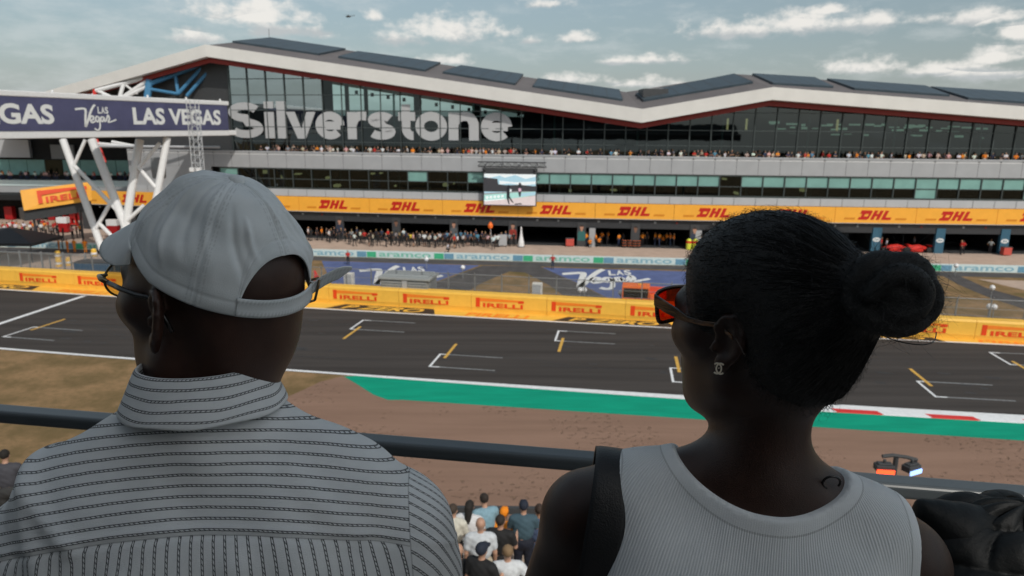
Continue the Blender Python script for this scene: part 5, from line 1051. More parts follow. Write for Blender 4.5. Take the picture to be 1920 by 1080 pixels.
def racecar(o, c):
    q = MB(); q.tube([c + (-1.9, 0, .35), c + (-1.2, 0, .42), c + (-.2, 0, .55), c + (.6, 0, .6), c + (1.5, 0, .45), c + (2.3, 0, .3)], [.12, .2, .34, .4, .28, .12], n=12); q.box(-.7, .9, -.75, .75, .12, .5, c=c); q.tube([c + (.2, 0, .8), c + (1.3, 0, .6)], [.22, .1], n=10); q.build('body', m_redpaint, o)
    q = MB(); q.box(-2.5, -1.9, -.95, .95, .12, .2, c=c); q.build('front_wing', m_redpaint, o); q = MB(); q.box(1.9, 2.3, -.5, .5, .75, .95, c=c); q.box(2.0, 2.2, -.04, .04, .3, .75, c=c); q.build('rear_wing', m_redpaint, o)
    for a in (-1.5, 1.6):
        for b in (-.8, .8): q = MB(); q.tube([c + (a, b - .17, .36), c + (a, b - .14, .36), c + (a, b + .14, .36), c + (a, b + .17, .36)], [.3, .36, .36, .3], n=16); q.build('wheel', mat('black tyre rubber', (.02, .02, .02)), o)
for px, py, l in [(1672, 471, 'red single seat race car in the garage left of the second blue pillar'), (1712, 472, 'red single seat race car beside the second blue pillar')]: kit('race_car', px, py, l, 'race car', racecar, 'red race cars in the garage')

# ------------------------------------------------------------------ onlookers on the lower deck, seen from above and behind
def onlooker(px, py, dep, rz, label, key, top, trousers, skin, haircol, bald=False, cap=None, ht=1.74, foot=LZ):
    """head centre at the photo point; clothing and hair are their own meshes over one body"""
    hp = np.array(D(px, py, dep)); P = figure(**key); hh = .013; s = ht / 1.74
    o = bpy.data.objects.new('person', None); F, lo, ax = fgrid(P, (-.5, -.55, -.02), (.5, .62, 1.82), hh); V, Q = nets(F, lo, hh); V = relax(V, Q, 2, .5)
    o = bpy.data.objects.new('person', np_mesh('person', V, Q, [mat('skin ' + skin, SK[skin], .5, bump=.0008, bscale=120)])); COL.objects.link(o)
    o.location = (float(hp[0] - key.get('lean', 0) * .75 * math.sin(-rz) * 0), float(hp[1]), float(hp[2] - 1.64 * s)); o.rotation_euler = (0, 0, rz); o.scale = (s,) * 3; tag(o, label, 'person', 'onlookers on the lower deck')
    def cloth(name, tags, infl, col, fold=.006, extra=()):
        sub = [p for p in P if p[0] != 'cut' and p[6] in tags] + list(extra); F, lo, ax = fgrid(sub, (-.52, -.57, -.04), (.52, .66, 1.84), hh, infl); V, Q = nets(F, lo, hh); V = relax(V, Q, 2, .5)
        n = np.sin(V[:, 0] * 37 + V[:, 2] * 21) * np.sin(V[:, 2] * 29 + V[:, 1] * 31) * fold; V = V + n[:, None] * np.array([.5, .8, 0]); c = bpy.data.objects.new(name, np_mesh(name, V, Q, [mat(f'cloth {name} {[round(x, 2) for x in col]}', col, .8, var=.12, scale=18, bump=.002, bscale=60)])); COL.objects.link(c); c.parent = o; return c
    cloth('shirt', (1,), .016, top); cloth('trousers', (2,), .012, trousers)
    if cap is not None: cloth('cap', (3,), .010, cap, .001)
    elif not bald: cloth('hair', (3,), .006, haircol, .004)
    cloth('shoes', (4,), .012, (.03, .03, .035), .001); return o
S_ = dict(shorts=True)
for a in [(814, 940, 13.3, .15, 'person in a mint green shirt at the far left of the lower deck', dict(arms='rail', lean=.12), (.42, .62, .50), (.03, .03, .04), 'brown', (.02, .016, .014)),
          (849, 955, 12.9, -.3, 'person in a cream t-shirt and black trousers with arms folded on the lower deck', dict(arms='cross', fat=1.12), (.58, .56, .48), (.012, .012, .014), 'pale', (.05, .035, .025)),
          (878, 953, 13.2, -.2, 'woman in a white sleeveless top and white shorts with a ponytail', dict(arms='rail', lean=.08, shorts=True, hair='long'), (.62, .62, .63), (.6, .6, .6), 'tan', (.015, .012, .01)),
          (913, 943, 13.4, .35, 'tall person in a light blue polo shirt leaning on the lower rail', dict(arms='rail', lean=.14), (.20, .33, .40), (.22, .18, .12), 'pale', (.025, .018, .014)),
          (944, 967, 13.5, -.1, 'person in an orange top and orange cap at the lower rail', dict(arms='rail', lean=.1, hair='cap'), (.85, .27, .015), (.1, .1, .12), 'tan', None),
          (982, 952, 13.0, .0, 'person in a dark teal t-shirt and dark cap with arms on the lower rail', dict(arms='rail', lean=.06, hair='cap', fat=1.1), (.045, .085, .11), (.008, .01, .02), 'pale', None),
          (1014, 960, 13.2, .25, 'woman in a dark blue patterned dress at the right end of the group', dict(arms='rail', lean=.08, skirt=True), (.06, .085, .15), (.06, .085, .15), 'tan', (.04, .025, .018)),
          (901, 982, 12.0, .05, 'bald person in a pale grey t-shirt in the middle of the group', dict(arms='down', fat=1.15), (.52, .55, .58), (.4, .35, .27), 'pale', None),
          (938, 976, 12.3, -.25, 'person in a black t-shirt and black trousers beside the orange cap', dict(arms='one'), (.014, .014, .015), (.012, .012, .013), 'pale', (.025, .017, .012)),
          (859, 1032, 10.9, .1, 'bald person in a black shirt in the front row near the striped shirt', dict(arms='down'), (.012, .013, .014), (.02, .02, .022), 'pale', None),
          (903, 1030, 10.6, -.55, 'person in a black t-shirt and dark cap in the front row', dict(arms='one', hair='cap', fat=1.1), (.012, .012, .013), (.02, .02, .022), 'pale', None),
          (952, 1034, 10.8, .05, 'person with fair hair in a white t-shirt in the front row', dict(arms='hips'), (.58, .60, .62), (.25, .2, .15), 'pale', (.20, .13, .07)),
          (4, 858, 13.5, .3, 'dark haired person on the lower deck at the left edge of the picture', dict(arms='rail', lean=.1), (.05, .05, .06), (.03, .03, .03), 'pale', (.015, .012, .01))]:
    px, py, dep, rz, lab, key, top, tro, skin, hc = a; cap_ = None; bald = False
    if 'orange cap' in lab and 'orange top' in lab: cap_ = (.85, .25, .01)
    elif 'dark cap' in lab: cap_ = (.015, .02, .035)
    elif hc is None: bald = True
    onlooker(px, py, dep, rz, lab, key, top, tro, skin, hc, bald, cap_)
# ------------------------------------------------------------------ the two spectators in the foreground
def rotz(a): return np.array([[math.cos(a), -math.sin(a), 0], [math.sin(a), math.cos(a), 0], [0, 0, 1.0]])
def rotx(a): return np.array([[1.0, 0, 0], [0, math.cos(a), -math.sin(a)], [0, math.sin(a), math.cos(a)]])
def roty(a): return np.array([[math.cos(a), 0, math.sin(a)], [0, 1.0, 0], [-math.sin(a), 0, math.cos(a)]])
def xf(P, M, t, k=1.0):
    if k != 1.0: P = [scl(p, k) for p in P]
    out = []
    for p in P:
        if p[0] == 'cut': out.append(('cut', xf([p[1]], M, t)[0]))
        elif p[0] == 'rc': out.append(('rc', M @ p[1] + t, M @ p[2] + t) + p[3:])
        else: out.append(('el', M @ p[1] + t, p[2], M if p[3] is None else M @ p[3]) + p[4:])
    return out
def scl(p, k):
    if p[0] == 'cut': return ('cut', scl(p[1], k))
    if p[0] == 'rc': return ('rc', p[1] * k, p[2] * k, p[3] * k, p[4] * k) + p[5:]
    return ('el', p[1] * k, p[2] * k) + p[3:]
def head_prims(w=1.0, jaw=1.0, male=True):
    P = [EL((0, -.014, .038), (.076 * w, .098, .080), .02), EL((0, .028, -.012), (.067 * w, .070, .098), .03), EL((0, .042, -.066), (.053 * jaw, .050, .042), .025), RC((0, .077, -.090), (0, .079, -.084), .021 * jaw, .021, .02),
         RC((-.05 * jaw, -.002, -.06), (-.02 * jaw, .066, -.098), .022, .018, .025), RC((.05 * jaw, -.002, -.06), (.02 * jaw, .066, -.098), .022, .018, .025), EL((0, -.058, -.02), (.058, .045, .06), .03)]
    for s in (-1, 1): P += [RC((.050 * s, .060, -.010), (.058 * s, .040, -.004), .023, .022, .02), RC((.012 * s, .094, .028), (.045 * s, .078, .026), .012, .011, .015), RC((.009 * s, .108, -.026), (.012 * s, .108, -.027), .008, .008, .006), CUT(EL((.031 * s, .101, .008), (.015, .010, .010))), EL((.031 * s, .083, .008), (.0125, .0125, .0125), .002)]
    P += [RC((0, .094, .022), (0, .116, -.022), .008, .011, .008), RC((-.02, .092, -.053), (.02, .092, -.053), .008, .008, .008), RC((-.018, .091, -.066), (.018, .091, -.066), .009, .009, .008)]
    return P
def ear_prims(s, x=.074, big=1.0, flare=.42):
    """an ear standing off the side of the head: rim, inner fold, bowl, lobe"""
    c = np.array([x * s, -.006, -.002]); u = np.array([flare * s, -.91, 0]); u /= np.linalg.norm(u); v = np.array([0, -.12, 1.0]); v /= np.linalg.norm(v); n = np.cross(u, v) * (1 if s < 0 else -1); M = np.stack([u, v, n * (1 if np.dot(np.cross(u, v), n) > 0 else -1)], 1)
    pt = lambda a, b, o=0: c + (u * a + v * b) * big + n * o
    rim = [(.004, .004), (-.002, .018), (.006, .029), (.018, .0315), (.028, .025), (.0315, .012), (.030, -.002), (.025, -.014), (.017, -.024)]; P = [EL(pt(.013, .004, -.002), (.017 * big, .028 * big, .0048), .004, 0, M)]
    P += [RC(pt(*a, .002), pt(*b, .002), .0040, .0040, .003) for a, b in zip(rim, rim[1:])]
    fold = [(.017, .022), (.0225, .010), (.0225, -.003), (.017, -.013), (.008, -.018)]; P += [RC(pt(*a, .0015), pt(*b, .0015), .0034, .0034, .003) for a, b in zip(fold, fold[1:])]
    P += [EL(pt(.0095, -.0275), (.0095, .0105, .0055), .006, 0, M), RC(pt(-.002, -.008, .002), pt(.000, -.003, .003), .005, .0045, .004), CUT(EL(pt(.010, -.003, .006), (.0095, .0125, .0065), rot=M)), CUT(EL(pt(.010, .017, .006), (.006, .008, .005), rot=M))]
    return P, pt, n
def torso_prims(male=True, k=1.0):
    P = []; sw = .178 if male else .168; nr = (.064, .058) if male else (.050, .046)
    N = [RC((0, -.006, -.03), (0, .010, .095), nr[0], nr[1], .035)]
    for s in (-1, 1):
        P += [RC((.030 * s, -.004, -.014), (.14 * s if male else .125 * s, -.012, -.085 if male else -.058), .038 if male else .032, .052 if male else .042, .04, 1), RC((.12 * s, -.008, -.095 if male else -.066), (sw * s, 0, -.154 if male else -.092), .056 if male else .044, .057 if male else .046, .03, 1), EL((.088 * s, -.062, -.170), (.07, .045, .10), .04, 1)]
    P += [RC((0, -.010, -.03), (0, -.034, -.15), .050 if male else .044, .062 if male else .05, .06, 1)]
    P += [EL((0, -.005, -.20), (.175 if male else .145, .102 if male else .085, .18), .04, 1), EL((0, .040, -.21), (.155 if male else .13, .09, .15), .04, 1), EL((0, .010, -.38), (.155 if male else .122, .105 if male else .088, .20), .05, 1), EL((0, .010, -.60), (.170, .118, .15), .05, 1)]
    A = []
    for s in (-1, 1):
        sh, el = (sw * 1.05 * s, 0, -.168 if male else -.104), ((sw + .052) * s, .045, -.355); wr = ((sw - .03) * s, .31, -.375) if male else ((sw - .05) * s, .30, -.36)
        A += [RC(sh, el, .056 if male else .043, .044 if male else .035, .035, 2), RC(el, wr, .043 if male else .034, .029 if male else .024, .025, 3)]; el, wr = np.array(el), np.array(wr); d = (wr - el) / np.linalg.norm(wr - el); q = np.array([d[1], -d[0], 0]) * (-s); palm = wr + d * .045
        A.append(EL(palm, (.038, .045, .016), .012, 3, np.stack([q, d, np.cross(q, d)], 1)))
        for f_, (L1, L2) in enumerate([(.036, .034), (.042, .038), (.040, .036), (.032, .028)]):
            b = wr + d * .082 + q * ((f_ - 1.5) * .019); m = b + d * L1 + np.array([0, 0, -.012]); e = m + d * L2 * .45 + np.array([0, 0, -L2 * .85]); A += [RC(b - d * .02, m, .0095, .0088, .006, 3), RC(m, e, .0088, .0075, .004, 3)]
        t0 = wr + d * .025 - q * .034 * 1; t1 = t0 + d * .035 - q * .02 + np.array([0, 0, -.01]); A += [RC(t0 + q * .012, t1, .012, .0095, .008, 3), RC(t1, t1 + d * .028 + q * .004 + np.array([0, 0, -.012]), .0095, .008, .004, 3)]
    return P, N, A
def field_mesh(name, prims, lo, hi, h, mats, infl=0.0, mask=None, it=2, w=.5, post=None):
    F, lo, ax = fgrid(prims, lo, hi, h)
    if mask is not None:
        for i in range(F.shape[0]):        # slab by slab keeps memory low
            X = np.stack(np.meshgrid(ax[0][i:i + 1], ax[1], ax[2], indexing='ij'), -1); mk = mask(X); inf = infl(X, mk) if callable(infl) else infl; F[i:i + 1] = np.maximum(F[i:i + 1] - inf, mk)
    else: F = F - infl
    V, Q = nets(F, lo, h); V = relax(V, Q, it, w)
    if post is not None: V = post(V, Q)
    me = np_mesh(name, V, Q, mats); o = bpy.data.objects.new(name, me); COL.objects.link(o); return o, V, Q
def normals(V, Q):
    n = np.cross(V[Q[:, 2]] - V[Q[:, 0]], V[Q[:, 3]] - V[Q[:, 1]]); A = np.zeros_like(V)
    for k in range(4): np.add.at(A, Q[:, k], n)
    return A / (np.linalg.norm(A, axis=1, keepdims=True) + 1e-12)
def fattr(o, name, vals):
    a = o.data.attributes.new(name, 'FLOAT', 'POINT'); a.data.foreach_set('value', np.asarray(vals, np.float32))
def skin_mat(name, c, rough=.42):
    m = bpy.data.materials.new(name); m.use_nodes = True; t = NT(m.node_tree); b = m.node_tree.nodes['Principled BSDF']; tc = t.new('ShaderNodeTexCoord'); v = tc.outputs['Object']; n = t.noise(v, 26, 4); n2 = t.noise(v, 900, 3, .7)
    t.l.new(t.mix(t.step(n, .3, .7), [x * .82 for x in c], [x * 1.2 for x in c]), b.inputs['Base Color']); b.inputs['Roughness'].default_value = rough; b.inputs['Specular IOR Level'].default_value = .40; b.inputs['Subsurface Weight'].default_value = .06; b.inputs['Subsurface Radius'].default_value = (.008, .003, .002)
    bn = t.new('ShaderNodeBump'); bn.inputs['Distance'].default_value = .00035; t.l.new(n2, bn.inputs['Height']); t.l.new(bn.outputs[0], b.inputs['Normal']); return m
def hair_mat(name, c, rough=.5, freq=700):
    m = bpy.data.materials.new(name); m.use_nodes = True; t = NT(m.node_tree); b = m.node_tree.nodes['Principled BSDF']; tc = t.new('ShaderNodeTexCoord'); n = t.noise(tc.outputs['Object'], freq, 3, .7); n2 = t.noise(tc.outputs['Object'], 40, 3)
    t.l.new(t.mix(n2, [x * .6 for x in c], [x * 1.5 for x in c]), b.inputs['Base Color']); b.inputs['Roughness'].default_value = rough; b.inputs['Specular IOR Level'].default_value = .35
    bn = t.new('ShaderNodeBump'); bn.inputs['Distance'].default_value = .0012; t.l.new(n, bn.inputs['Height']); t.l.new(bn.outputs[0], b.inputs['Normal']); return m
m_skinm, m_skinw = skin_mat('deep brown skin of the man', (.046, .022, .0155)), skin_mat('deep brown skin of the woman', (.034, .0155, .0105), .40)
def fade_mat(m):
    t = NT(m.node_tree); tc = t.new('ShaderNodeTexCoord'); n = t.noise(tc.outputs['Object'], 1400, 2, .6); b = m.node_tree.nodes['Principled BSDF']; t.l.new(t.step(t.m('SUBTRACT', t.m('MULTIPLY', t.attr('density').outputs['Fac'], 1.1), n), -.22, .12), b.inputs['Alpha']); return m
m_hairm, m_hairw = hair_mat('cropped black hair', (.0075, .0055, .0048), .8, 1100), hair_mat('black pulled back hair', (.003, .003, .003), .5)
m_gold = mat('dark gilt metal', (.22, .17, .10), .3, metal=.9); m_blackp = mat('glossy black acetate', (.012, .010, .010), .22, spec=.5)

fade_mat(m_hairm)
# ================= man in the cap
YM = math.radians(59); HM = rotz(YM) @ roty(math.radians(0)) @ rotx(math.radians(5)); earm = np.array(D(287, 600, .72)); HMo = earm - HM @ np.array([-.082, -.014, -.002])
YT = math.radians(6); TM = rotz(YT); TMo = np.array(D(393, 788, .795))
hp = head_prims(1.0, 1.08); e1, ept, en = ear_prims(-1, .076); e2, _, _ = ear_prims(1, .076); tp, npz, ap = torso_prims(True)
headw = xf(hp + e1 + e2, HM, HMo); torw = xf(tp, TM, TMo); armw = xf(ap, TM, TMo)
neck = [RC(TM @ np.array([0, -.006, -.03]) + TMo, HMo + HM @ np.array([0, -.022, -.055]), .064, .058, .03), RC(TM @ np.array([0, .03, -.02]) + TMo, HMo + HM @ np.array([0, .01, -.06]), .05, .045, .03)]
bodyP = torw + neck + armw + headw
lo, hi = TMo + np.array([-.42, -.36, -.68]), TMo + np.array([.40, .52, .30])
man, V, Q = field_mesh('person', bodyP, lo, hi, .0034, [m_skinm]); FLM = FL
tag(man, 'man seen from behind in a grey cap and a striped grey shirt, looking left', 'person', 'spectators at the front rail')
def locT(X): return (X - TMo) @ TM
def locH(X): return (X - HMo) @ HM
# cropped hair under the cap
def mk_hair(X):
    q = locH(X); lower = (-.066 - .10 * np.clip(-q[..., 1], -.03, .1)) - q[..., 2]; front = q[..., 1] - (.035 + .3 * q[..., 2]); lowside = (-.005 - q[..., 2]) - np.clip((-.022 - q[..., 1]) * 3, 0, .06); return np.maximum(np.maximum(lower, front), np.maximum(lowside, -1))
o, V, Q = field_mesh('hair', xf(hp, HM, HMo) + neck, HMo - .16, HMo + .16, .003, [m_hairm], .0018, mk_hair, 1, .4); fattr(o, 'density', np.clip(-mk_hair(V) / .030, 0, 1)); adopt(o, man)

# shirt with a yoke: horizontal chain stripes above the seam, vertical below
def shirt_mat():
    m = bpy.data.materials.new('linen with woven chain stripes'); m.use_nodes = True; t = NT(m.node_tree); b = m.node_tree.nodes['Principled BSDF']; b.inputs['Roughness'].default_value = .9; b.inputs['Specular IOR Level'].default_value = .15
    A = lambda n: t.attr(n).outputs['Fac']; tc = t.new('ShaderNodeTexCoord'); v = tc.outputs['Object']
    wob = t.m('MULTIPLY', t.m('SUBTRACT', t.noise(v, 60, 3), .5), .10)
    def stripe(ac, al, sp):
        f = t.m('SUBTRACT', t.m('FRACT', t.m('ADD', t.m('DIVIDE', ac, sp), wob)), .5); a = t.m('ABSOLUTE', f); inside = t.m('LESS_THAN', a, .135); edge = t.m('GREATER_THAN', a, .055)
        g = t.m('FRACT', t.m('ADD', t.m('DIVIDE', al, .0050), t.m('MULTIPLY', t.m('SIGN', f), .12))); link = t.m('LESS_THAN', g, .34); gap = t.m('GREATER_THAN', g, .12)
        return t.m('MULTIPLY', inside, t.m('MAXIMUM', t.m('MULTIPLY', edge, gap), link))
    y = stripe(A('yoke_across'), A('yoke_along'), .0112); bk = stripe(A('back_across'), A('back_along'), .0098); sl = stripe(A('sleeve_across'), A('sleeve_along'), .0112)
    iny = t.m('GREATER_THAN', A('yoke_across'), 0.0); ins = t.m('GREATER_THAN', A('sleeve_mask'), 0.0)
    s = t.m('ADD', t.m('MULTIPLY', y, iny), t.m('MULTIPLY', bk, t.m('SUBTRACT', 1.0, iny))); s = t.m('ADD', t.m('MULTIPLY', sl, ins), t.m('MULTIPLY', s, t.m('SUBTRACT', 1.0, ins)))
    seam = t.m('MAXIMUM', t.m('MULTIPLY', t.m('LESS_THAN', t.m('ABSOLUTE', A('yoke_across')), .0007), t.m('SUBTRACT', 1.0, ins)), t.m('LESS_THAN', t.m('ABSOLUTE', A('sleeve_mask')), .0008))
    weave = t.noise(t.mapping(v, (1, 1, 3)), 420, 3, .7); tone = t.noise(v, 14, 4)
    base = t.mix(t.step(tone, .3, .7), (.62, .64, .65), (.70, .715, .72)); base = t.mix(t.m('MULTIPLY', weave, .35), base, (.46, .475, .485)); base = t.mix(t.m('MULTIPLY', seam, .45), base, (.2, .21, .22))
    t.l.new(t.mix(t.m('MULTIPLY', s, .78), base, (.012, .013, .016)), b.inputs['Base Color'])
    bn = t.new('ShaderNodeBump'); bn.inputs['Distance'].default_value = .0006; h = t.m('ADD', weave, t.m('MULTIPLY', s, .5)); t.l.new(h, bn.inputs['Height']); t.l.new(bn.outputs[0], b.inputs['Normal']); return m
m_shirt = shirt_mat()
def yoke_s(q): return (q[..., 2] + .30 * np.clip(q[..., 1] + .10, -.05, .3) + .75 * q[..., 0] ** 2 - .10 * q[..., 0] * 0) + .080
def folds(V, Q):
    n = normals(V, Q); q = locT(V); s = yoke_s(q); d = np.zeros(len(V))
    for (ax_, ay_, fr, ph, am) in [(.9, .45, 38, .3, .0022), (-.7, .7, 31, 1.2, .0020), (.25, 1, 55, 2.0, .0012), (1, .1, 90, .5, .0006)]: d += am * np.sin((q[:, 0] * ax_ + q[:, 2] * ay_) * fr + ph + 2 * np.sin(q[:, 0] * 9 + q[:, 2] * 13))
    d -= .0022 * np.exp(-(s / .0035) ** 2) * (np.abs(q[:, 0]) > .21) * -1; low = np.clip((-s - .0) / .1, 0, 1); d += low * .0035 * np.sin(q[:, 0] * 46 + 3 * np.sin(q[:, 2] * 8)); d -= .0022 * np.exp(-(s / .0035) ** 2); d += .0016 * np.exp(-((s - .006) / .004) ** 2)
    for x0, z0, x1, z1, wd, am in [(-.20, -.02, -.11, -.085, .010, .006), (-.17, -.05, -.13, -.17, .012, .004), (.10, -.03, .17, -.10, .012, .004), (.05, -.11, .02, -.30, .016, .005), (-.06, -.12, -.10, -.33, .016, .004)]:
        a = np.array([x0, z0]); e = np.array([x1, z1]) - a; p = q[:, [0, 2]] - a; h = np.clip((p @ e) / (e @ e), 0, 1); dist = np.linalg.norm(p - h[:, None] * e, axis=1); d += am * np.exp(-(dist / wd) ** 2) * (q[:, 1] < .06)
    return V + n * d[:, None]
cl = [p for p in torw if p[0] != 'cut'] + [p for p in armw if p[6] == 2]
sleeve = xf([RC((.195 * s, 0, -.165), (.238 * s, .05, -.39), .062, .060, .03, 2) for s in (-1, 1)], TM, TMo)
def mk_shirt(X): q = locT(X); return np.maximum(-.635 - q[..., 2], -.335 - q[..., 2] - 9 * (np.abs(q[..., 0]) < .19))
shirt, V, Q = field_mesh('shirt', cl + sleeve, lo, hi, .0034, [m_shirt], .013, mk_shirt, 10, .5, folds); q = locT(V)
qs = locT(relax(V, Q, 60, .6)); fattr(shirt, 'yoke_across', yoke_s(qs)); fattr(shirt, 'yoke_along', q[:, 0] * 1.05); fattr(shirt, 'back_across', np.arctan2(q[:, 0], .115 - q[:, 1]) * .205 + .02 * q[:, 2]); fattr(shirt, 'back_along', q[:, 2])
sx = np.abs(q[:, 0]) - (.222 + .06 * np.clip(-.13 - q[:, 2], -.1, .3)); fattr(shirt, 'sleeve_mask', np.where(q[:, 2] > -.60, sx, -.1)); fattr(shirt, 'sleeve_across', q[:, 1] * .8 + .55 * q[:, 2] + .3 * np.abs(q[:, 0])); fattr(shirt, 'sleeve_along', q[:, 2]); adopt(shirt, man)
# fold-down collar: stand inside, leaf outside
def collar():
    vs = []; fs = []; NU = 120; prof = [(.072, .000), (.0690, .022), (.0650, .046), (.0655, .053), (.0685, .055), (.0720, .052), (.0770, .042), (.0825, .031), (.0880, .020), (.0930, .009), (.0922, .007), (.089, .009)]
    c = np.array([0, -.008, 0.020]); A1, A2 = [], []
    lens = np.concatenate([[0], np.cumsum([math.dist(a, b) for a, b in zip(prof, prof[1:])])])
    for i in range(NU + 1):
        th = math.radians(-172 + 344 * i / NU)          # 0 is the back of the neck
        for j, (r, z) in enumerate(prof):
            front = max(0, (abs(th) - 1.9) / 1.1); ry = r * (1.0 + .20 * front); zz = z - .030 * front - .006 * (1 - math.cos(th)) * (1 if j > 4 else .6); wv = .0012 * math.sin(th * 7 + j) if j > 6 else 0
            r *= .955; ry *= .955; vs.append(TMo + TM @ (c + np.array([math.sin(th) * r * .98, -math.cos(th) * ry * (.93 if abs(th) < 1.57 else 1.0), zz + wv]))); A1.append(lens[j]); A2.append(th * .085)
    m_ = len(prof); fs = [(i * m_ + j, (i + 1) * m_ + j, (i + 1) * m_ + j + 1, i * m_ + j + 1) for i in range(NU) for j in range(m_ - 1)]
    me = bpy.data.meshes.new('collar'); me.from_pydata([tuple(v) for v in vs], [], fs); me.materials.append(m_shirt); me.polygons.foreach_set('use_smooth', [True] * len(fs)); o = bpy.data.objects.new('collar', me); COL.objects.link(o)
    fattr(o, 'yoke_across', np.array(A1) + .0020); fattr(o, 'yoke_along', A2)
    for nm in ('back_across', 'back_along', 'sleeve_across', 'sleeve_along'): fattr(o, nm, np.zeros(len(vs)))
    fattr(o, 'sleeve_mask', np.full(len(vs), -.1)); s = o.modifiers.new('thick', 'SOLIDIFY'); s.thickness = .0016; s.offset = 1; o.modifiers.new('sub', 'SUBSURF').levels = 1; o.modifiers['sub'].render_levels = 1; adopt(o, man)
collar()
def trousers(T_, To, parent, col, w=1.0):
    P = [EL((0, .01, -.62), (.172 * w, .122, .13), .04)] + [RC((.09 * s, .01, -.66), (.10 * s, .03, -1.06), .088, .062, .03) for s in (-1, 1)] + [RC((.10 * s, .03, -1.06), (.105 * s, .0, FL - To[2] + .06), .06, .05, .02) for s in (-1, 1)]
    o, _, _ = field_mesh('trousers', xf(P, T_, To), To + np.array([-.3, -.25, FL - To[2] + .02]), To + np.array([.3, .3, -.5]), .012, [mat('trouser cloth ' + str(col), col, .85, bump=.001, bscale=200)], .01); adopt(o, parent)
    F_ = [RC((.105 * s, -.03, FL - To[2] + .05), (.12 * s, .17, FL - To[2] + .04), .045, .038, .02) for s in (-1, 1)]; o, _, _ = field_mesh('shoes', xf(F_, T_, To), To + np.array([-.3, -.3, FL - To[2] - .02]), To + np.array([.3, .35, FL - To[2] + .13]), .01, [mat('dark shoe leather', (.03, .025, .022), .4)]); adopt(o, parent)
trousers(TM, TMo, man, (.05, .055, .07))
# belly of the body continues down inside the trousers; shirt tail hangs over them

# the cap
m_cap = bpy.data.materials.new('grey cotton twill'); m_cap.use_nodes = True
def cap_nodes():
    t = NT(m_cap.node_tree); b = m_cap.node_tree.nodes['Principled BSDF']; tc = t.new('ShaderNodeTexCoord'); v = tc.outputs['Object']; n = t.noise(v, 24, 4); w = t.noise(t.mapping(v, (1, 1, 1)), 1300, 3, .7); st = t.attr('stitch').outputs['Fac']
    c = t.mix(t.step(n, .3, .7), (.60, .635, .645), (.70, .73, .74)); c = t.mix(t.m('MULTIPLY', w, .35), c, (.42, .44, .445)); c = t.mix(t.m('MULTIPLY', st, .30), c, (.16, .17, .175)); t.l.new(c, b.inputs['Base Color']); b.inputs['Roughness'].default_value = .88; b.inputs['Specular IOR Level'].default_value = .2
    b.inputs['Sheen Weight'].default_value = .15
    bn = t.new('ShaderNodeBump'); bn.inputs['Distance'].default_value = .0004; t.l.new(w, bn.inputs['Height']); t.l.new(bn.outputs[0], b.inputs['Normal'])
cap_nodes()
CM_ = HM @ rotx(math.radians(15)); CMo = HMo + HM @ np.array([0, -.006, .004])
AX, AY, HT = .0865, .1065, .137
def cap_rim(th):           # th 0 front, pi back; height of the rim above ear level
    base = .012 * math.cos(th) + .045 - .010 * (1 - abs(math.cos(th))) ; d = abs(abs(th) - math.pi); op = 0.60
    arch = .060 * math.sqrt(max(0, 1 - (d / op) ** 2.6)) if d < op else 0
    return base, arch
def cap_pt(th, z, zr, off=0.0):
    t = max(0.0, min(1.0, (z + .02) / (HT + .02))); e = (1 - t ** 2.9) ** (1 / 2.35); top = .012 * (1 - e) * 0
    bul = 1 + .035 * math.sin(math.pi * min(1, t * 1.5)) * math.cos(th) ** 2 * (math.cos(th) > 0)
    return np.array([(AX * e * bul + off) * -math.sin(th), (AY * e * bul + off) * math.cos(th), z])
cap = bpy.data.objects.new('cap', None)
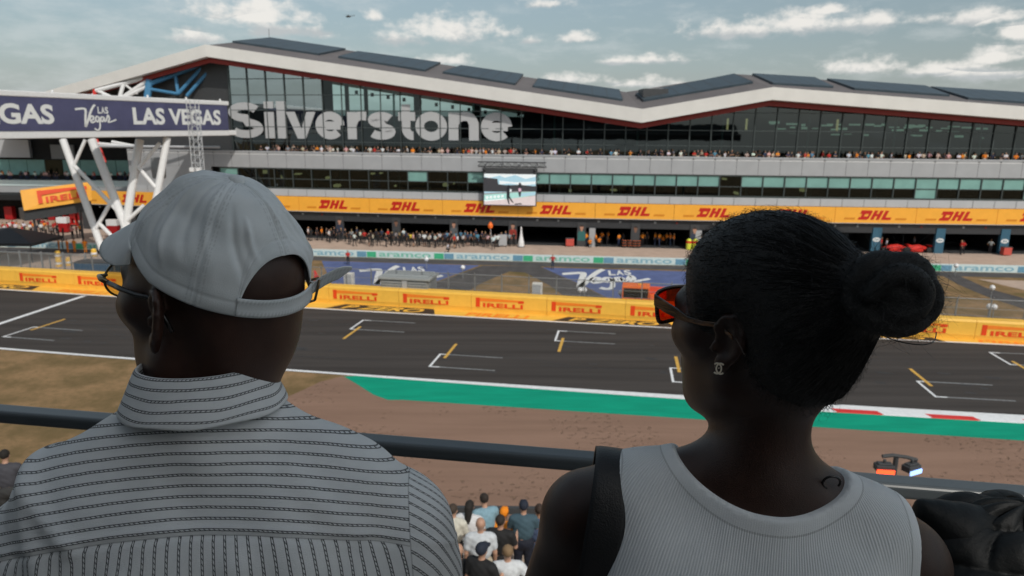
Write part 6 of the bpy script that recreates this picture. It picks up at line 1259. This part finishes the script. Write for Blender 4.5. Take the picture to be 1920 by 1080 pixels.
def cap_crown():
    NT_, NS = 420, 90; ths = []
    for i in range(NT_): ths.append(-math.pi + 2 * math.pi * i / NT_)
    vs = []; st = []
    seams = [0, math.pi / 3, -math.pi / 3, 2 * math.pi / 3, -2 * math.pi / 3, math.pi, -math.pi]
    for th in ths:
        b, a = cap_rim(th); z0 = b + a
        for j in range(NS + 1):
            s = j / NS; s2 = 1 - (1 - s) ** 1.6; z = z0 + (HT - z0) * s2; p = cap_pt(th, z, z0)
            r = math.hypot(p[0], p[1]); d = min(abs(math.sin((th - q) / 2)) * 2 * r for q in seams); sl = 0.0
            k_s = 1.0 if abs(abs(th) - math.pi) < .6 else .35; off = -.0014 * k_s * math.exp(-(d / .0010) ** 2) + .0004 * math.exp(-((d - .0035) / .003) ** 2)
            if (abs(d - .0032) < .0006 or abs(d - .0062) < .0006) and (int(z * 800) % 3): sl = .8
            # band seam line above the rim and hem of the opening
            hem = (z - z0) if a == 0 else min((z - z0), 9); off += -.0006 * math.exp(-((hem - .014) / .0012) ** 2) + .0007 * math.exp(-((hem - .006) / .005) ** 2)
            nv = Vector(p * 16); w = mnoise.noise(nv) * .0046 + mnoise.noise(Vector((p[0] * 9 + 3, p[1] * 9, p[2] * 34))) * .0036 + mnoise.noise(Vector((p[0] * 50, p[1] * 50, p[2] * 30 + 7))) * .0013
            for (tc_, zc, tw, zw, am) in [(2.75, .095, .30, .018, -.0045), (-2.3, .10, .25, .02, -.003), (1.6, .112, .5, .010, -.003), (2.2, .075, .10, .03, .0022), (2.0, .05, .12, .03, -.0025), (1.2, .09, .2, .02, .0025), (2.9, .083, .10, .012, .0035), (2.45, .115, .35, .008, .002)]:
                dt = (th - tc_ + math.pi) % (2 * math.pi) - math.pi; w += am * math.exp(-(dt / tw) ** 2 - ((z - zc) / zw) ** 2)
            for (tc_, tw, am, z0_, z1_) in [(1.05, .05, .0030, .07, .128), (1.32, .06, -.0030, .06, .125), (1.55, .05, .0034, .055, .13), (1.85, .07, -.0028, .07, .13), (2.15, .06, .0026, .08, .13), (2.55, .06, -.0034, .05, .12), (2.78, .05, .0036, .045, .115), (-2.85, .05, .0030, .06, .125), (-2.6, .06, -.0030, .05, .12), (-2.35, .05, .0030, .05, .125), (.8, .06, -.0025, .07, .12)]:
                dt = (th + .25 * math.sin((z - .08) * 22) - tc_ + math.pi) % (2 * math.pi) - math.pi; w += am * math.exp(-(dt / tw) ** 2) * max(0, min(1, (z - z0_) / .02)) * max(0, min(1, (z1_ + .008 - z) / .012))
            fade = min(1, hem / .03); nrm = np.array([p[0], p[1], max(0, (z - .03)) * 1.2]); nrm /= np.linalg.norm(nrm) + 1e-9; p = p + nrm * (off + w * fade * (1 if s < .98 else .3)); vs.append(CMo + CM_ @ p); st.append(sl)
    m_ = NS + 1; fs = [(i * m_ + j, ((i + 1) % NT_) * m_ + j, ((i + 1) % NT_) * m_ + j + 1, i * m_ + j + 1) for i in range(NT_) for j in range(NS)]
    me = bpy.data.meshes.new('cap'); me.from_pydata([tuple(v) for v in vs], [], fs); me.materials.append(m_cap); me.polygons.foreach_set('use_smooth', [True] * len(fs)); o = bpy.data.objects.new('cap', me); COL.objects.link(o); fattr(o, 'stitch', st)
    s = o.modifiers.new('thick', 'SOLIDIFY'); s.thickness = .0018; s.offset = -1; adopt(o, man); return o
cap = cap_crown()
def grid_obj(name, P, nu, nv, m, parent, thick=0, stitch=None, sub=0):
    fs = [(i * nv + j, (i + 1) * nv + j, (i + 1) * nv + j + 1, i * nv + j + 1) for i in range(nu - 1) for j in range(nv - 1)]; me = bpy.data.meshes.new(name); me.from_pydata([tuple(map(float, p)) for p in P], [], fs); me.materials.append(m); me.polygons.foreach_set('use_smooth', [True] * len(fs)); o = bpy.data.objects.new(name, me); COL.objects.link(o)
    if m is m_cap: fattr(o, 'stitch', stitch if stitch is not None else np.zeros(len(P)))
    if thick: s = o.modifiers.new('thick', 'SOLIDIFY'); s.thickness = thick; s.offset = 0
    if sub: o.modifiers.new('sub', 'SUBSURF').render_levels = sub
    adopt(o, parent); return o
P = []; st = []      # visor
for i in range(61):
    th = math.radians(-62 + 124 * i / 60); b, _ = cap_rim(th)
    for j in range(15):
        r = j / 14; p0 = cap_pt(th, b + .002, 0, .0005); k = math.cos(math.radians(-90 + 180 * i / 60)); out = .060 * r * (k ** .55 if k > 0 else 0); p = p0 + np.array([-math.sin(th) * .25 * out, out * 1.0, -.004 * r - out * .28]); p[2] -= .95 * p[0] ** 2 * r * 2.6; p[2] -= .52 * out; P.append(CMo + CM_ @ p); st.append(.5 if j == 13 and i % 2 else 0)
grid_obj('visor', P, 61, 15, m_cap, cap, .0032, st)
mb = MB(); mb.lathe((0, 0, 0), [(.001, -.003), (.0085, -.002), (.0090, .001), (.0072, .0045), (.004, .006), (.0005, .0064)], 20); b_ = mb.build('top_button', m_cap, None, True); fattr(b_, 'stitch', np.zeros(len(b_.data.vertices))); b_.matrix_world = Matrix.Translation(tuple(CMo + CM_ @ np.array([0, 0, HT + .0005]))) @ Matrix(CM_.tolist()).to_4x4(); b_.parent = cap
P = []; st = []      # strap across the back opening and its loose tail
N_ = 60
for i in range(N_):
    th = math.pi - .62 + 1.24 * i / (N_ - 1)
    for j in range(7):
        b, _ = cap_rim(th); z = b + .001 + .0185 * j / 6; P.append(CMo + CM_ @ cap_pt(th, z, 0, .0012 + .0006 * math.cos(j / 6 * 6.28))); st.append(1.0 if j in (1, 5) and i % 2 else 0)
grid_obj('strap', P, N_, 7, m_cap, cap, .0022, st)
th = math.pi + .60; b, _ = cap_rim(th); c0 = CMo + CM_ @ cap_pt(th, b + .010, 0, .004); tdir = np.array([.86, .22, .24]); tdir /= np.linalg.norm(tdir); upv = CM_ @ np.array([0, 0, 1.0])
P = []; st = []
for i in range(22):
    t = i / 21; ctr = c0 + tdir * (.043 * t - .004) + upv * (.010 * math.sin(t * 2.2) + .002); side = upv * (1.0) + np.array([.1, -.12, 0]) * t; side /= np.linalg.norm(side)
    for j in range(5): w_ = .0078 * (1 - .75 * max(0, t - .72) / .28); P.append(ctr + side * ((j / 4 - .5) * 2 * w_) + side * .004 * max(0, t - .72) / .28); st.append(1.0 if j in (1, 3) and i % 2 else 0)
grid_obj('strap_tail', P, 22, 5, m_cap, cap, .0022, st)
mb = MB(); a_ = c0 - tdir * .001; q1 = np.cross(upv, tdir); q1 /= np.linalg.norm(q1)
for s_ in (-1, 1): mb.tube([a_ + tdir * .0045 * s_ - upv * .0125 + q1 * -.003, a_ + tdir * .0045 * s_ + upv * .0125 - q1 * .003], .0014, n=8)
for s_ in (-1, 1): mb.tube([a_ - tdir * .0045 + upv * .0125 * s_ - q1 * .003 * s_ * -1, a_ + tdir * .0045 + upv * .0125 * s_ - q1 * .003 * s_ * -1], .0014, n=8)
mb.build('buckle', mat('dark brass buckle', (.16, .12, .07), .35, metal=.8), cap, True)
# his thin metal glasses
gl = bpy.data.objects.new('glasses', None)
def man_glasses():
    H = lambda x, y, z: HMo + HM @ np.array([x * .97, y - .015 * min(1, max(0, y / .09)), z])
    mb = MB(); LZ_, DEC = .014, .0
    for s in (-1, 1):
        ring = [H(s * .036 + .029 * math.cos(a) * (1.0), .118 - .016 * abs(s * .036 + .029 * math.cos(a)) * 9 * abs(s * .036 + .029 * math.cos(a)) , LZ_ - .003 + .022 * math.sin(a) * (1.0 if math.sin(a) > 0 else 1.05)) for a in np.linspace(0, 2 * math.pi, 37)]; mb.tube(ring, .0013, n=8, cap=False)
    mb.tube([H(-.008, .117, .012), H(0, .1185, .014), H(.008, .117, .012)], .0012, n=8)
    o = mb.build('glasses', m_gold, man, True)
    for s in (-1, 1):
        P = [];
        for r in np.linspace(0, 1, 5):
            for a in np.linspace(0, 2 * math.pi, 33): x = s * .036 + .0285 * r * math.cos(a); P.append(H(x, .118 - .144 * x * x, LZ_ - .003 + .0215 * r * math.sin(a)))
        grid_obj('lens', P, 5, 33, glass_mat('smoke lens', (.55, .5, .42), .02) if 'smoke lens' not in MATS else MATS['smoke lens'], o)
        q = MB(); q.tube([H(s * .066, .110, .020), H(s * .077, .106, .021), H(s * .081, .096, .021), H(s * .082, .080, .020)], [.0016, .0026, .0030, .0028], n=8); q.build('hinge', m_gold, o, True)
        q = MB(); q.tube([H(s * .082, .080, .020), H(s * .0825, .050, .018), H(s * .0815, .020, .017), H(s * .0795, .000, .018), H(s * .079, -.018, .010), H(s * .077, -.034, -.012)], [.0026, .0030, .0030, .0026, .0024, .002], n=8); q.build('temple_arm', m_blackp, o, True)
man_glasses()

# ================= woman with the bun
YW = math.radians(33); HW = rotz(YW) @ rotx(math.radians(-2)); earw = np.array(D(1360, 642, .702)); WK = .885; HWo = earw - HW @ np.array([-.075, -.014, -.002]) * WK
TW = rotz(math.radians(-5)) @ roty(math.radians(6.0)); TWo = np.array(D(1420, 862, .775))
hpw = head_prims(.97, .92, False); e1w, eptw, enw = ear_prims(-1, .0800, 1.0, -.30); e2w, _, _ = ear_prims(1, .0800, 1.0, -.30); tpw, npw, apw = torso_prims(False)
headW = xf(hpw + e1w + e2w, HW, HWo, WK); torW = xf(tpw, TW, TWo); armW = xf(apw, TW, TWo)
neckW = [RC(TW @ np.array([0, -.006, -.03]) + TWo, HWo + HW @ np.array([0, -.022, -.045]), .047, .044, .03), RC(TW @ np.array([0, .014, -.03]) + TWo, HWo + HW @ np.array([0, .008, -.055]), .036, .034, .02)]
lo, hi = TWo + np.array([-.36, -.30, -.70]), TWo + np.array([.34, .50, .36])
woman, V, Q = field_mesh('person', torW + neckW + armW + headW, lo, hi, .0032, [m_skinw]); tag(woman, 'woman in a pale ribbed sleeveless top with black hair in a bun, looking left', 'person', 'spectators at the front rail')
def locW(X): return (X - TWo) @ TW
def mk_tank(X):
    q = locW(X); ax_ = np.abs(q[..., 0]); zn = -.028 + .062 * (ax_ / .120) ** 2.6 - .03 * (q[..., 1] > .02); neckl = np.where(ax_ < .14, (q[..., 2] - zn) * .8, -.05); arm = ax_ - (.164 + .014 * np.clip((-.05 - q[..., 2]) / .12, -.4, 1) ** 1 - .0 * q[..., 2]); return np.maximum(np.maximum(neckl, arm), -.60 - q[..., 2])
def tank_infl(X, mk):
    q = locW(X); lab = 1 / (1 + np.exp((np.abs(q[..., 0] + .012) - .034) * 900)) * 1 / (1 + np.exp((np.abs(q[..., 2] + .066) - .022) * 900)) * (q[..., 1] < 0)
    return .0052 + .0007 * np.clip((mk + .0135) * 500, 0, 1) + .0008 * lab
def tank_mat():
    m = bpy.data.materials.new('pale ribbed knit'); m.use_nodes = True; t = NT(m.node_tree); b = m.node_tree.nodes['Principled BSDF']; b.inputs['Roughness'].default_value = .9; b.inputs['Specular IOR Level'].default_value = .15
    tc = t.new('ShaderNodeTexCoord'); v = tc.outputs['Object']; u = t.attr('rib').outputs['Fac']; ed = t.attr('edge').outputs['Fac']; band = t.step(ed, .0115, .0135); ln = t.m('LESS_THAN', t.m('ABSOLUTE', t.m('SUBTRACT', ed, .0132)), .0009); r = t.m('MULTIPLY', t.m('SINE', t.m('MULTIPLY', u, 2 * math.pi / .0024)), t.m('ADD', .25, t.m('MULTIPLY', band, .75))); n = t.noise(v, 18, 4); nf = t.noise(v, 700, 3, .7)
    c = t.mix(t.step(n, .3, .7), (.64, .665, .68), (.71, .73, .74)); c = t.mix(t.m('MULTIPLY', nf, .25), c, (.40, .415, .425)); c = t.mix(t.m('MULTIPLY', t.step(r, -.2, -1.0), .32), c, (.36, .375, .385)); c = t.mix(t.m('MULTIPLY', ln, .45), c, (.25, .26, .265)); t.l.new(c, b.inputs['Base Color'])
    h = t.m('ADD', t.m('MULTIPLY', r, .6), t.m('MULTIPLY', nf, .8)); bn = t.new('ShaderNodeBump'); bn.inputs['Distance'].default_value = .00035; t.l.new(h, bn.inputs['Height']); t.l.new(bn.outputs[0], b.inputs['Normal']); return m
tankP = [p for p in torW if p[0] != 'cut']
tank, V, Q = field_mesh('tank_top', tankP + neckW[:1], lo, hi, .0030, [tank_mat()], tank_infl, mk_tank, 2, .5); q = locW(V); fattr(tank, 'rib', np.arctan2(q[:, 0], .10 - q[:, 1]) * .17); fattr(tank, 'edge', -mk_tank(V)); adopt(tank, woman)
trousers(TW, TWo, woman, (.06, .065, .085), .95)
# hair: smooth cap of hair pulled to the bun, then thousands of strands lying on it
BUN = np.array([.004, -.155, .064])
hairP = [EL((0, -.016, .044), (.0765, .100, .0885), .02), EL((0, -.060, -.012), (.060, .048, .062), .03), EL((0, .02, .03), (.070, .072, .075), .03), RC((0, -.085, .035), BUN + np.array([0, .03, -.004]), .040, .026, .03)]
hairW = xf(hairP, HW, HWo, WK)
def locHW(X): return ((X - HWo) @ HW) / WK
def mk_hw(X):
    q = locHW(X); wave = .004 * np.sin(q[..., 2] * 90) ; front = q[..., 1] - (.030 + .62 * q[..., 2] + wave); ed = np.sqrt(((q[..., 1] + .012) / .024) ** 2 + ((q[..., 2] - .002) / .034) ** 2); earc = np.where(np.abs(q[..., 0]) > .05, (1 - ed) * .02, -.1); low = (-.020 + .86 * q[..., 1] + .003 * np.sin(q[..., 0] * 120)) - q[..., 2]; return np.maximum(np.maximum(front, low) * .8, earc)
def hw_infl(X, mk): return .007 * np.clip(-mk / .030, 0.0, 1) ** .7
hair, Vh, Qh = field_mesh('hair', hairW, HWo - .19, HWo + .19, .003, [m_hairw], hw_infl, mk_hw, 2, .5); adopt(hair, woman)
m_strand = mat('black hair strands', (.0045, .0045, .0048), .40, var=.3, scale=60, spec=.5)
def ribbon_tubes(name, paths, rad, parent, m, taper=True):
    """many thin three-sided strands in one mesh; paths (n, k, 3)"""
    n, k, _ = paths.shape; T = np.gradient(paths, axis=1); T /= np.linalg.norm(T, axis=2, keepdims=True) + 1e-12; a = np.cross(T, np.array([.3, .2, .93])); a /= np.linalg.norm(a, axis=2, keepdims=True) + 1e-12; b = np.cross(T, a); r = rad * (np.linspace(1, .35, k)[None, :, None] if taper else 1.0)
    V = np.stack([paths + (a * math.cos(w) + b * math.sin(w)) * r for w in (0, 2.094, 4.189)], 2).reshape(-1, 3); I = np.arange(n * k * 3).reshape(n, k, 3); Q = []
    for c in range(3): d = (c + 1) % 3; Q.append(np.stack([I[:, :-1, c], I[:, :-1, d], I[:, 1:, d], I[:, 1:, c]], -1).reshape(-1, 4))
    o = bpy.data.objects.new(name, np_mesh(name, V, np.concatenate(Q), [m])); COL.objects.link(o); adopt(o, parent); return o
rng = np.random.default_rng(5)
Nh = normals(Vh, Qh); qh = locHW(Vh); ok = np.where((mk_hw(Vh) < -.001) & (qh[:, 1] > -.12))[0]; src = rng.choice(ok, 5200); P0 = Vh[src] + rng.normal(0, .0006, (len(src), 3)); tgt = HWo + HW @ (BUN + np.array([0, .03, 0.0])) * WK
def snap(P, prims, off, infl=.010):
    for _ in range(2):
        e = 1e-3; d = feval(prims, P); g = np.stack([feval(prims, P + np.eye(3)[i] * e) - d for i in range(3)], -1) / e; g /= np.linalg.norm(g, axis=-1, keepdims=True) + 1e-9; P = P - g * (d - infl * 1.0 - off)[:, None]
    return P
path = [P0]; offs = rng.uniform(-.0015, .0016, len(P0)) ; fr = np.clip(-mk_hw(P0) / .03, 0, 1) ** .7 * .007
P = snap(P0, hairW, offs, 0) if False else P0.copy(); cur = []
for s_ in range(9):
    d = tgt - P; L = np.linalg.norm(d, axis=1, keepdims=True); stp = np.minimum(.0085, L * .3); P = P + d / L * stp + rng.normal(0, .0009, P.shape); infl_ = np.clip(-mk_hw(P) / .030, 0, 1) ** .7 * .007
    e = 1e-3; dd_ = feval(hairW, P); g = np.stack([feval(hairW, P + np.eye(3)[i] * e) - dd_ for i in range(3)], -1) / e; g /= np.linalg.norm(g, axis=-1, keepdims=True) + 1e-9; P = P - g * np.clip(dd_ - infl_ - offs, -.004, .004)[:, None]; cur.append(P.copy())
ribbon_tubes('hair_strands', np.stack([P0] + cur, 1), .00042, hair, m_strand)
# fine frizz standing off the outline
src = rng.choice(ok, 4200); n0 = Nh[src]; tang = np.cross(n0, rng.normal(0, 1, n0.shape)); b0 = Vh[src]; L = rng.uniform(.004, .011, (len(src), 1)); ts = np.linspace(0, 1, 6)
fz = np.stack([b0 + n0 * L * t * .55 + tang * L * (t ** 1.5) * .7 + rng.normal(0, .0003, b0.shape) for t in ts], 1); ribbon_tubes('frizz', fz, .0002, hair, m_strand)
# nape fuzz
nv_ = np.where((mk_hw(Vh) > -.02) & (qh[:, 2] < -.03) & (qh[:, 1] < 0))[0]
if len(nv_): src = rng.choice(nv_, 700); n0 = Nh[src]; b0 = Vh[src]; dn = HW @ np.array([0, -.3, -.8]); L = rng.uniform(.004, .012, (len(src), 1)); fz = np.stack([b0 + n0 * L * t * .6 + (dn + rng.normal(0, .5, b0.shape)) * L * t * .6 for t in ts], 1); ribbon_tubes('nape_hair', fz, .00022, hair, m_strand)
# the bun: thick twisted coils wound round each other
BC = HWo + HW @ BUN * WK; K_ = .000415; BC = BC + UP * .004 - RT * .003
def bp(x, y, d): return BC + RT * (x * K_) - UP * (y * K_) - FW * (d * K_)
LOBES = [([(-82, 22, -6), (-74, -22, 4), (-48, -54, 6), (-14, -62, 0), (16, -56, -8)], 27), ([(-22, -46, 18), (14, -60, 14), (46, -50, 8), (66, -24, 2), (70, 6, -4)], 26), ([(60, -26, 22), (76, 6, 18), (70, 38, 12), (46, 60, 6), (20, 68, 0)], 21), ([(52, 56, 14), (16, 66, 18), (-26, 62, 18), (-62, 46, 10), (-86, 20, 0)], 28), ([(-64, 6, 34), (-34, -28, 46), (4, -34, 50), (34, -8, 46), (30, 26, 42), (0, 44, 38), (-34, 38, 30)], 25), ([(-60, 10, -40), (-20, -40, -50), (40, -20, -50), (30, 40, -40)], 30)]
bunW = [EL(BC, (.026, .026, .026), .004)]; allp = []
for L_, r_ in LOBES:
    pts = [bp(*q) for q in L_]; sp_ = np.array(spline(pts, 5)); k = len(sp_); rad = r_ * K_ * (.62 + .38 * np.sin(np.linspace(.35, 2.8, k))); bunW += [RC(sp_[i], sp_[i + 1], rad[i], rad[i + 1], .0022) for i in range(k - 1)]
    T = np.gradient(sp_, axis=0); T /= np.linalg.norm(T, axis=1, keepdims=True); a = np.cross(T, FW + .1); a /= np.linalg.norm(a, axis=1, keepdims=True); b = np.cross(T, a); f_ = np.linspace(0, k - 1, 26); lo_ = np.floor(f_).astype(int).clip(0, k - 2); fr_ = (f_ - lo_)[:, None]; I_ = lambda A: A[lo_] * (1 - fr_) + A[lo_ + 1] * fr_
    cs_, as_, bs_, rs_ = I_(sp_), I_(a), I_(b), I_(rad[:, None])
    for i in range(230): w = rng.uniform(0, 6.28) + np.linspace(0, rng.uniform(1.2, 2.0), 26); n0 = rng.integers(0, 10); n1 = rng.integers(n0 + 14, 27); q = (cs_ + (as_ * np.cos(w)[:, None] + bs_ * np.sin(w)[:, None]) * rs_ * rng.uniform(.985, 1.05))[n0:n1]; q = q[np.linspace(0, len(q) - 1, 14).astype(int)]; allp.append(q + rng.normal(0, .00025, q.shape))
bun, Vb, Qb = field_mesh('bun', bunW, BC - .075, BC + .075, .0022, [m_hairw], 0, None, 1, .4); adopt(bun, hair); ribbon_tubes('bun_strands', np.array(allp), .00034, bun, m_strand)
nb = normals(Vb, Qb); src = rng.choice(len(Vb), 1500); L = .004 + .020 * rng.uniform(0, 1, (1500, 1)) ** 2.5; tang = np.cross(nb[src], rng.normal(0, 1, (1500, 3))); fz = np.stack([Vb[src] + nb[src] * L * t * .6 + tang * L * t ** 2 * .9 for t in np.linspace(0, 1, 8)], 1); ribbon_tubes('flyaway_hair', fz, .00016, bun, m_strand)
c_ = np.array(D(1715, 598, .66)); lp = np.array([[c_ + RT * (.026 * math.cos(a)) * 1.0 - UP * (.012 + .011 * math.sin(-a) * -1) + FW * .01 * math.cos(2 * a) for a in np.linspace(.1 + k * .12, 3.0, 16)] for k in range(3)]); ribbon_tubes('loose_loop', lp, .0006, bun, m_strand, False)
# hair pin
pa, pb = np.array(D(1398, 622, .690)), np.array(D(1420, 650, .688)); pin = snap(np.array([pa, (pa + pb) / 2, pb]), hairW, .0012, .0085); mb = MB(); mb.tube(list(pin), .0007, n=6); mb.build('hair_pin', mat('dark pin metal', (.12, .10, .09), .3, metal=.8), hair)
# her tortoise framed sunglasses with amber lenses
def tort():
    m = bpy.data.materials.new('striped tortoise acetate'); m.use_nodes = True; t = NT(m.node_tree); b = m.node_tree.nodes['Principled BSDF']; tc = t.new('ShaderNodeTexCoord'); n = t.noise(t.mapping(tc.outputs['Object'], (30, 30, 260)), 1.0, 4, .6); t.l.new(t.mix(t.step(n, .40, .68), (.022, .013, .010), (.22, .10, .04)), b.inputs['Base Color']); b.inputs['Roughness'].default_value = .18; return m
m_tort = tort(); m_amber_lens = glass_mat('amber lens', (.34, .030, .006), .03)
def woman_glasses():
    H = lambda x, y, z: HWo + HW @ np.array([x, y, z]) * WK; fz_ = .014; yl = .113
    def outline(s, k): return [(s * .035 + .0300 * k * u, .0215 * k * w) for u, w in [(-.86, .92), (-.2, 1.0), (.5, 1.0), (.98, .86), (1.0, .45), (.94, -.4), (.72, -.92), (.1, -1.0), (-.6, -.96), (-.92, -.5), (-.98, .4)]]
    yy = lambda x: yl - 2.0 * x * x
    mb = MB()
    for s in (-1, 1):
        O1 = [H(x if s > 0 else 2 * s * .035 - x, yy(x if s > 0 else 2 * s * .035 - x), fz_ + z) for x, z in spline(outline(s, 1.0) + outline(s, 1.0)[:1], 3)]; mb.tube(O1, .0024, n=8, cap=False)
    mb.tube([H(-.007, yy(0), .012), H(0, yy(0) + .001, .014), H(.007, yy(0), .012)], .0024, n=8)
    o = mb.build('sunglasses', m_tort, woman, True)
    for s in (-1, 1):
        P = [];
        for r in np.linspace(0, 1, 4):
            for (x, z) in outline(s, .97) + outline(s, .97)[:1]: x = x if s > 0 else 2 * s * .035 - x; x = s * .035 + (x - s * .035) * r; P.append(H(x, yy(x), fz_ + z * r))
        grid_obj('lens', P, 4, 12, m_amber_lens, o)
        path = [H(s * .0655, yy(.0655) - .001, .027), H(s * .074, .099, .027), H(s * .0765, .078, .022), H(s * .0775, .055, .017), H(s * .0795, .038, .015), H(s * .0800, .015, .015), H(s * .0775, -.008, .017), H(s * .077, -.026, .006)]; hts = [.0058, .0062, .0062, .0052, .0032, .0026, .0024, .002]; vs = []
        for p, hh in zip(path, hts):
            for dx, dz in ((-.0014, -1), (.0014, -1), (.0014, 1), (-.0014, 1)): vs.append(p + HW @ np.array([dx, 0, dz * hh]))
        fs = [(i * 4 + k, i * 4 + (k + 1) % 4, (i + 1) * 4 + (k + 1) % 4, (i + 1) * 4 + k) for i in range(7) for k in range(4)] + [(3, 2, 1, 0), (28, 29, 30, 31)]; q = MB(); q.add(vs, fs); bevel(q.build('temple_arm', m_tort, o), .0008)
woman_glasses()
# interlocked double C earring
lobe = HWo + HW @ (eptw(.0085, -.0285) + enw * .0068) * WK; ev = HW @ np.array([0, 0, 1.0]); en_ = HW @ enw; en_ = en_ * .62 - FW * .62; en_ /= np.linalg.norm(en_); eu = np.cross(ev, en_); eu /= np.linalg.norm(eu); ev = np.cross(en_, eu); lobe = lobe - FW * .003; m_silver = mat('pale gold crystal metal', (.86, .78, .64), .3, metal=.25); mb = MB()
for s in (-1, 1): mb.stroke([(s * x + s * .0016, y) for x, y in arc(0, 0, .0040, .0052, 48, 312, 20)], .0015, lobe, eu, ev, en_, .0016 if s > 0 else .0012)
mb.lathe((0, 0, 0), [(.0001, 0)], 3) if False else None
ear_o = mb.build('earring', m_silver, woman); mb = MB(); mb.tube([lobe - en_ * .010, lobe + en_ * .0005], .0005, n=6); mb.build('earring_post', m_silver, ear_o)
# bra strap loop peeping out at the neckline
c_ = np.array(D(1618, 893, .705)); sp = snap(c_[None], torW + neckW, .003, 0)[0]; mb = MB(); mb.tube([sp + RT * .009 * math.cos(a) + UP * (.007 * math.sin(a)) - FW * (.002 + .002 * math.sin(a)) for a in np.linspace(-.6, 4.2, 18)], .0013, n=8); mb.build('strap_loop', m_blackp, woman, True)
# black leather strap of a shoulder bag over her left shoulder
m_leather = mat('black leather', (.010, .010, .011), .42, bump=.0006, bscale=500, spec=.4)
SB = torW + armW + neckW
def surf(x, c, d, off):
    o_, d = TWo + TW @ np.array([x, *c]), TW @ np.array([0, *d]); ts_ = np.linspace(.0, .22, 111); f = feval(SB, o_ + ts_[:, None] * d) - off; i = np.where((f[:-1] < 0) & (f[1:] >= 0))[0]; k = i[-1] if len(i) else 40; return o_ + d * ts_[k]
keys = [((.0, z), (1, 0)) for z in (-.42, -.34, -.26, -.19, -.13)] + [((.0, -.10), (math.cos(a), math.sin(a))) for a in np.linspace(.15, 3.0, 15)] + [((.0, z), (-1, 0)) for z in (-.12, -.17, -.23, -.30, -.37, -.45)]
cl_ = np.array([np.mean([surf(-.145 - .02 * i / len(keys) + dx, c, d, .012) for dx in (-.012, 0, .012)], axis=0) for i, (c, d) in enumerate(keys)])
for _ in range(3): cl_[1:-1] = .5 * cl_[1:-1] + .25 * (cl_[:-2] + cl_[2:])
cl_ = np.array(spline(list(cl_), 4)); Tn = np.gradient(cl_, axis=0); Tn /= np.linalg.norm(Tn, axis=1, keepdims=True); X_ = TW @ np.array([1.0, 0, 0]); W_v = X_ - Tn * (Tn @ X_)[:, None]; W_v /= np.linalg.norm(W_v, axis=1, keepdims=True); Nn_ = np.cross(W_v, Tn); Nn_ *= np.sign(np.sum(Nn_ * (cl_ - (TWo + TW @ np.array([-.14, 0, -.10]))), 1, keepdims=True))
P = []
for i in range(len(cl_)):
    for j in range(9): u = j / 4 - 1; P.append(cl_[i] + W_v[i] * u * .0195 + Nn_[i] * (.0012 * (1 - u ** 4) - .0010 * (abs(abs(u) - .86) < .1)))
bag = bpy.data.objects.new('shoulder_bag', None); COL.objects.link(bag); bag.location = tuple(TWo + TW @ np.array([-.19, -.05, -.78])); tag(bag, 'black leather shoulder bag hanging by a broad strap from the left shoulder of the woman', 'bag')
grid_obj('strap', P, len(cl_), 9, m_leather, bag, .0032)
mb = MB(); bc = TWo + TW @ np.array([-.165, -.03, -.62]); mb.box(-.055, .055, -.14, .14, -.24, .0, 0, 0, bc); bo = mb.build('bag_body', m_leather, bag); bevel(bo, .02, 3); mb = MB(); mb.box(-.060, -.0555, -.12, .12, -.11, -.005, 0, 0, bc); bevel(mb.build('flap', m_leather, bag), .002)
# black quilted jacket hung on the rail beside her
def jacket():
    m = mat('black quilted nylon', (.005, .006, .0065), .6, var=.25, scale=30, bump=.0012, bscale=90, spec=.25); c = np.array(D(1900, 1104, .93)); NU, NV = 220, 130; P = []
    for i in range(NU):
        for j in range(NV):
            u, v = i / (NU - 1), j / (NV - 1); th = -math.pi + 2 * math.pi * u; ph = -1.30 + 2.87 * v; d = np.array([math.sin(th) * math.cos(ph), -math.cos(th) * math.cos(ph), math.sin(ph)])
            a = (u * 9.0 + v * .8) + .10 * math.sin(v * 9); b = v * 5.6 + .25 * math.sin(u * 7); row = int(math.floor(b)); ca = (a + .5 * (row % 2)) % 1; cb = b % 1
            qd = (abs(math.sin(math.pi * ca)) ** .55) * (abs(math.sin(math.pi * cb)) ** .55); wr = .0022 * mnoise.noise(Vector((u * 60, v * 10, row))) * (1 - qd) * 2
            r = np.array([.165, .115, .108 if d[2] > 0 else .30]); P.append(c + (d * r) + d * (.016 * qd + wr + .004 * mnoise.noise(Vector((u * 9, v * 9, 2)))))
    o = grid_obj('quilted_jacket', P, NU, NV, m, rail, .003) if False else None
    fs = [(i * NV + j, (i + 1) * NV + j, (i + 1) * NV + j + 1, i * NV + j + 1) for i in range(NU - 1) for j in range(NV - 1)]; me = bpy.data.meshes.new('quilted_jacket'); me.from_pydata([tuple(map(float, p)) for p in P], [], fs); me.materials.append(m); me.polygons.foreach_set('use_smooth', [True] * len(fs)); o = bpy.data.objects.new('quilted_jacket', me); COL.objects.link(o); s = o.modifiers.new('thick', 'SOLIDIFY'); s.thickness = .004; tag(o, 'black quilted puffer jacket draped over the right arm of the woman', 'jacket')
    pts = [(np.array(D(*p, d_)), r) for p, d_, r in [((1722, 938), .90, .004), ((1735, 956), .90, .014), ((1760, 975), .905, .026), ((1800, 990), .91, .032), ((1850, 1000), .92, .034), ((1920, 1015), .93, .036)]]
    F_ = [RC(a[0], b[0], a[1], b[1], .006) for a, b in zip(pts, pts[1:])] + [RC(np.array(D(1716, 958, .91)), np.array(D(1790, 1000, .90)), .004, .03, .01)]; k, _, _ = field_mesh('collar', F_, np.array(D(1800, 970, .9)) - .14, np.array(D(1800, 970, .9)) + .16, .005, [m]); adopt(k, o)
jacket()
